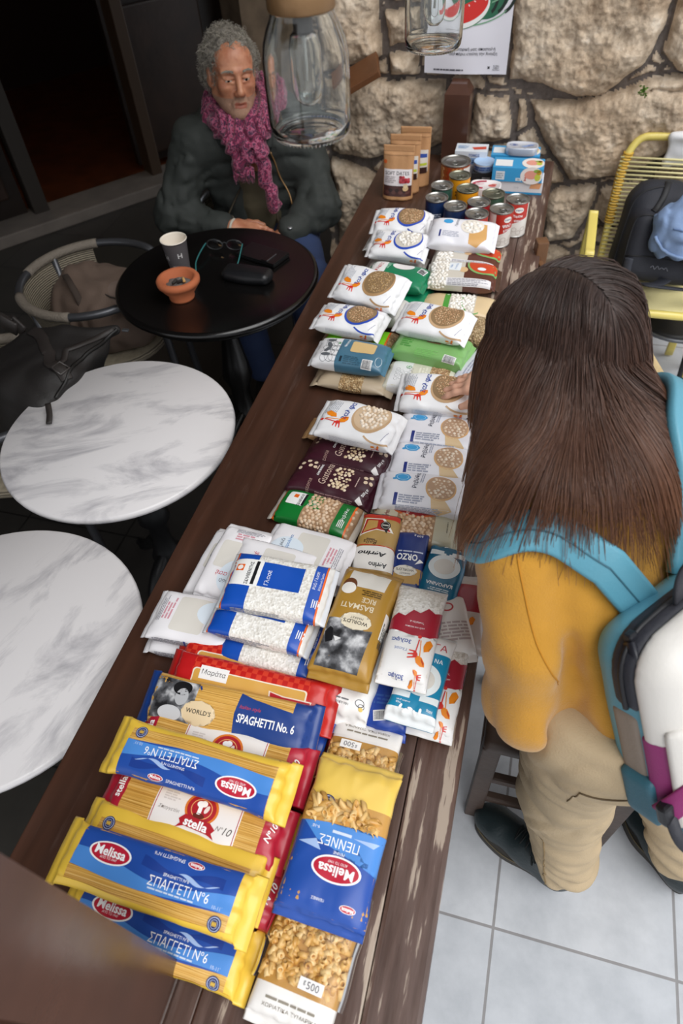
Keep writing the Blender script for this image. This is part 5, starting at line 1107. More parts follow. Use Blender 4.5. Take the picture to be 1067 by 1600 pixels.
alfa('big tilted white packet showing a bowl of brown lentils, left column', (-.410, 1.592, .884), -14, 22, 100, rim='#b08c62', beans=LEN, L=.182, W=.112, group=GA)
p = Pack('lentil_packet', 'clear packet of tan lentils at the right, behind the white packet on green', 'pulse packet', (-.105, 1.560, .815), .17, .11, .05, -8, base=LENT, style='pillow', seed=101, finmat='#c9b898', prints=[BAR(-.10, .02, .02, .05, 80, 3)])
p.grains('lentils', (-.065, .07, -.05, .05), .0056, ['#a08b68', '#8d7753', '#bfa885'], LEN[2], seed=8, sub=0, jit=.5)
grn = [Rr(.005, .012, .036, .03, LENT, l=2), T('G', -.022, .018, w=.012, rot=80, m='#d6ecd0', it=.2, l=3), RING(-.052, .02, .006, .010, .0012, '#e8f4e4', l=3, a0=90, a1=270), FL(.0, -.045, .06, .03, '#7fbf68', n=6, seed=4), BAR(.060, -.048, .032, .024, -4, 3), FL(-.06, -.02, .03, .03, '#4f9440', n=4)]
Pack('lentil_packet', 'green packet with a small lentil window and barcode, under a white packet', 'pulse packet', (-.203, 1.428, .836), .186, .106, .047, -8.9, base='#7db068', prints=grn, style='brick', seed=102)
Pack('pulse_packet', 'lower packet between the green one and the pale one, barely visible', 'pulse packet', (-.195, 1.46, .790), .17, .09, .03, -8, base='#0f5a44', style='bag', seed=103)
alfa('white packet with a lentil bowl lying on the green packet, right column', (-.207, 1.470, .884), -9.1, 10, 104, beans=LEN2, group=GA, L=.17)
Pack('pulse_packet', 'silvery white packet beside the hair, right of the green packet', 'pulse packet', (-.072, 1.40, .815), .15, .085, .045, 72, base='#d6d8e2', prints=[FL(0, 0, .12, .05, '#9ea3b5', n=7)], style='bag', seed=105)
p3_ = [Rr(-.030, 0, .016, .2, '#4f9c3c', l=1), E(-.03, .03, .004, .004, '#e8f4e4', l=3), RING(.045, .0, .035, .05, .003, '#4f9c3c', l=2, a0=120, a1=300)]
p = Pack('bean_packet', 'cream packet of white beans with a green stripe, at the bottom of the bean stack', 'bean packet', (-.175, 1.690, .800), .20, .10, .042, .9, base='#dcc39a', bands=[(-.022, .05, BEANB)], prints=p3_, style='pillow', seed=106, fin=.008)
p.grains('beans', (-.021, .05, -.055, .045), .0105, BEAN[1], BEAN[2], seed=9, jit=.5)
def bean(label, c, yaw, tilt, seed):
    red = pattern('red_picture', f_grain('#c03a1c', '#dd5a2c', '#f0b090', 150))
    pr = [Rr(-.020, .018, .034, .040, '#e9eef2', l=2), T('NEA', -.030, .018, w=.016, rot=80, m='#3b78b8', l=3), T('ΓΙΓΑΝΤΕΣ', -.016, .018, w=.03, rot=80, m='#3b78b8', l=3), E(.005, .004, .012, .012, '#d9b68a', l=2), E(.06, .030, .046, .042, '#7fb06a', l=2), E(.06, .032, .041, .037, red, l=3), Rr(.022, -.046, .125, .024, '#e3e1e3', l=4), FL(.022, -.046, .115, .020, '#9a98a0', n=5, l=5, seed=seed), E(.055, .012, .012, .007, '#e9eef2', l=5)]
    p = Pack('bean_packet', label, 'bean packet', c, .186, .106, .045, yaw, tilt, base=BEANB, bands=[(.008, .093, '#5d3226')], prints=pr, style='bag', seed=seed, fin=.006, group='white bean packets with a red dish picture')
    p.grains('beans', (-.090, -.038, -.07, .045), .0105, BEAN[1], BEAN[2], seed=seed, jit=.5); return p
bean('brown-ended packet of white beans with a red dish picture, nearer of the two', (-.180, 1.775, .842), 3, 6, 107)
bean('brown-ended packet of white beans with red dish picture, under the giant beans packet', (-.182, 1.88, .838), -1, 4, 108)
Pack('bean_packet', 'dark-edged packet under the bean packets, at the bottom', 'bean packet', (-.176, 1.85, .793), .19, .11, .033, 1, base='#4a3226', style='bag', seed=109)
alfa('white packet with a blue-rimmed bowl of white beans, in front of another like it', (-.384, 1.868, .866), -2, 13, 110, rim='#2a4db4', beans=BEAN, fill=BEANB, L=.158, group=GA)
Pack('pulse_packet', 'packet at the bottom of the far left stack, under the two white ones', 'pulse packet', (-.39, 1.875, .806), .16, .12, .046, -2, base='#cfcac4', style='bag', seed=111)
Pack('pulse_packet', 'grey-white packet low at the far left of the packets, its silver corner showing', 'pulse packet', (-.418, 2.00, .806), .175, .11, .046, -2, base='#c9c9c6', style='bag', seed=112)
alfa('white packet with a blue-rimmed bowl, farthest of the left column', (-.404, 2.010, .866), 0, 14, 113, rim='#2a4db4', beans=LEN2, L=.162, group=GA)
gg = [E(-.045, .030, .014, .010, '#3f9fd8', l=2, wav=.06, k=7), T('Γίγαντες', -.018, .030, w=.036, h=.010, rot=85, m='#2d3350', it=.1, l=3), Rr(-.062, -.020, .005, .026, '#27357e', l=3), FL(-.03, -.02, .05, .022, '#b7bac8', n=4), PG([(.02, .03), (.07, .03), (.075, -.03), (.05, -.06), (.025, -.05)], '#d9a868', l=1), E(.028, .018, .034, .030, '#ece4d8', l=2), Rr(.01, .052, .03, .008, '#2a4db4', l=2)]
p = Pack('bean_packet', 'white packet of giant beans with a blue seal, on top of the bean stack', 'bean packet', (-.205, 1.925, .886), .188, .112, .046, 0, 15, base='#ecebf1', prints=gg, style='bag', seed=114, wr=1.4)
p.grains('beans', (.0, .056, -.008, .044), .014, BEAN[1], BEAN[2], seed=10, shape='ell', jit=.5)
# ------------------------------------------------------------------ tins, boxes and pouches at the far end
TIN = C('#a9a8a4', .28, metal=.85, bump=.03, bscale=60); TING = C('#8f9080', .3, metal=.8)
def can(label, x, y, body, prints, r=.0365, h=.108, lid=TIN, rz=0.0, group='round tins standing on the table', name='tin_can'):
    o = tag(empty(name, (x, y, .76), (0, 0, rz)), label, 'tin', group)
    B = C(body, .35, coat=.3)
    MB().lathe([(r * .9, .0), (r, .001), (r, .003), (r * .975, .005)], lid, n=40, cap=True).build('base_rim', o)
    MB().lathe([(r * .97, .0045), (r * .975, .006), (r * .975, h - .006), (r * .97, h - .0045)], B, n=48, cap=False).build('label_sleeve', o)
    MB().lathe([(r * .97, h - .0055), (r, h - .004), (r * 1.01, h - .001), (r, h), (r * .95, h - .0005), (r * .93, h - .004), (r * .78, h - .004), (r * .76, h - .0032), (r * .70, h - .0032), (r * .68, h - .0042), (0, h - .0042)], lid, n=48, cap=False).build('lid', o)
    t = MB(); t.tube([(r * .25 * math.cos(a) , -.012 + r * .30 * math.sin(a) - .003, h - .0022) for a in [2 * math.pi * i / 20 for i in range(20)]], .0013, lid, n=6, closed=True); t.box((0, .002, h - .0026), (.008, .012, .0014), lid, bev=.0005)
    t.build('pull_tab', o)
    if prints: decals_mesh('printed_design', o, prints, cyl_map((0, 0, 0), r * .977, -math.pi / 2), off=.0002)
    return o
can('blue tin at the left front of the tins, beside the dates', -.320, 2.161, '#1d3563', [E(.02, .045, .012, .016, '#c8452a'), FL(-.01, .06, .03, .02, '#c9d2e6', n=3)], rz=.5)
can('dark blue tin with a red spot, second from the left in front', -.253, 2.112, '#20335c', [E(-.01, .05, .014, .018, '#c8352a')], rz=2.0)
can('green-labelled tin behind the blue tin', -.318, 2.250, '#33564a', [], rz=.9)
can('yellow tin at the back, in front of the big bean tin', -.272, 2.335, '#f0a51e', [FL(0, .06, .03, .02, '#7a4a10', n=2)], lid=TING, rz=.2)
can('yellow tin with a greenish lid in the middle of the tins', -.232, 2.240, '#f0a01c', [FL(0, .06, .04, .02, '#8a2a18', n=2)], lid=TING, rz=1.2)
can('red-labelled tin in the middle of the front row', -.184, 2.150, '#b3262c', [Rr(0, .05, .03, .03, '#ece7e0')], rz=1.0)
can('tin with a greenish lid, between the yellow and the red and white tins', -.146, 2.215, '#3c5a48', [], lid=TING, rz=2.4)
can('silver-lidded tin mostly hidden behind the white bean packet', -.180, 2.072, '#b93a30', [], rz=.5)
rw = lambda s1, s2: [PG([(-.035, .04), (.035, .064), (.035, .108), (-.035, .108)], '#c23328', l=1), E(.004, .090, .014, .009, '#f3efe8', l=2), T('ΚΥΚΝΟΣ', .004, .090, w=.022, m='#2a3a86', bold=.02, l=3), T(s1, .002, .071, w=.030, h=.010, bold=.03, l=3), T(s2, .004, .057, w=.026, h=.009, bold=.03, l=3)] + [RING(-.02 + .014 * i, .018 + .010 * (i % 2), .008, .007, .001, '#b8aca0', l=2) for i in range(4)]
can('tall red and white tin nearer the camera, right of the white bean packet', -.108, 2.105, '#eee9e2', rw('ΨΙΛΟ', '& ΧΥΜΟΣ'), r=.037, h=.112, rz=.65)
can('tall red and white tin at the right end of the tins', -.066, 2.180, '#eee9e2', rw('Τομάτα', 'ψιλοκομμένη'), r=.037, h=.112, rz=.2)
bt_ = can('large tin printed all over with brown beans, behind the yellow tin', -.305, 2.470, '#9c4a22', [PG([(.04, .0), (.075, .0), (.075, .088), (.04, .088)], '#e6e2dc', l=5)] + [E(-.07 + .0135 * (i % 10) + .006 * ((i // 10) % 2), .010 + .0105 * (i // 10), .0065, .005, ('#c9823e', '#b35a26', '#d99a58', '#a8401e', '#e0b07a')[i * 7 % 5], rot=37 * i, l=2) for i in range(80)], r=.052, h=.098, rz=-.1)
def box_map(face, d):
    w, dp, h = d
    if face == 'f': return flat_map((0, -dp / 2, h / 2), (1, 0, 0), (0, 0, 1), (0, -1, 0))
    if face == 't': return flat_map((0, 0, h), (1, 0, 0), (0, 1, 0), (0, 0, 1))
    return flat_map((-w / 2, 0, h / 2), (0, -1, 0), (0, 0, 1), (-1, 0, 0))
def carton(label, x, y, z, d, col, f, t, rz=0, group=None, name='carton', cat='box'):
    o = tag(empty(name, (x, y, z), (0, 0, rz)), label, cat, group)
    MB().box((0, 0, d[2] / 2), d, C(col, .4, coat=.2), bev=.0012).build('box', o)
    if f: decals_mesh('printed_front', o, f, box_map('f', d), step=.05, off=.0003)
    if t: decals_mesh('printed_top', o, t, box_map('t', d), step=.05, off=.0003)
    return o
GT = 'cartons of tinned fish'
salad = lambda w, h: [E(w * .28, 0, w * .22, h * .6, '#f1e9e4', l=2), E(w * .27, .003, w * .13, h * .30, '#e9a08e', l=3), E(w * .40, -.004, .010, .012, '#c9cf4e', l=4), E(w * .42, .012, .008, .008, '#d8a02c', l=4), E(w * .38, .016, .012, .006, '#8fb04a', l=4)]
carton('white carton of tinned fish with a blue edge, lowest in the front stack', -.088, 2.505, .76, (.178, .085, .042), '#e9e6e8', [Rr(.0, -.017, .178, .007, '#3a9bd0'), T('2 × 2', .0, .002, w=.014, m='#8a8f99'), PG([(.045, .0), (.08, .0), (.085, .02), (.05, .02)], '#e9a878', l=2)], [Rr(-.04, 0, .05, .05, '#d5d9dd')], .02, GT)
carton('blue carton of tinned fish with a salad picture, on top of the front stack', -.090, 2.500, .802, (.172, .085, .048), '#3b9fd6', [Rr(-.058, -.003, .030, .028, '#e3e9ee'), FL(-.058, -.003, .026, .02, '#a9b4bd', n=3), T('2', .028, -.011, h=.012, m='#c8352a', bold=.03, l=5), Rr(.006, -.014, .02, .010, '#d9e4ea'), T('4x', .006, -.014, h=.006, m='#3a4a5a', l=3)] + salad(.172, .048), [Rr(-.05, -.006, .058, .052, '#eef1f2')] + salad(.172, .07), .02, GT)
carton('blue carton of tinned fish behind the front stack, under the oval tin', -.112, 2.640, .76, (.172, .085, .075), '#3b9fd6', [Rr(-.05, .01, .04, .03, '#e3e9ee')] + salad(.172, .05), [Rr(-.06, 0, .04, .05, '#e3e9ee')] + salad(.172, .07), .03, GT)
so_ = tag(empty('sardine_tin', (-.092, 2.625, .835), (0, 0, .03)), 'oval silver and white fish tin lying on the rear blue carton', 'tin')
def oval(a, b, h, m, z0=0.0, n=40, p=.62):
    V = []; F = []
    prof = [(0.0, z0), (.96, z0), (1, z0 + .002), (1, z0 + h - .002), (.99, z0 + h), (.93, z0 + h), (.91, z0 + h - .0015), (0, z0 + h - .0015)]
    for q, z in prof:
        for i in range(n):
            t = 2 * math.pi * i / n; c, s_ = math.cos(t), math.sin(t); V.append((a * q * math.copysign(abs(c) ** p, c), b * q * math.copysign(abs(s_) ** p, s_), z))
    for j in range(len(prof) - 1):
        for i in range(n): F.append((j*n+i, j*n+(i+1) % n, (j+1)*n+(i+1) % n, (j+1)*n+i))
    return MB().add(V, F, m)
oval(.056, .034, .026, C('#dfe3ee', .25, metal=.3, coat=.3)).build('tin_body', so_)
decals_mesh('printed_top', so_, [RING(-.03, .004, .014, .010, .0018, '#2a4b9c'), E(-.028, .004, .006, .004, '#2a4b9c'), PG([(-.005, -.01), (.03, .012), (.045, .010), (.01, -.016)], '#8fa3cf'), RING(.03, -.004, .010, .006, .0014, '#2a4b9c')], flat_map((0, 0, .0245), (1, 0, 0), (0, 1, 0), (0, 0, 1)), step=.05, off=.0003)
carton('small white and blue carton with a red picture, left at the back by the post', -.268, 2.610, .80, (.115, .07, .05), '#e2e8f0', [Rr(0, -.008, .115, .022, '#8fb3dc'), FL(0, -.008, .08, .014, '#2f5aa0', n=2), T('ΤΟΝΟΣ', .012, .012, w=.04, m='#2f5aa0', bold=.02)], [PG([(.0, .0), (.05, .012), (.052, -.012), (.01, -.02)], '#d0503c'), FL(-.03, 0, .04, .03, '#9fb8d8', n=3)], .03, GT)
carton('flat grey carton under the small white and blue one', -.262, 2.615, .76, (.11, .08, .040), '#b5b9c2', None, None, .03, GT)
st = tag(empty('round_fish_tin', (-.213, 2.548, .803)), 'small round blue and white fish tin on the black box', 'tin')
MB().lathe([(0, 0), (.036, 0), (.038, .002), (.038, .026), (.0385, .028), (.036, .0285), (.034, .0265), (0, .0265)], C('#a8c4e6', .35, coat=.2), n=40, cap=False).build('tin_body', st)
decals_mesh('printed_band', st, [FL(0, .014, .07, .014, '#3a62a8', n=2), Rr(0, .024, .1, .003, '#eef2f6')], cyl_map((0, 0, 0), .0382, -1.57), off=.0003)
carton('black box under the small round fish tin', -.210, 2.548, .76, (.085, .075, .043), '#26282b', [FL(.01, .002, .03, .014, '#b9b9b9', n=3)], None, .04)
ct = tag(empty('spread_tub', (-.186, 2.365, .76)), 'white oval carton tub with a red and pink lid among the tins', 'tub')
oval(.052, .038, .068, C('#efe9ea', .4)).build('tub', ct)
decals_mesh('printed_lid', ct, [RING(0, 0, .047, .033, .012, '#b3304a', a0=90, a1=260), FL(-.02, .004, .03, .02, '#e9c9cf', n=3), E(.022, -.004, .013, .009, '#d0605c'), E(.028, .006, .009, .006, '#e08a80')], flat_map((0, 0, .0665), (1, 0, 0), (0, 1, 0), (0, 0, 1)), step=.05, off=.0003)
# stand-up pouches of dates
def pouch(label, x, y, rz, lean, first, h=.17, w=.108):
    o = tag(empty('date_pouch', (x, y, .76), (lean, 0, rz)), label, 'pouch', 'brown paper pouches standing at the far left of the table')
    K = C('#b98a5e', .7, bump=.25, bscale=120, vary=.08); nx, nz = 26, 34; V = []; F = []
    def th(u, v):  # half thickness
        return (.026 * (1 - v) ** .8 * (1 - abs(u) ** 3) + .0012) if v < .86 else .0012
    for sgn in (-1, 1):
        for i in range(nx + 1):
            for j in range(nz + 1):
                u = -1 + 2 * i / nx; v = j / nz; wr = .003 * float(vnoise(np.array([u * 2.5]), np.array([v * 5.]), np.array([sgn * 3.]), 5)[0]) * (1 - abs(u) ** 4)
                V.append((u * w / 2 * (1 - .02 * math.sin(v * 3.1)), sgn * (th(u, v) + wr * (v < .86)) + (.012 * v), v * h))
    n1 = (nx + 1) * (nz + 1)
    for s_ in (0, 1):
        for i in range(nx):
            for j in range(nz):
                f = (i*(nz+1)+j, (i+1)*(nz+1)+j, (i+1)*(nz+1)+j+1, i*(nz+1)+j+1); f = tuple(q + s_ * n1 for q in f); F.append(f if s_ == 0 else f[::-1])
    for j in range(nz): F.append((j, j + 1, n1 + j + 1, n1 + j)); k = nx * (nz + 1); F.append((k + j + 1, k + j, n1 + k + j, n1 + k + j + 1))
    for i in range(nx): F.append((i*(nz+1), n1 + i*(nz+1), n1 + (i+1)*(nz+1), (i+1)*(nz+1))); a = i*(nz+1)+nz; b = (i+1)*(nz+1)+nz; F.append((a, b, n1 + b, n1 + a))
    MB().add(V, F, K).build('pouch_body', o)
    A = np.array(V[:n1]).reshape(nx + 1, nz + 1, 3)
    def mp(x_, y_):
        u = np.clip((x_ / (w / 2) + 1) / 2 * nx, 0, nx - 1e-6); v = np.clip(y_ / h * nz, 0, nz - 1e-6); i = u.astype(int); j = v.astype(int); a = (u - i)[:, None]; b = (v - j)[:, None]
        P = A[i, j] * (1-a)*(1-b) + A[i+1, j]*a*(1-b) + A[i, j+1]*(1-a)*b + A[i+1, j+1]*a*b
        return P, np.tile([[0., -1., 0.]], (len(x_), 1))
    pr = [Rr(0, h - .018, w, .0012, '#8d6440', l=1), Rr(0, h - .030, w, .0012, '#8d6440', l=1)]
    if first: pr += [Rr(0, .072, .100, .052, '#e6dfe0', l=1), T('SOFT DATES', -.002, .086, w=.085, h=.011, m='#3d3a3c', l=3), FL(-.024, .066, .04, .022, '#b0a6a8', n=4), Rr(0, .030, .100, .034, '#4a2b28', l=1)] + [E(.012 + .009 * (i % 4), .060 + .007 * (i // 4), .006, .005, ('#b5343c', '#c4505a', '#8e2430')[i % 3], l=4) for i in range(10)] + [E(.030, .038, .010, .008, '#d9b98a', l=4), E(.030, .046, .008, .007, '#e6d0a8', l=5), E(-.046, .12, .006, .006, '#d0602a', l=3)] + [E(-.035 + .012 * i, .026 + .006 * (i % 2), .008, .006, ('#5d3a34', '#33201e')[i % 2], l=3) for i in range(7)]
    else: pr += [Rr(.028, .085, .04, .07, '#d9d2c8', l=1), Rr(.028, .102, .034, .012, '#2b4a9c', l=2), Rr(.028, .075, .034, .008, '#b8c63a', l=2), Rr(.028, .055, .036, .020, '#3a2420', l=2)]
    decals_mesh('printed_design', o, pr, mp, step=.008, off=.0004)
pouch('front brown paper pouch labelled soft dates', -.492, 2.368, .04, -.10, True)
pouch('middle brown paper pouch, just behind the one labelled soft dates', -.480, 2.425, .05, -.06, False, .185)
pouch('rearmost brown paper pouch of the three', -.455, 2.485, .06, -.04, False, .19)
# ------------------------------------------------------------------ hanging jar lamps
def glass():
    m, t, b = newmat('jar_glass'); b.inputs['Transmission Weight'].default_value = 1; b.inputs['Roughness'].default_value = .03; b.inputs['IOR'].default_value = 1.45; b.inputs['Base Color'].default_value = (.97, .99, .98, 1); return m
GLS = glass(); BRASS = C('#8a6a48', .4, metal=.5, bump=.2, bscale=60)
def jar_lamp(x, y, z, label, group='clear glass jar lamps hanging over the table', k=1.0):
    o = tag(empty('jar_lamp', (x, y, z)), label, 'lamp', group); o.scale = (k, k, k)
    out = [(0, .004), (.040, .004), (.045, .001), (.0525, .003), (.057, .010), (.0588, .022), (.0590, .07), (.0585, .10), (.055, .118), (.049, .133), (.043, .144), (.0415, .150), (.0415, .163)]
    inn = [(.039, .163), (.039, .149), (.041, .143), (.0465, .132), (.0525, .117), (.0562, .10), (.0568, .07), (.0562, .024), (.054, .013), (.049, .008), (.040, .009), (0, .009)]
    MB().lathe(out + inn, GLS, n=72, cap=False).build('glass_jar', o)
    m = MB()
    for i in range(60):
        a = 2 * math.pi * i / 60; m.tube([(.0515 * math.cos(a), .0515 * math.sin(a), .0022), (.0548 * math.cos(a), .0548 * math.sin(a), .0068)], .0007, GLS, n=5)
    m.build('base_ribs', o)
    MB().lathe([(0, .152), (.0435, .152), (.0445, .154), (.0445, .174), (.043, .176), (.012, .178), (.010, .20), (0, .20)], BRASS, n=48, cap=False).build('lid', o)
    MB().lathe([(.013, .152), (.013, .130), (.015, .126), (.0, .126)], C('#3a3330', .5), n=24, cap=False).build('socket', o)
    MB().lathe([(.0, .040), (.010, .042), (.018, .050), (.0215, .062), (.0215, .11), (.018, .124), (.012, .130), (.0112, .130), (.017, .123), (.0207, .109), (.0207, .063), (.0175, .051), (.0098, .043), (.0, .041)], GLS, n=40, cap=False).build('bulb', o)
    MB().tube([(0, 0, .126), (.001, 0, .09), (-.001, .002, .07)], .0022, C('#c9c6c0', .2), n=8).tube(spline([(-.006, 0, .105), (-.007, 0, .065), (.0, .002, .055), (.007, 0, .065), (.006, 0, .105)], 6), .0004, C('#6a5a4a', .4), n=5).build('filament', o)
    MB().tube([(0, 0, .198), (0, 0, (2.9 - z) / k)], .003, C('#1b1a19', .6), n=8).build('cord', o)
jar_lamp(-.290, .862, 1.524, 'large clear glass jar lamp with a bulb, hanging in front of the seated man', k=.86)
jar_lamp(-.236, 1.440, 1.464, 'clear glass jar lamp hanging in front of the poster', k=.89)

# ------------------------------------------------------------------ yellow cord chair by the wall with things on it
YL = C('#e3cf6e', .35, coat=.3); YC = C('#e6dba2', .5)
yc = tag(empty('cord_chair', (.42, 2.55, 0)), 'yellow metal garden chair strung with pale cord, against the stone wall', 'chair')
def W2(o, m, name): P0(m.build(name), o)
xl, xr = .255, .590
BT = [(xl + .01, 2.60, .36), (xl + .015, 2.68, .55), (xl + .02, 2.745, .74), (xl + .03, 2.765, .80), (xl + .06, 2.782, .842), (xl + .11, 2.785, .852), (xr - .09, 2.785, .852), (xr - .04, 2.782, .842), (xr - .01, 2.765, .80), (xr, 2.745, .74), (xr + .005, 2.68, .55), (xr + .01, 2.60, .36)]
W2(yc, MB().tube(spline(BT, 6), .0135, YL, n=12), 'back_frame')
W2(yc, MB().tube([(xl, 2.62, .40), (xl - .005, 2.37, .415), (xl + .02, 2.345, .415), (xr - .02, 2.345, .415), (xr + .005, 2.37, .415), (xr, 2.62, .40)], .0145, YL, n=12), 'seat_frame')
for s_, x in ((-1, xl), (1, xr)):
    xo = x + s_ * .055
    ap = spline([(xo + s_ * .02, 2.30, .012), (xo + s_ * .005, 2.33, .30), (xo, 2.36, .585), (xo, 2.40, .615), (xo, 2.575, .645), (xo, 2.60, .63), (xo + s_ * .0, 2.64, .35), (xo + s_ * .01, 2.70, .012)], 6)
    au = [Vector((1, 0, 0)).cross((ap[min(i + 1, len(ap) - 1)] - ap[max(i - 1, 0)]).normalized()) for i in range(len(ap))]
    W2(yc, MB().tube(ap, 1, YL, flat=(.017, .008), n=10, up=au), 'arm_loop')
    W2(yc, MB().tube([(x, 2.45, .41), (xo, 2.345, .42)], .008, YL).tube([(x, 2.62, .42), (xo, 2.63, .44)], .008, YL), 'brace')
m = MB()
for i in range(30):
    t = i / 29; z = .40 + .39 * t; q = spline(BT, 6); y = np.interp(z, [p[2] for p in BT[:4]], [p[1] for p in BT[:4]])
    m.tube([(xl + .005, y - .012, z), (xr + .01, y - .012, z)], .0036, YC, n=6)
W2(yc, m, 'back_cords')
m = MB()
for i in range(30):
    y = 2.36 + .26 * i / 29; m.tube([(xl - .004, y, .427), ((xl + xr) / 2, y, .415), (xr + .004, y, .427)], .0037, YC, n=6)
W2(yc, m, 'seat_cords')
m = MB()
for i in range(26):
    z = .58 + .22 * i / 25; y = np.interp(z, [p[2] for p in BT[:4]], [p[1] for p in BT[:4]]); x = np.interp(z, [p[2] for p in BT[:4]], [p[0] for p in BT[:4]])
    m.tube([Vector((x + .0155 * math.cos(a), y + .0155 * math.sin(a), z)) for a in [2 * math.pi * k / 12 for k in range(12)]], .0036, C('#d0a63c', .5), n=6, closed=True)
W2(yc, m, 'cord_wrapping')
# black backpack leaning on it
NB = C('#24262f', .7, bump=.3, bscale=260, vary=.1); NB2 = C('#15161b', .6)
bp_ = tag(empty('black_backpack', (.445, 2.565, .43), (math.radians(-22), math.radians(8), .10)), 'black backpack leaning on the yellow chair', 'backpack')
s = SDF().box((0, -.01, .15), (.160, .085, .155), .07, .04).box((.0, -.10, .115), (.142, .045, .115), .04, .03).ell((-.03, .0, .29), (.10, .06, .04), .05)
s.disp(lambda X, Y, Z: .007 * fbm(X * 7, Y * 7, Z * 7, 31, 3))
sdf_obj(s, 'bag_body', (-.24, -.2, -.03), (.24, .14, .36), .007, NB, bp_)
sb = s
for pts, r, nm in (([(-.17, -.06, .03), (-.175, -.06, .16), (-.14, -.06, .27), (-.05, -.06, .315)], .004, 'piping'), ([(-.155, -.13, .03), (-.155, -.13, .19), (-.10, -.14, .222), (.10, -.14, .222), (.155, -.13, .19)], .0035, 'zip'), ([(-.16, -.14, .075), (-.05, -.15, .085), (.16, -.14, .08)], .003, 'seam')):
    q, _ = on(sb, pts); MB().tube(q, r, NB2, n=6).build(nm, bp_)
for px in (-.09, .0):
    q, nn = on(sb, [(px, -.12, .24), (px + .02, -.12, .28), (px + .04, -.04, .32)], 6, .002); MB().tube(q, 1, NB2, flat=(.011, .003), n=8, up=nn).build('strap', bp_)
q, nn = on(sb, [(-.13, -.15, .07), (-.135, -.16, .03), (-.12, -.14, .0)], 6, .002); MB().tube(q, 1, C('#3a3d47', .6), flat=(.015, .003), n=8, up=nn).build('strap', bp_)
MB().tube(spline([(.02, -.15, .02), (-.02, -.20, .005), (-.07, -.235, .0), (.05, -.225, .003), (.16, -.20, .01)], 6), 1, NB, flat=(.022, .004), n=8, up=(0, 0, 1)).build('shoulder_strap', bp_)
q, nn = on(sb, [(-.045 + .008 * k, -.16, .052 + .008 * (k % 2) - .002 * (k % 3)) for k in range(9)], 4, .0008); MB().tube(q, .0011, C('#9a9ca6', .5), n=5).build('maker_mark', bp_)
# blue jacket bundled on it
BJ = C('#7f97bd', .8, bump=.3, bscale=220, vary=.12)
bj = tag(empty('blue_jacket', (.500, 2.475, .685), (.2, .1, .1)), 'crumpled light blue denim jacket on top of the black backpack', 'jacket')
s = SDF().ell((0, 0, 0), (.125, .085, .075), .03).ell((.06, .03, .06), (.10, .08, .07), .05).ell((-.03, -.03, -.05), (.08, .06, .06), .04).ell((.09, -.02, -.04), (.08, .07, .07), .04)
s.disp(lambda X, Y, Z: .013 * (1 - 2 * np.abs(vnoise(X * 15 + 2 * vnoise(X * 8, Y * 8, Z * 8, 2), Y * 13, Z * 15 + X * 8, 41))) + .006 * (1 - 2 * np.abs(vnoise(X * 34, Y * 26, Z * 30, 43))))
sdf_obj(s, 'folded_cloth', (-.18, -.16, -.16), (.22, .18, .19), .006, BJ, bj)
q, _ = on(s, [(-.06, -.07, .03), (-.01, -.09, .05), (.05, -.06, .09), (.07, -.02, .13)], 8, .001); MB().tube(q, .003, C('#5f779e', .8), n=6).build('seam', bj)
q, _ = on(s, [(-.10, -.05, -.02), (-.05, -.08, -.055), (.02, -.09, -.06), (.08, -.09, -.03)], 8, .002); MB().tube(q, .006, BJ, n=6).build('hem', bj)
wt = SDF().box((0, 0, 0), (.09, .012, .055), .01, .02).ell((0, -.006, .05), (.085, .026, .018), .02).disp(lambda X, Y, Z: .006 * vnoise(X * 22, Y * 22, Z * 22, 5))
wo = sdf_obj(wt, 'white_cloth', (-.13, -.06, -.09), (.13, .06, .09), .005, C('#e4e4e6', .8)); wo.location = (.50, 2.765, .815); tag(wo, 'white cloth hung over the back of the yellow chair', 'cloth')
sk = tag(empty('low_stool', (.60, 2.55, 0)), 'low round black stool with a grey metal rim under the yellow chair', 'stool')
MB().lathe([(0, .275), (.155, .275), (.165, .28), (.165, .30), (.15, .305), (0, .305)], C('#17171a', .5), n=48, cap=False).build('seat', sk)
MB().tube([(.167 * math.cos(a), .167 * math.sin(a), .287) for a in [2 * math.pi * i / 48 for i in range(48)]], .008, C('#6f7278', .35, metal=.6), n=8, closed=True).build('rim', sk)
for k in range(4):
    a = .5 + k * math.pi / 2; MB().tube([(.11 * math.cos(a), .11 * math.sin(a), .278), (.14 * math.cos(a), .14 * math.sin(a), .01)], .011, C('#1d1d20', .5)).build('leg', sk)

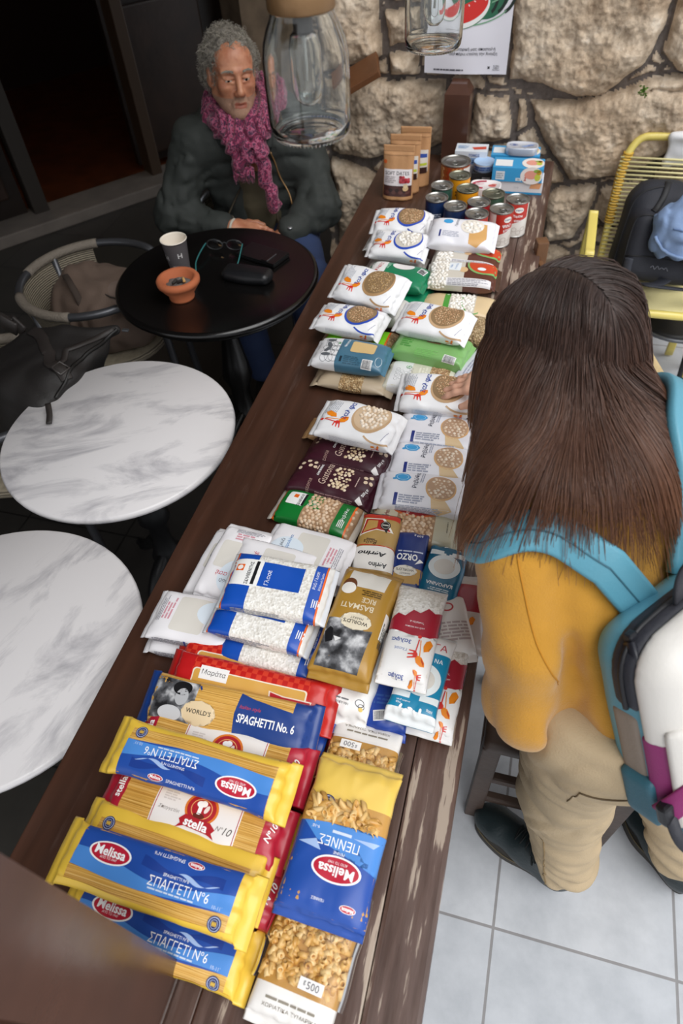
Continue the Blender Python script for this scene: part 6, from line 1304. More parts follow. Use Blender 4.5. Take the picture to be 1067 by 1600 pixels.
# ------------------------------------------------------------------ wooden chairs along the table
WC = C('#47372e', .5, bump=.3, bscale=60, vary=.3); WC2 = C('#6b4a30', .5, bump=.3, bscale=60, vary=.25); RUSH = C('#c9b184', .8, bump=.8, bscale=120, vary=.2)
def wchair(cx, cy, rz, label, m, h=.80, w=.185, name='wooden_chair', cat='chair', sm=None):
    """back along local -x; seat square"""
    o = tag(empty(name, (cx, cy, 0), (0, 0, rz)), label, cat)
    for s_ in (-1, 1):
        MB().box((-.185, s_ * w, h / 2), (.036, .040, h), m, bev=.004).build('rear_leg', o)
        MB().box((.185, s_ * w, .22), (.038, .040, .44), m, bev=.004).build('front_leg', o)
        for z in (.14, .26): MB().box((0, s_ * w, z), (.35, .020, .024), m, bev=.006).build('rung', o)
    for z in (.12, .25): MB().box((.185, 0, z), (.022, 2 * w - .02, .024), m, bev=.006).build('rung', o)
    for z in (.52, .62, .72) if h > .6 else (): MB().box((-.187, 0, z), (.016, 2 * w - .02, .045), m, bev=.005).build('back_slat', o)
    s = SDF().box((0, 0, .445), (.205, w + .02, .018), .012, .01).disp(lambda X, Y, Z: -.006 * np.exp(-(X * X + Y * Y) / .02) + .0015 * np.sin(400 * np.maximum(np.abs(X), np.abs(Y))))
    sdf_obj(s, 'rush_seat', (-.23, -.23, .41), (.23, .23, .48), .007, sm or RUSH, o)
wchair(.245, .785, math.radians(-90), 'dark worn wooden stool beside the table, its legs and rungs showing by the boot', WC, .44, .150, 'wooden_stool', 'stool', WC)
wchair(.262, 1.95, math.radians(18), 'brown wooden chair with a rush seat beyond the brown hair', WC2, .80)
sc = MB().box((0, 0, .006), (.020, .012, .010), C('#3a2a26', .7), bev=.003).box((.004, .004, .012), (.010, .008, .006), C('#c9a08a', .7), bev=.002).build('paper_scrap'); sc.location = (.372, .527, 0); sc.rotation_euler = (0, 0, .6); tag(sc, 'tiny dark scrap of litter on the pale floor behind the boot', 'litter')
# ------------------------------------------------------------------ people
def V_(*a): return np.array(a, float)
def unit(v): v = np.array(v, float); return v / np.linalg.norm(v)
SKIN = C('#b98366', .5, bump=.08, bscale=300, vary=.06); SKINW = C('#d9a88f', .5, bump=.05, bscale=300, vary=.05)
def skin_mat():
    m, t, b = newmat('weathered_skin'); tc = t.nodes.new('ShaderNodeTexCoord'); n = t.nodes.new('ShaderNodeTexNoise'); n.inputs['Scale'].default_value = 30; n.inputs['Detail'].default_value = 5
    r = t.nodes.new('ShaderNodeValToRGB'); r.color_ramp.elements[0].position = .35; r.color_ramp.elements[0].color = lin('#a8694d'); r.color_ramp.elements[1].position = .65; r.color_ramp.elements[1].color = lin('#c48a6a')
    t.links.new(tc.outputs['Object'], n.inputs['Vector']); t.links.new(n.outputs['Fac'], r.inputs[0]); t.links.new(r.outputs[0], b.inputs['Base Color']); b.inputs['Roughness'].default_value = .45
    b.inputs['Subsurface Weight'].default_value = .08; b.inputs['Subsurface Radius'].default_value = (.02, .008, .004)
    n2 = t.nodes.new('ShaderNodeTexNoise'); n2.inputs['Scale'].default_value = 160; n2.inputs['Detail'].default_value = 3; bp = t.nodes.new('ShaderNodeBump'); bp.inputs['Strength'].default_value = .2; bp.inputs['Distance'].default_value = .002
    t.links.new(tc.outputs['Object'], n2.inputs['Vector']); t.links.new(n2.outputs['Fac'], bp.inputs['Height']); t.links.new(bp.outputs[0], b.inputs['Normal']); return m
SKINM = skin_mat()
def head_frame(c, face, tilt_up=None, roll=0):
    f = unit(face); up0 = np.array([0, 0, 1.]); x = unit(np.cross(f, up0)); up = np.cross(x, f)
    if roll:
        a = math.radians(roll); x, up = x * math.cos(a) + up * math.sin(a), up * math.cos(a) - x * math.sin(a)
    Rm = np.stack([x, f, up], 1)          # columns: own right, forward, up
    M = Matrix(Rm.tolist()); c = np.array(c, float)
    return (lambda *p: c + Rm @ np.array(p, float)), M
def head_sdf(c, face, roll=0, k=1.0, neck_to=None):
    """a whole head with brow, sockets, nose, lips, jaw and ears"""
    L, M = head_frame(c, face, roll=roll); s = SDF(); e = lambda p, r, kk=.012, mode='u': s.ell(L(*[q * k for q in p]), [q * k for q in r], kk * k, mode, M)
    cp = lambda a, b, ra, rb=None, kk=.010, mode='u': s.cap(L(*[q * k for q in a]), L(*[q * k for q in b]), ra * k, None if rb is None else rb * k, kk * k, mode)
    e((0, -.012, .038), (.073, .094, .080)); e((0, .030, -.030), (.060, .060, .088), .03); e((0, .052, .045), (.055, .035, .045), .03)
    for q in (-1, 1):
        cp((q * .054, .004, -.052), (q * .016, .074, -.098), .020, .017, .03); e((q * .043, .062, -.018), (.020, .018, .022), .02)
        cp((q * .010, .090, .026), (q * .046, .074, .024), .0095, .008, .012)
    e((0, .078, -.098), (.022, .018, .018), .02)
    for q in (-1, 1):
        e((q * .031, .096, .004), (.019, .018, .013), .012, 's'); e((q * .031, .0755, .003), (.0135, .0130, .0125), .003)
        cp((q * .018, .0865, .0085), (q * .044, .077, .0075), .0045, .004, .004); cp((q * .019, .086, -.006), (q * .043, .078, -.006), .0042, .004, .005)
        e((q * .036, .072, -.020), (.014, .012, .008), .01)
    cp((0, .088, .020), (0, .108, -.028), .0085, .0115, .010); e((0, .106, -.034), (.0125, .012, .010), .008)
    for q in (-1, 1): e((q * .0125, .096, -.037), (.0085, .011, .008), .006); e((q * .0065, .104, -.044), (.0035, .005, .004), .003, 's')
    e((0, .083, -.062), (.026, .012, .022), .014)
    cp((-.020, .088, -.0665), (0, .0945, -.064), .004, .0052, .006); cp((.020, .088, -.0665), (0, .0945, -.064), .004, .0052, .006)
    cp((-.018, .088, -.0755), (.018, .088, -.0755), .0055, .0055, .006); cp((-.021, .0965, -.0706), (.021, .0965, -.0706), .0028, .0028, .003, 's')
    for q in (-1, 1):
        cp((q * .018, .096, -.036), (q * .032, .080, -.066), .0022, .0025, .006, 's')
        e((q * .076, -.008, -.004), (.010, .020, .032), .008); e((q * .085, -.004, -.002), (.006, .011, .020), .005, 's')
    if neck_to is not None: s.cap(L(0, -.025 * k, -.06 * k), neck_to, .056 * k, .062 * k, .03)
    return s, L, M
def finger(s, p0, d, bend, ln, r, k=.006):
    """three joints curling towards bend"""
    p = np.array(p0, float); d = unit(d); b = unit(bend); pts = [p]; rs = [r]
    for i, f in enumerate((.45, .31, .24)):
        d = unit(d + b * (.18, .42, .38)[i] * getattr(finger, 'curl', 1.0)); p = p + d * ln * f; pts.append(p); rs.append(r * (.93, .86, .74)[i])
    s.chain(pts, rs, k)
    return pts
def hand_sdf(wrist, d, palm, thumb_side, ln=.185, curl=1.0, fore=None, fr=.031, spread=.10):
    """d: wrist to knuckles, palm: direction the palm faces, thumb_side: towards the thumb"""
    finger.curl = curl; s = SDF(); d = unit(d); palm = unit(np.array(palm) - d * np.dot(palm, d)); t = unit(np.array(thumb_side) - d * np.dot(thumb_side, d) - palm * np.dot(thumb_side, palm)); w = np.array(wrist, float); k = ln / .185
    if fore is not None: s.cap(w, fore, fr * .86, fr * 1.15, .02)
    M = Matrix(np.stack([t, d, -palm], 1).tolist())
    s.ell(w + d * .012 * k, (.030 * k, .03 * k, .021 * k), .02, 'u', M); s.box(w + d * .052 * k, (.040 * k, .046 * k, .0135 * k), .012 * k, .02, 'u', M)
    ends = []
    for i, (o, L_, r) in enumerate(((.030, .070, .0086), (.010, .078, .0088), (-.0105, .072, .0084), (-.029, .056, .0074))):
        p0 = w + d * (.092 - .004 * abs(i - 1)) * k + t * o * k; s.cap(w + d * .03 * k + t * o * .6 * k, p0, .011 * k, .0098 * k, .008)
        ends.append(finger(s, p0, d + t * (o * spread * 30), palm, L_ * k, r * k))
    b0 = w + d * .022 * k + t * .028 * k + palm * .004; dd = unit(d * .75 + t * .72 + palm * .25); p1 = b0 + dd * .038 * k; p2 = p1 + unit(d * .95 + t * .35 + palm * .15) * .030 * k; p3 = p2 + unit(d + t * .1 + palm * .2) * .024 * k
    s.chain([w + d * .012 * k + t * .012 * k, b0, p1, p2, p3], [.016 * k, .0155 * k, .0115 * k, .0100 * k, .0082 * k], .01); ends.append([p3])
    return s, ends
def ribbons(name, paths, w0, w1, mat, parent, us=None, vs=None):
    """strands: (n, k, 3) array of paths -> thin three-sided strands, UV = (random per strand, position along it)"""
    P = np.asarray(paths, float); n, k, _ = P.shape; tdir = np.gradient(P, axis=1); tdir /= np.linalg.norm(tdir, axis=2, keepdims=True) + 1e-9
    ref = np.random.RandomState(1).normal(size=(n, 1, 3)); a = np.cross(tdir, ref); a /= np.linalg.norm(a, axis=2, keepdims=True) + 1e-9; b = np.cross(tdir, a)
    wd = (w0 + (w1 - w0) * np.linspace(0, 1, k) ** 1.5)[None, :, None]
    if us is None: us = np.random.RandomState(2).rand(n)
    vs = np.repeat(np.linspace(0, 1, k)[None], n, 0) if vs is None else vs
    ring = [P + wd * (a * math.cos(t) + b * math.sin(t)) for t in (0, 2.094, 4.189)]
    V = np.stack(ring, 2).reshape(-1, 3); base = (np.arange(n)[:, None, None] * k + np.arange(k - 1)[None, :, None]) * 3
    c = np.arange(3)[None, None, :]; F = np.stack([base + c, base + (c + 1) % 3, base + 3 + (c + 1) % 3, base + 3 + c], -1).reshape(-1, 4)
    me = bpy.data.meshes.new(name); me.vertices.add(len(V)); me.vertices.foreach_set('co', V.astype(np.float32).ravel())
    me.loops.add(F.size); me.loops.foreach_set('vertex_index', F.astype(np.int32).ravel()); me.polygons.add(len(F)); me.polygons.foreach_set('loop_start', np.arange(0, F.size, 4, dtype=np.int32))
    me.polygons.foreach_set('use_smooth', np.ones(len(F), bool)); me.update(calc_edges=True)
    uv = np.stack([np.repeat(us, k * 3), np.repeat(vs.reshape(-1), 3)], 1)[F.ravel()]; ul = me.uv_layers.new(name='UVMap'); ul.data.foreach_set('uv', uv.astype(np.float32).ravel())
    me.materials.append(mat); me.validate(); return link(me, name, parent)
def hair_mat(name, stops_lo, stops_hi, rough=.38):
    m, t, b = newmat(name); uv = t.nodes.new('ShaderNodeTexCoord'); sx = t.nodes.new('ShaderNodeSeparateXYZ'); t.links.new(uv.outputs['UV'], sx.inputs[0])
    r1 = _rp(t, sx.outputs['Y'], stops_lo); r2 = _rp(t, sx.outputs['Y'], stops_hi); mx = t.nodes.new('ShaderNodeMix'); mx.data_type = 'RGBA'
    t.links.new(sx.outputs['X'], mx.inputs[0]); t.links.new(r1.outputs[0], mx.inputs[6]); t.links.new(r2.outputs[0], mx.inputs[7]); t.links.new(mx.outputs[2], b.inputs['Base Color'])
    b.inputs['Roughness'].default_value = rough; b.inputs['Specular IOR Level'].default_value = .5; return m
def cloth_d(a1, s1, a2=0, s2=0, sd=1):
    def f(X, Y, Z):
        d = a1 * fbm(X * s1, Y * s1, Z * s1, sd, 2)
        if a2: d = d + a2 * (1.1 - 2 * np.sqrt(np.abs(vnoise(X * s2 + 2 * vnoise(X * s1, Y * s1, Z * s1, sd + 3), Y * s2, Z * s2 * 1.3, sd + 5)) + .002))
        return d
    return f
def P1(o, p): return o

# ---------------- the woman at the table, seen from behind and above
wom = tag(empty('person', (.43, .55, 0)), 'person with long brown hair in a mustard sweater and beige trousers leaning over the table', 'person')
def W(o): return P0(o, wom)
r_ = unit((.64, .77, 0)); f_ = unit((-.77, .64, 0)); PEL = V_(.27, .56, .86); SH = V_(.13, .70, 1.16); NK = V_(.10, .755, 1.205); HD = V_(.062, .858, 1.258)
bk_ = unit((.461, -.696, .551))
SL_, SR_ = V_(.050, .585, 1.120), V_(.222, .810, 1.130); EL_, WL_ = V_(.108, .478, .905), V_(.12, .63, .885); ER_, WR_ = V_(.185, 1.06, .955), V_(-.005, 1.235, .895)
HL_, KL_, AL_ = V_(.205, .497, .83), V_(.236, .505, .48), V_(.296, .492, .09); HR_, KR_, AR_ = V_(.335, .635, .83), V_(.45, .615, .46), V_(.567, .572, .09)
# body: one continuous surface, head to ankles (mostly under the clothes)
hs, HL, HM = head_sdf(HD, (-.70, .58, -.42), k=.95, neck_to=NK + V_(.01, -.02, -.03))
hs.cap(SH - r_ * .08, SH + r_ * .08, .045, .045, .05).cap(SH, PEL, .06, .08, .04).cap(PEL - r_ * .06, PEL + r_ * .06, .09, .09, .05)
hs.chain([SL_, EL_, WL_], [.034, .034, .026], .02).chain([SR_, ER_, WR_], [.034, .034, .026], .02).chain([HL_, KL_, AL_], [.072, .050, .036], .04).chain([HR_, KR_, AR_], [.072, .050, .036], .04)
parts = []
sdf_obj(hs, 'body', (-.12, .38, .02), (.66, 1.30, 1.42), .009, None, join=parts)
h1, _e = hand_sdf(WR_, (-.93, .08, -.28), (-.25, 0, -1), (-.1, -1, .1), ln=.172, curl=.55, fore=ER_ * .25 + WR_ * .75, fr=.027)
sdf_obj(h1, 'body', (-.26, 1.10, .78), (.08, 1.36, 1.0), .0028, None, join=parts)
h2, _e = hand_sdf(WL_, (-.2, .95, -.3), (-.6, 0, -.8), (-.8, 0, .5), ln=.172, curl=1.0, fore=EL_ * .25 + WL_ * .75, fr=.027)
sdf_obj(h2, 'body', (.0, .52, .76), (.2, .86, .98), .003, None, join=parts)
W(np_obj(parts, 'body', [SKINW]))
# sweater
WOOL = C('#c08a2c', .95, bump=.35, bscale=420, vary=.06, sheen=.35, vscale=30)
sw = SDF().cap(SH - r_ * .068, PEL - r_ * .062 + V_(0, 0, .03), .076, .092, .03).cap(SH + r_ * .068, PEL + r_ * .062 + V_(0, 0, .03), .076, .092, .03).cap(SH + bk_ * .004, PEL + V_(0, 0, 0), .076, .088, .03)
sw.cap(SH, NK + V_(0, 0, .0), .072, .060, .04)
sw.chain([SH - r_ * .075, SL_ + V_(0, 0, -.010), V_(.085, .510, 1.01), EL_], [.070, .060, .060, .062], .015).chain([EL_, EL_ * .45 + WL_ * .55 + V_(.0, 0, -.01), WL_ + V_(0, -.01, 0)], [.062, .054, .038], .025)
sw.chain([SH + r_ * .075, SR_ + V_(0, 0, -.012), ER_ + V_(.01, 0, -.01)], [.070, .060, .056], .02).chain([ER_ + V_(.01, 0, -.01), WR_ + V_(.02, -.01, 0)], [.055, .034], .025)
sw.chain([(.140, .500, 1.05), (.165, .438, .93), (.178, .415, .82)], [.010, .022, .034], .02, 's')
sw.box((.3, .5, .44), (.6, .6, .405), .004, .012, 's')
sw_plain = SDF(); sw_plain.ops = list(sw.ops)
sw.disp(cloth_d(.006, 8, .0065, 8, 61))
W(sdf_obj(sw, 'sweater', (-.12, .34, .78), (.50, 1.32, 1.33), .008, WOOL, smooth=1))
def path_on(sd, pts, n=8, off=.0): return snap(sd, [tuple(p) for p in spline([tuple(q) for q in pts], n)], off)
def smooth_on(sd, pts, n=8, off=.0006, pl=None):
    q, _ = path_on(pl or sw_plain, pts, n, .0)
    for _i in range(6): q = [q[0]] + [(q[i-1] + q[i] * 2 + q[i+1]) / 4 for i in range(1, len(q) - 1)] + [q[-1]]
    return snap(sd, [tuple(p) for p in q], off)
q, _ = smooth_on(sw, [(.01, .60, 1.22), (.035, .535, 1.20), (.075, .475, 1.13), (.105, .465, 1.05), (.125, .47, .99)], 8, .0002); W(MB().tube(q, .0010, C('#bd801f', .95), n=6).build('sleeve_seam'))
# trousers
TRO = C('#b9a484', .85, bump=.3, bscale=380, vary=.07, vscale=14)
tr = SDF().cap(PEL - r_ * .065, PEL + r_ * .065, .108, .108, .06).chain([HL_ + V_(0, 0, .03), KL_, AL_ + V_(.012, .004, .045)], [.103, .078, .066], .04).chain([HR_ + V_(0, 0, .03), KR_, AR_ + V_(-.003, .006, .045)], [.103, .078, .066], .04)
tr.ell(PEL + bk_ * .06 - V_(0, 0, .05), (.11, .11, .11), .06)
tr.box((.4, .5, .0), (.6, .6, .105), .004, .012, 's').box((.4, .5, 1.2), (.6, .6, .27), .004, .012, 's')
tr_plain = SDF(); tr_plain.ops = list(tr.ops)
tr.disp(cloth_d(.005, 9, .006, 14, 71))
tr.disp(lambda X, Y, Z: .0055 * np.sin(Z * 95 + 5 * vnoise(X * 9, Y * 9, Z * 5, 9) + X * 20) * np.clip((.42 - Z) / .3, 0, 1))
W(sdf_obj(tr, 'trousers', (.06, .33, .09), (.74, .80, .95), .008, TRO, smooth=1))
q, _ = smooth_on(tr, [(.200, .40, .835), (.24, .385, .84), (.30, .39, .845)], pl=tr_plain); q2, _ = smooth_on(tr, [(.200, .40, .835), (.198, .40, .79), (.196, .40, .745)], pl=tr_plain)
W(MB().tube(q, .0014, C('#5a4a34', .8), n=6).tube(q2, .0011, C('#7d6947', .8), n=6).build('pocket_seam'))
q, _ = path_on(tr, [(.20, .42, .42), (.225, .415, .30), (.25, .42, .18), (.26, .43, .12)], 8, .0004); W(MB().tube(q, .0013, C('#8a7450', .8), n=6).build('leg_seam'))
MB_ = SDF().cap(PEL - r_ * .065 + V_(0, 0, .062), PEL + r_ * .065 + V_(0, 0, .062), .106, .106, .06).box((.3, .55, .5), (.6, .6, .39), .002, .006, 's').box((.3, .55, 1.3), (.6, .6, .375), .002, .006, 's')
W(sdf_obj(MB_, 'belt', (.06, .36, .86), (.52, .78, .96), .008, C('#4f5b3a', .7)))
# boots
BOOT = C('#1f2b2e', .42, bump=.25, bscale=120, vary=.18); SOLE = C('#3d3a36', .8, vary=.15)
def boot(heel, toe, ankle, sd):
    heel, toe = np.array(heel, float), np.array(toe, float); d = unit(toe - heel); x = np.array([d[1], -d[0], 0]); ln = np.linalg.norm(toe - heel); up = np.array([0, 0, 1.])
    P_ = lambda a, b, z: heel + d * a * ln + x * b + up * z
    o = W(empty('boot', tuple(heel))); o_ = o
    s = SDF().cap(P_(.14, 0, .065), P_(.45, 0, .06), .041, .042, .03).cap(P_(.45, .002, .058), P_(.80, .004, .050), .042, .040, .03).cap(P_(.80, .004, .050), P_(.90, .003, .048), .041, .037, .02).cap(P_(.17, 0, .06), P_(.20, 0, .155), .042, .046, .03).cap(P_(.62, .002, .07), P_(.28, 0, .12), .030, .036, .03)
    s.box(P_(.5, 0, -.03), (.4, .4, .055), .001, .004, 's').disp(cloth_d(.0016, 26, 0, 0, sd))
    lo = np.minimum(heel, toe) - .09; hi = np.maximum(heel, toe) + .09
    b = sdf_obj(s, 'upper', (lo[0], lo[1], .015), (hi[0], hi[1], .21), .005, BOOT); P1_(b, o)
    out = []
    for i in range(48):
        t = 2 * math.pi * i / 48; a = .5 + .5 * math.cos(t); hw = (.036 + .012 * min(1, max(0, (a - .25) / .4))) * (1 - .12 * math.exp(-((a - .38) / .14) ** 2)); y = math.copysign(abs(math.sin(t)) ** .62, math.sin(t)) * hw
        out.append(P_(-.02 + 1.03 * a, y, 0))
    m = MB(); n = 48
    for z, k in ((0, .985), (.004, 1.0), (.024, 1.0), (.028, .985)): 
        pass
    prof = [(0, .97), (.003, 1.0), (.024, 1.0), (.0275, .97)]; c = sum(out) / n; V = []; F = []
    for z, k in prof:
        for p in out: V.append(c + (p - c) * k + up * z)
    for j in range(3):
        for i in range(n): F.append((j*n+i, j*n+(i+1) % n, (j+1)*n+(i+1) % n, (j+1)*n+i))
    F.append(tuple(reversed(range(n)))); F.append(tuple(3 * n + i for i in range(n)))
    P1_(m.add(V, F, SOLE).build('sole'), o)
    wl = [c + (p - c) * .985 + up * .0285 for p in out]; P1_(MB().tube(wl, .0014, C('#6b6046', .8), n=5, closed=True).build('welt_stitching'), o)
    m = MB()
    for i in range(5):
        a = .62 - .075 * i; q, _ = snap(s, [tuple(P_(a, -.026 + .0065 * k, .12)) for k in range(9)], .001); m.tube(q, .0022, C('#14191a', .7), n=6)
        q, _ = snap(s, [tuple(P_(a - .075 * (k / 8), -.022 + .0055 * k, .12)) for k in range(9)], .0015); m.tube(q, .002, C('#14191a', .7), n=6)
    for sg in (-1, 1):
        e = P_(.40, sg * .005, .112); m.tube(spline([e, e + x * sg * .025 + up * .012, e + x * sg * .042 - d * .01 + up * .002, e + x * sg * .012 + up * .006], 6), .002, C('#14191a', .7), n=6)
    P1_(m.build('laces'), o); return o
def P1_(b, o):
    b.parent = o; b.matrix_parent_inverse = (Matrix.Translation(Vector(o['w0']) if 'w0' in o else o.location)).inverted(); return b
boot((.338, .478, 0), (.112, .578, 0), AL_, 3); boot((.607, .535, 0), (.478, .700, 0), AR_, 4)

# hair: strands that leave a parting, run over the skull and fall on neck, shoulders and back
def hair_sim(n, seed, lift0, length, sdb, steps=26, clumps=340, spread=.010, lo=0.0):
    rr = np.random.RandomState(seed); Hc = HL(0, -.012, .036); Rm = np.array(HM); rad = np.array([.0755, .0965, .079])
    ncl = clumps; G = []
    while len(G) < ncl:
        v = rr.normal(size=3); v /= np.linalg.norm(v)
        if v[2] < (-.02 if v[1] < .2 else -.15): continue
        if v[1] > .55 and v[2] < .62: continue
        if v[2] < -.55: continue
        G.append(v)
    G = np.array(G); idx = rr.randint(ncl, size=n); g = G[idx] + rr.normal(size=(n, 3)) * .07; g /= np.linalg.norm(g, axis=1, keepdims=True)
    lay = rr.rand(ncl)[idx] * .7 + rr.rand(n) * .3; off = lift0 * (.25 + .75 * lay)
    x = g * rad; x = x * 1.0
    side = np.sign(g[:, 0] + .05); lat = np.clip(g[:, 2] * 1.5 + .1 + .4 * (g[:, 1] > 0), .02, 1); side = np.where(np.abs(g[:, 0]) < .35, g[:, 0] / .35 * (1 - lat) + side * lat, side); part = np.stack([side * lat, -.5 + 0 * lat, -(1 - lat) * 1.3 - .2], 1)
    d = part - g * (part * g).sum(1, keepdims=True); d /= np.linalg.norm(d, axis=1, keepdims=True) + 1e-9
    p = Hc + x @ Rm.T; d = d @ Rm.T; Ls = (length * (1 - .30 * rr.rand(ncl)[idx] ** 2) * (1 - .10 * rr.rand(n))); st = Ls / steps
    pts = [p.copy()]; gv = np.array([0, 0, -1.]) + (-f_) * .10
    sway = rr.normal(size=(ncl, 3))[idx] * .20 + rr.normal(size=(n, 3)) * .07; sway[:, 2] *= .2
    for k in range(steps):
        t = k / steps
        d = d + gv * (.26 + .25 * t) + sway * .14 * (t ** 1.2) + np.stack([vnoise(p[:, 0] * 30 + idx, p[:, 1] * 30, p[:, 2] * 30, q) for q in (1, 2, 3)], 1) * .05
        d /= np.linalg.norm(d, axis=1, keepdims=True); p = p + d * st[:, None]
        # keep outside the skull
        lq = (p - Hc) @ Rm; R2 = rad + (off * min(1, (k + 1) / 6))[:, None]; e = np.sqrt(((lq / R2) ** 2).sum(1)); ins = e < 1
        stick = ins | ((lq[:, 2] > -.012) & (k < 9)); lq = np.where(stick[:, None], lq / e[:, None], lq); p = Hc + lq @ Rm.T
        # and outside the clothes
        P32 = p.astype(np.float32); h = 1e-3; D = sdb(P32[:, 0], P32[:, 1], P32[:, 2]); need = (.004 + .5 * off * t) - D - .03 * max(0, 1 - k / 10); w_ = need > 0
        if w_.any():
            Q = P32[w_]; d0 = D[w_]; gr = np.stack([sdb(Q[:, 0] + (h if a == 0 else 0), Q[:, 1] + (h if a == 1 else 0), Q[:, 2] + (h if a == 2 else 0)) - d0 for a in range(3)], 1); gr /= np.linalg.norm(gr, axis=1, keepdims=True) + 1e-9
            p[w_] += gr * np.minimum(need[w_], .03)[:, None]
        d = p - pts[-1]; d /= np.linalg.norm(d, axis=1, keepdims=True) + 1e-9
        pts.append(p.copy())
    P = np.stack(pts, 1)
    # strands of one lock draw together towards their ends
    cen = np.zeros((ncl, steps + 1, 3)); cnt = np.bincount(idx, minlength=ncl)[:, None, None] + 1e-9
    np.add.at(cen, idx, P); cen /= cnt; tt = (np.linspace(0, 1, steps + 1) ** 1.5 * .42)[None, :, None]
    P = P * (1 - tt) + cen[idx] * tt
    return P, rr.rand(ncl)[idx] * .6 + rr.rand(n) * .4
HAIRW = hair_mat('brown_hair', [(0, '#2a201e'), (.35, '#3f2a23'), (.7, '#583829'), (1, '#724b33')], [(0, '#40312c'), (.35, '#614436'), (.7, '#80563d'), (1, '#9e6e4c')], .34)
hull = SDF(); hull.ops = list(sw_plain.ops); hull.ell(HL(0, -.012, .034), (.080, .102, .082), .10, 'u', HM); hull.cap(HD + V_(.0, 0, -.03), V_(.102, .730, 1.105), .075, .118, .11)
hcap = SDF().ell(HL(0, -.012, .036), (.0738, .0945, .0772), .01, 'u', HM).box(HL(0, .10, -.02), (.12, .062, .075), .01, .01, 's', HM).box(HL(0, 0, -.13), (.2, .2, .09), .01, .01, 's', HM)
W(sdf_obj(hcap, 'hair_roots', tuple(HD - V_(.14, .14, .14)), tuple(HD + V_(.14, .14, .16)), .006, C('#2a1f1b', .7)))
P, us = hair_sim(24000, 4, .024, .368, hull, 22, 700); Pb, ub = hair_sim(500, 9, .026, .42, hull, 22, clumps=420)
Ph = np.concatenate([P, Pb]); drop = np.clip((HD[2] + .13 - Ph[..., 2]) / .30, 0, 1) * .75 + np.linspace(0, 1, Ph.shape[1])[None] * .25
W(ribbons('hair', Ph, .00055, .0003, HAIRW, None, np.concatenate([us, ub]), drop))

# ---------------- the blue backpack she wears
ru = unit((.64, .77, 0)); uu = unit((-.42, .22, .88)); nu = np.cross(ru, uu)
BC = V_(.339, .513, .960)
BM = Matrix.Translation(BC.tolist()) @ Matrix(np.stack([-ru, nu, uu], 1).tolist()).to_4x4()   # local: x towards her left, y away from her back, z up
bag = tag(empty('backpack', tuple(BC)), 'teal and white backpack with a black zip worn on the mustard sweater', 'backpack'); bag.rotation_euler = BM.to_euler()
TEA = C('#5b9bb0', .42, bump=.12, bscale=260, vary=.05); TEAD = C('#356677', .5, bump=.15, bscale=260, vary=.06); IV = C('#dcd8d2', .45, bump=.08, bscale=200); CHAR = C('#2c2d35', .6, bump=.2, bscale=200); MAG = C('#8e2a6a', .55, bump=.15, bscale=260); TAUP = C('#8f8276', .7, bump=.2, bscale=240)
bs = SDF().box((0, .0, .032), (.145, .062, .160), .045, .02).disp(cloth_d(.004, 8, 0, 0, 81))
def by(s_, name, m, res=.005, pad=None, lo=(-.19, -.10, -.26), hi=(.19, .16, .26), **k): return sdf_obj(s_, name, lo, hi, res, m, bag, **k)
def bcl(lo, hi, grow, m, name, extra=None, k=.006):
    lo, hi = (-hi[0], lo[1], lo[2]), (-lo[0], hi[1], hi[2])
    s_ = SDF(); s_.ops.append((lambda X, Y, Z: bs(X, Y, Z) - grow, .01, 'u')); c = [(a + b) / 2 for a, b in zip(lo, hi)]; h = [(b - a) / 2 for a, b in zip(lo, hi)]
    s_.box(c, h, .006, k, 'i'); return by(s_, name, m)
by(bs, 'bag_body', TEA)
bcl((-.2, -.2, -.26), (.2, .2, -.065), .005, TEAD, 'lower_pocket')
bcl((-.2, -.028, -.105), (-.10, .024, -.02), .012, TEAD, 'side_pocket')
bcl((-.2, -.03, -.09), (-.10, .012, .085), .003, TAUP, 'side_panel')
bcl((-.2, .012, -.09), (-.085, .05, .06), .0045, MAG, 'magenta_panel')
bcl((-.2, -.016, .098), (.2, .02, .26), .005, CHAR, 'zip_band')
bcl((-.2, .018, .05), (.2, .2, .21), .006, IV, 'white_panel')
bcl((-.2, .045, -.085), (.2, .2, .085), .013, IV, 'front_flap')
q, nn = on(bs, [(.13, .002, .10), (.125, .002, .165), (.09, .002, .205), (0, .002, .215), (-.10, .002, .205)], 8, .006); MB().tube(q, .004, C('#131318', .5), n=6).build('zip', bag)
zp = MB(); e = np.array(q[11]); zp.box(tuple(e + V_(.004, .0, 0)), (.014, .012, .014), C('#1b1c22', .4), bev=.003)
zp.tube([tuple(e + V_(.010, .002, -.002)), tuple(e + V_(.016, .012, -.022)), tuple(e + V_(.018, .020, -.072))], 1, C('#23242c', .4), flat=(.008, .004), n=8, up=(1, 0, 0)); zp.tube([tuple(e + V_(.0185, .0215, -.028)), tuple(e + V_(.0200, .0275, -.068))], 1, C('#b7b6d6', .3), flat=(.005, .0012), n=8, up=(1, 0, 0)); zp.build('zip_pull', bag)
MB().tube(spline([(-.045, .012, .205), (-.05, .03, .255), (0, .05, .275), (.05, .03, .255), (.045, .012, .205)], 8), 1, CHAR, flat=(.014, .003), n=8, up=(0, 1, 0)).build('carry_handle', bag)
q, nn = on(bs, [(.06, .03, .06), (.10, .05, .02), (.125, .045, -.02), (.14, .03, -.06)], 6, .013); MB().tube(q, 1, MAG, flat=(.016, .003), n=8, up=nn).build('magenta_strap', bag)
e = np.array(q[16]); bu = MB().box(tuple(e), (.030, .016, .034), C('#141419', .35), bev=.005); bu.tube(spline([tuple(e), tuple(e + V_(.01, .02, -.03)), tuple(e + V_(-.01, .03, -.075))], 6), 1, CHAR, flat=(.008, .002), n=8); bu.build('buckle', bag)
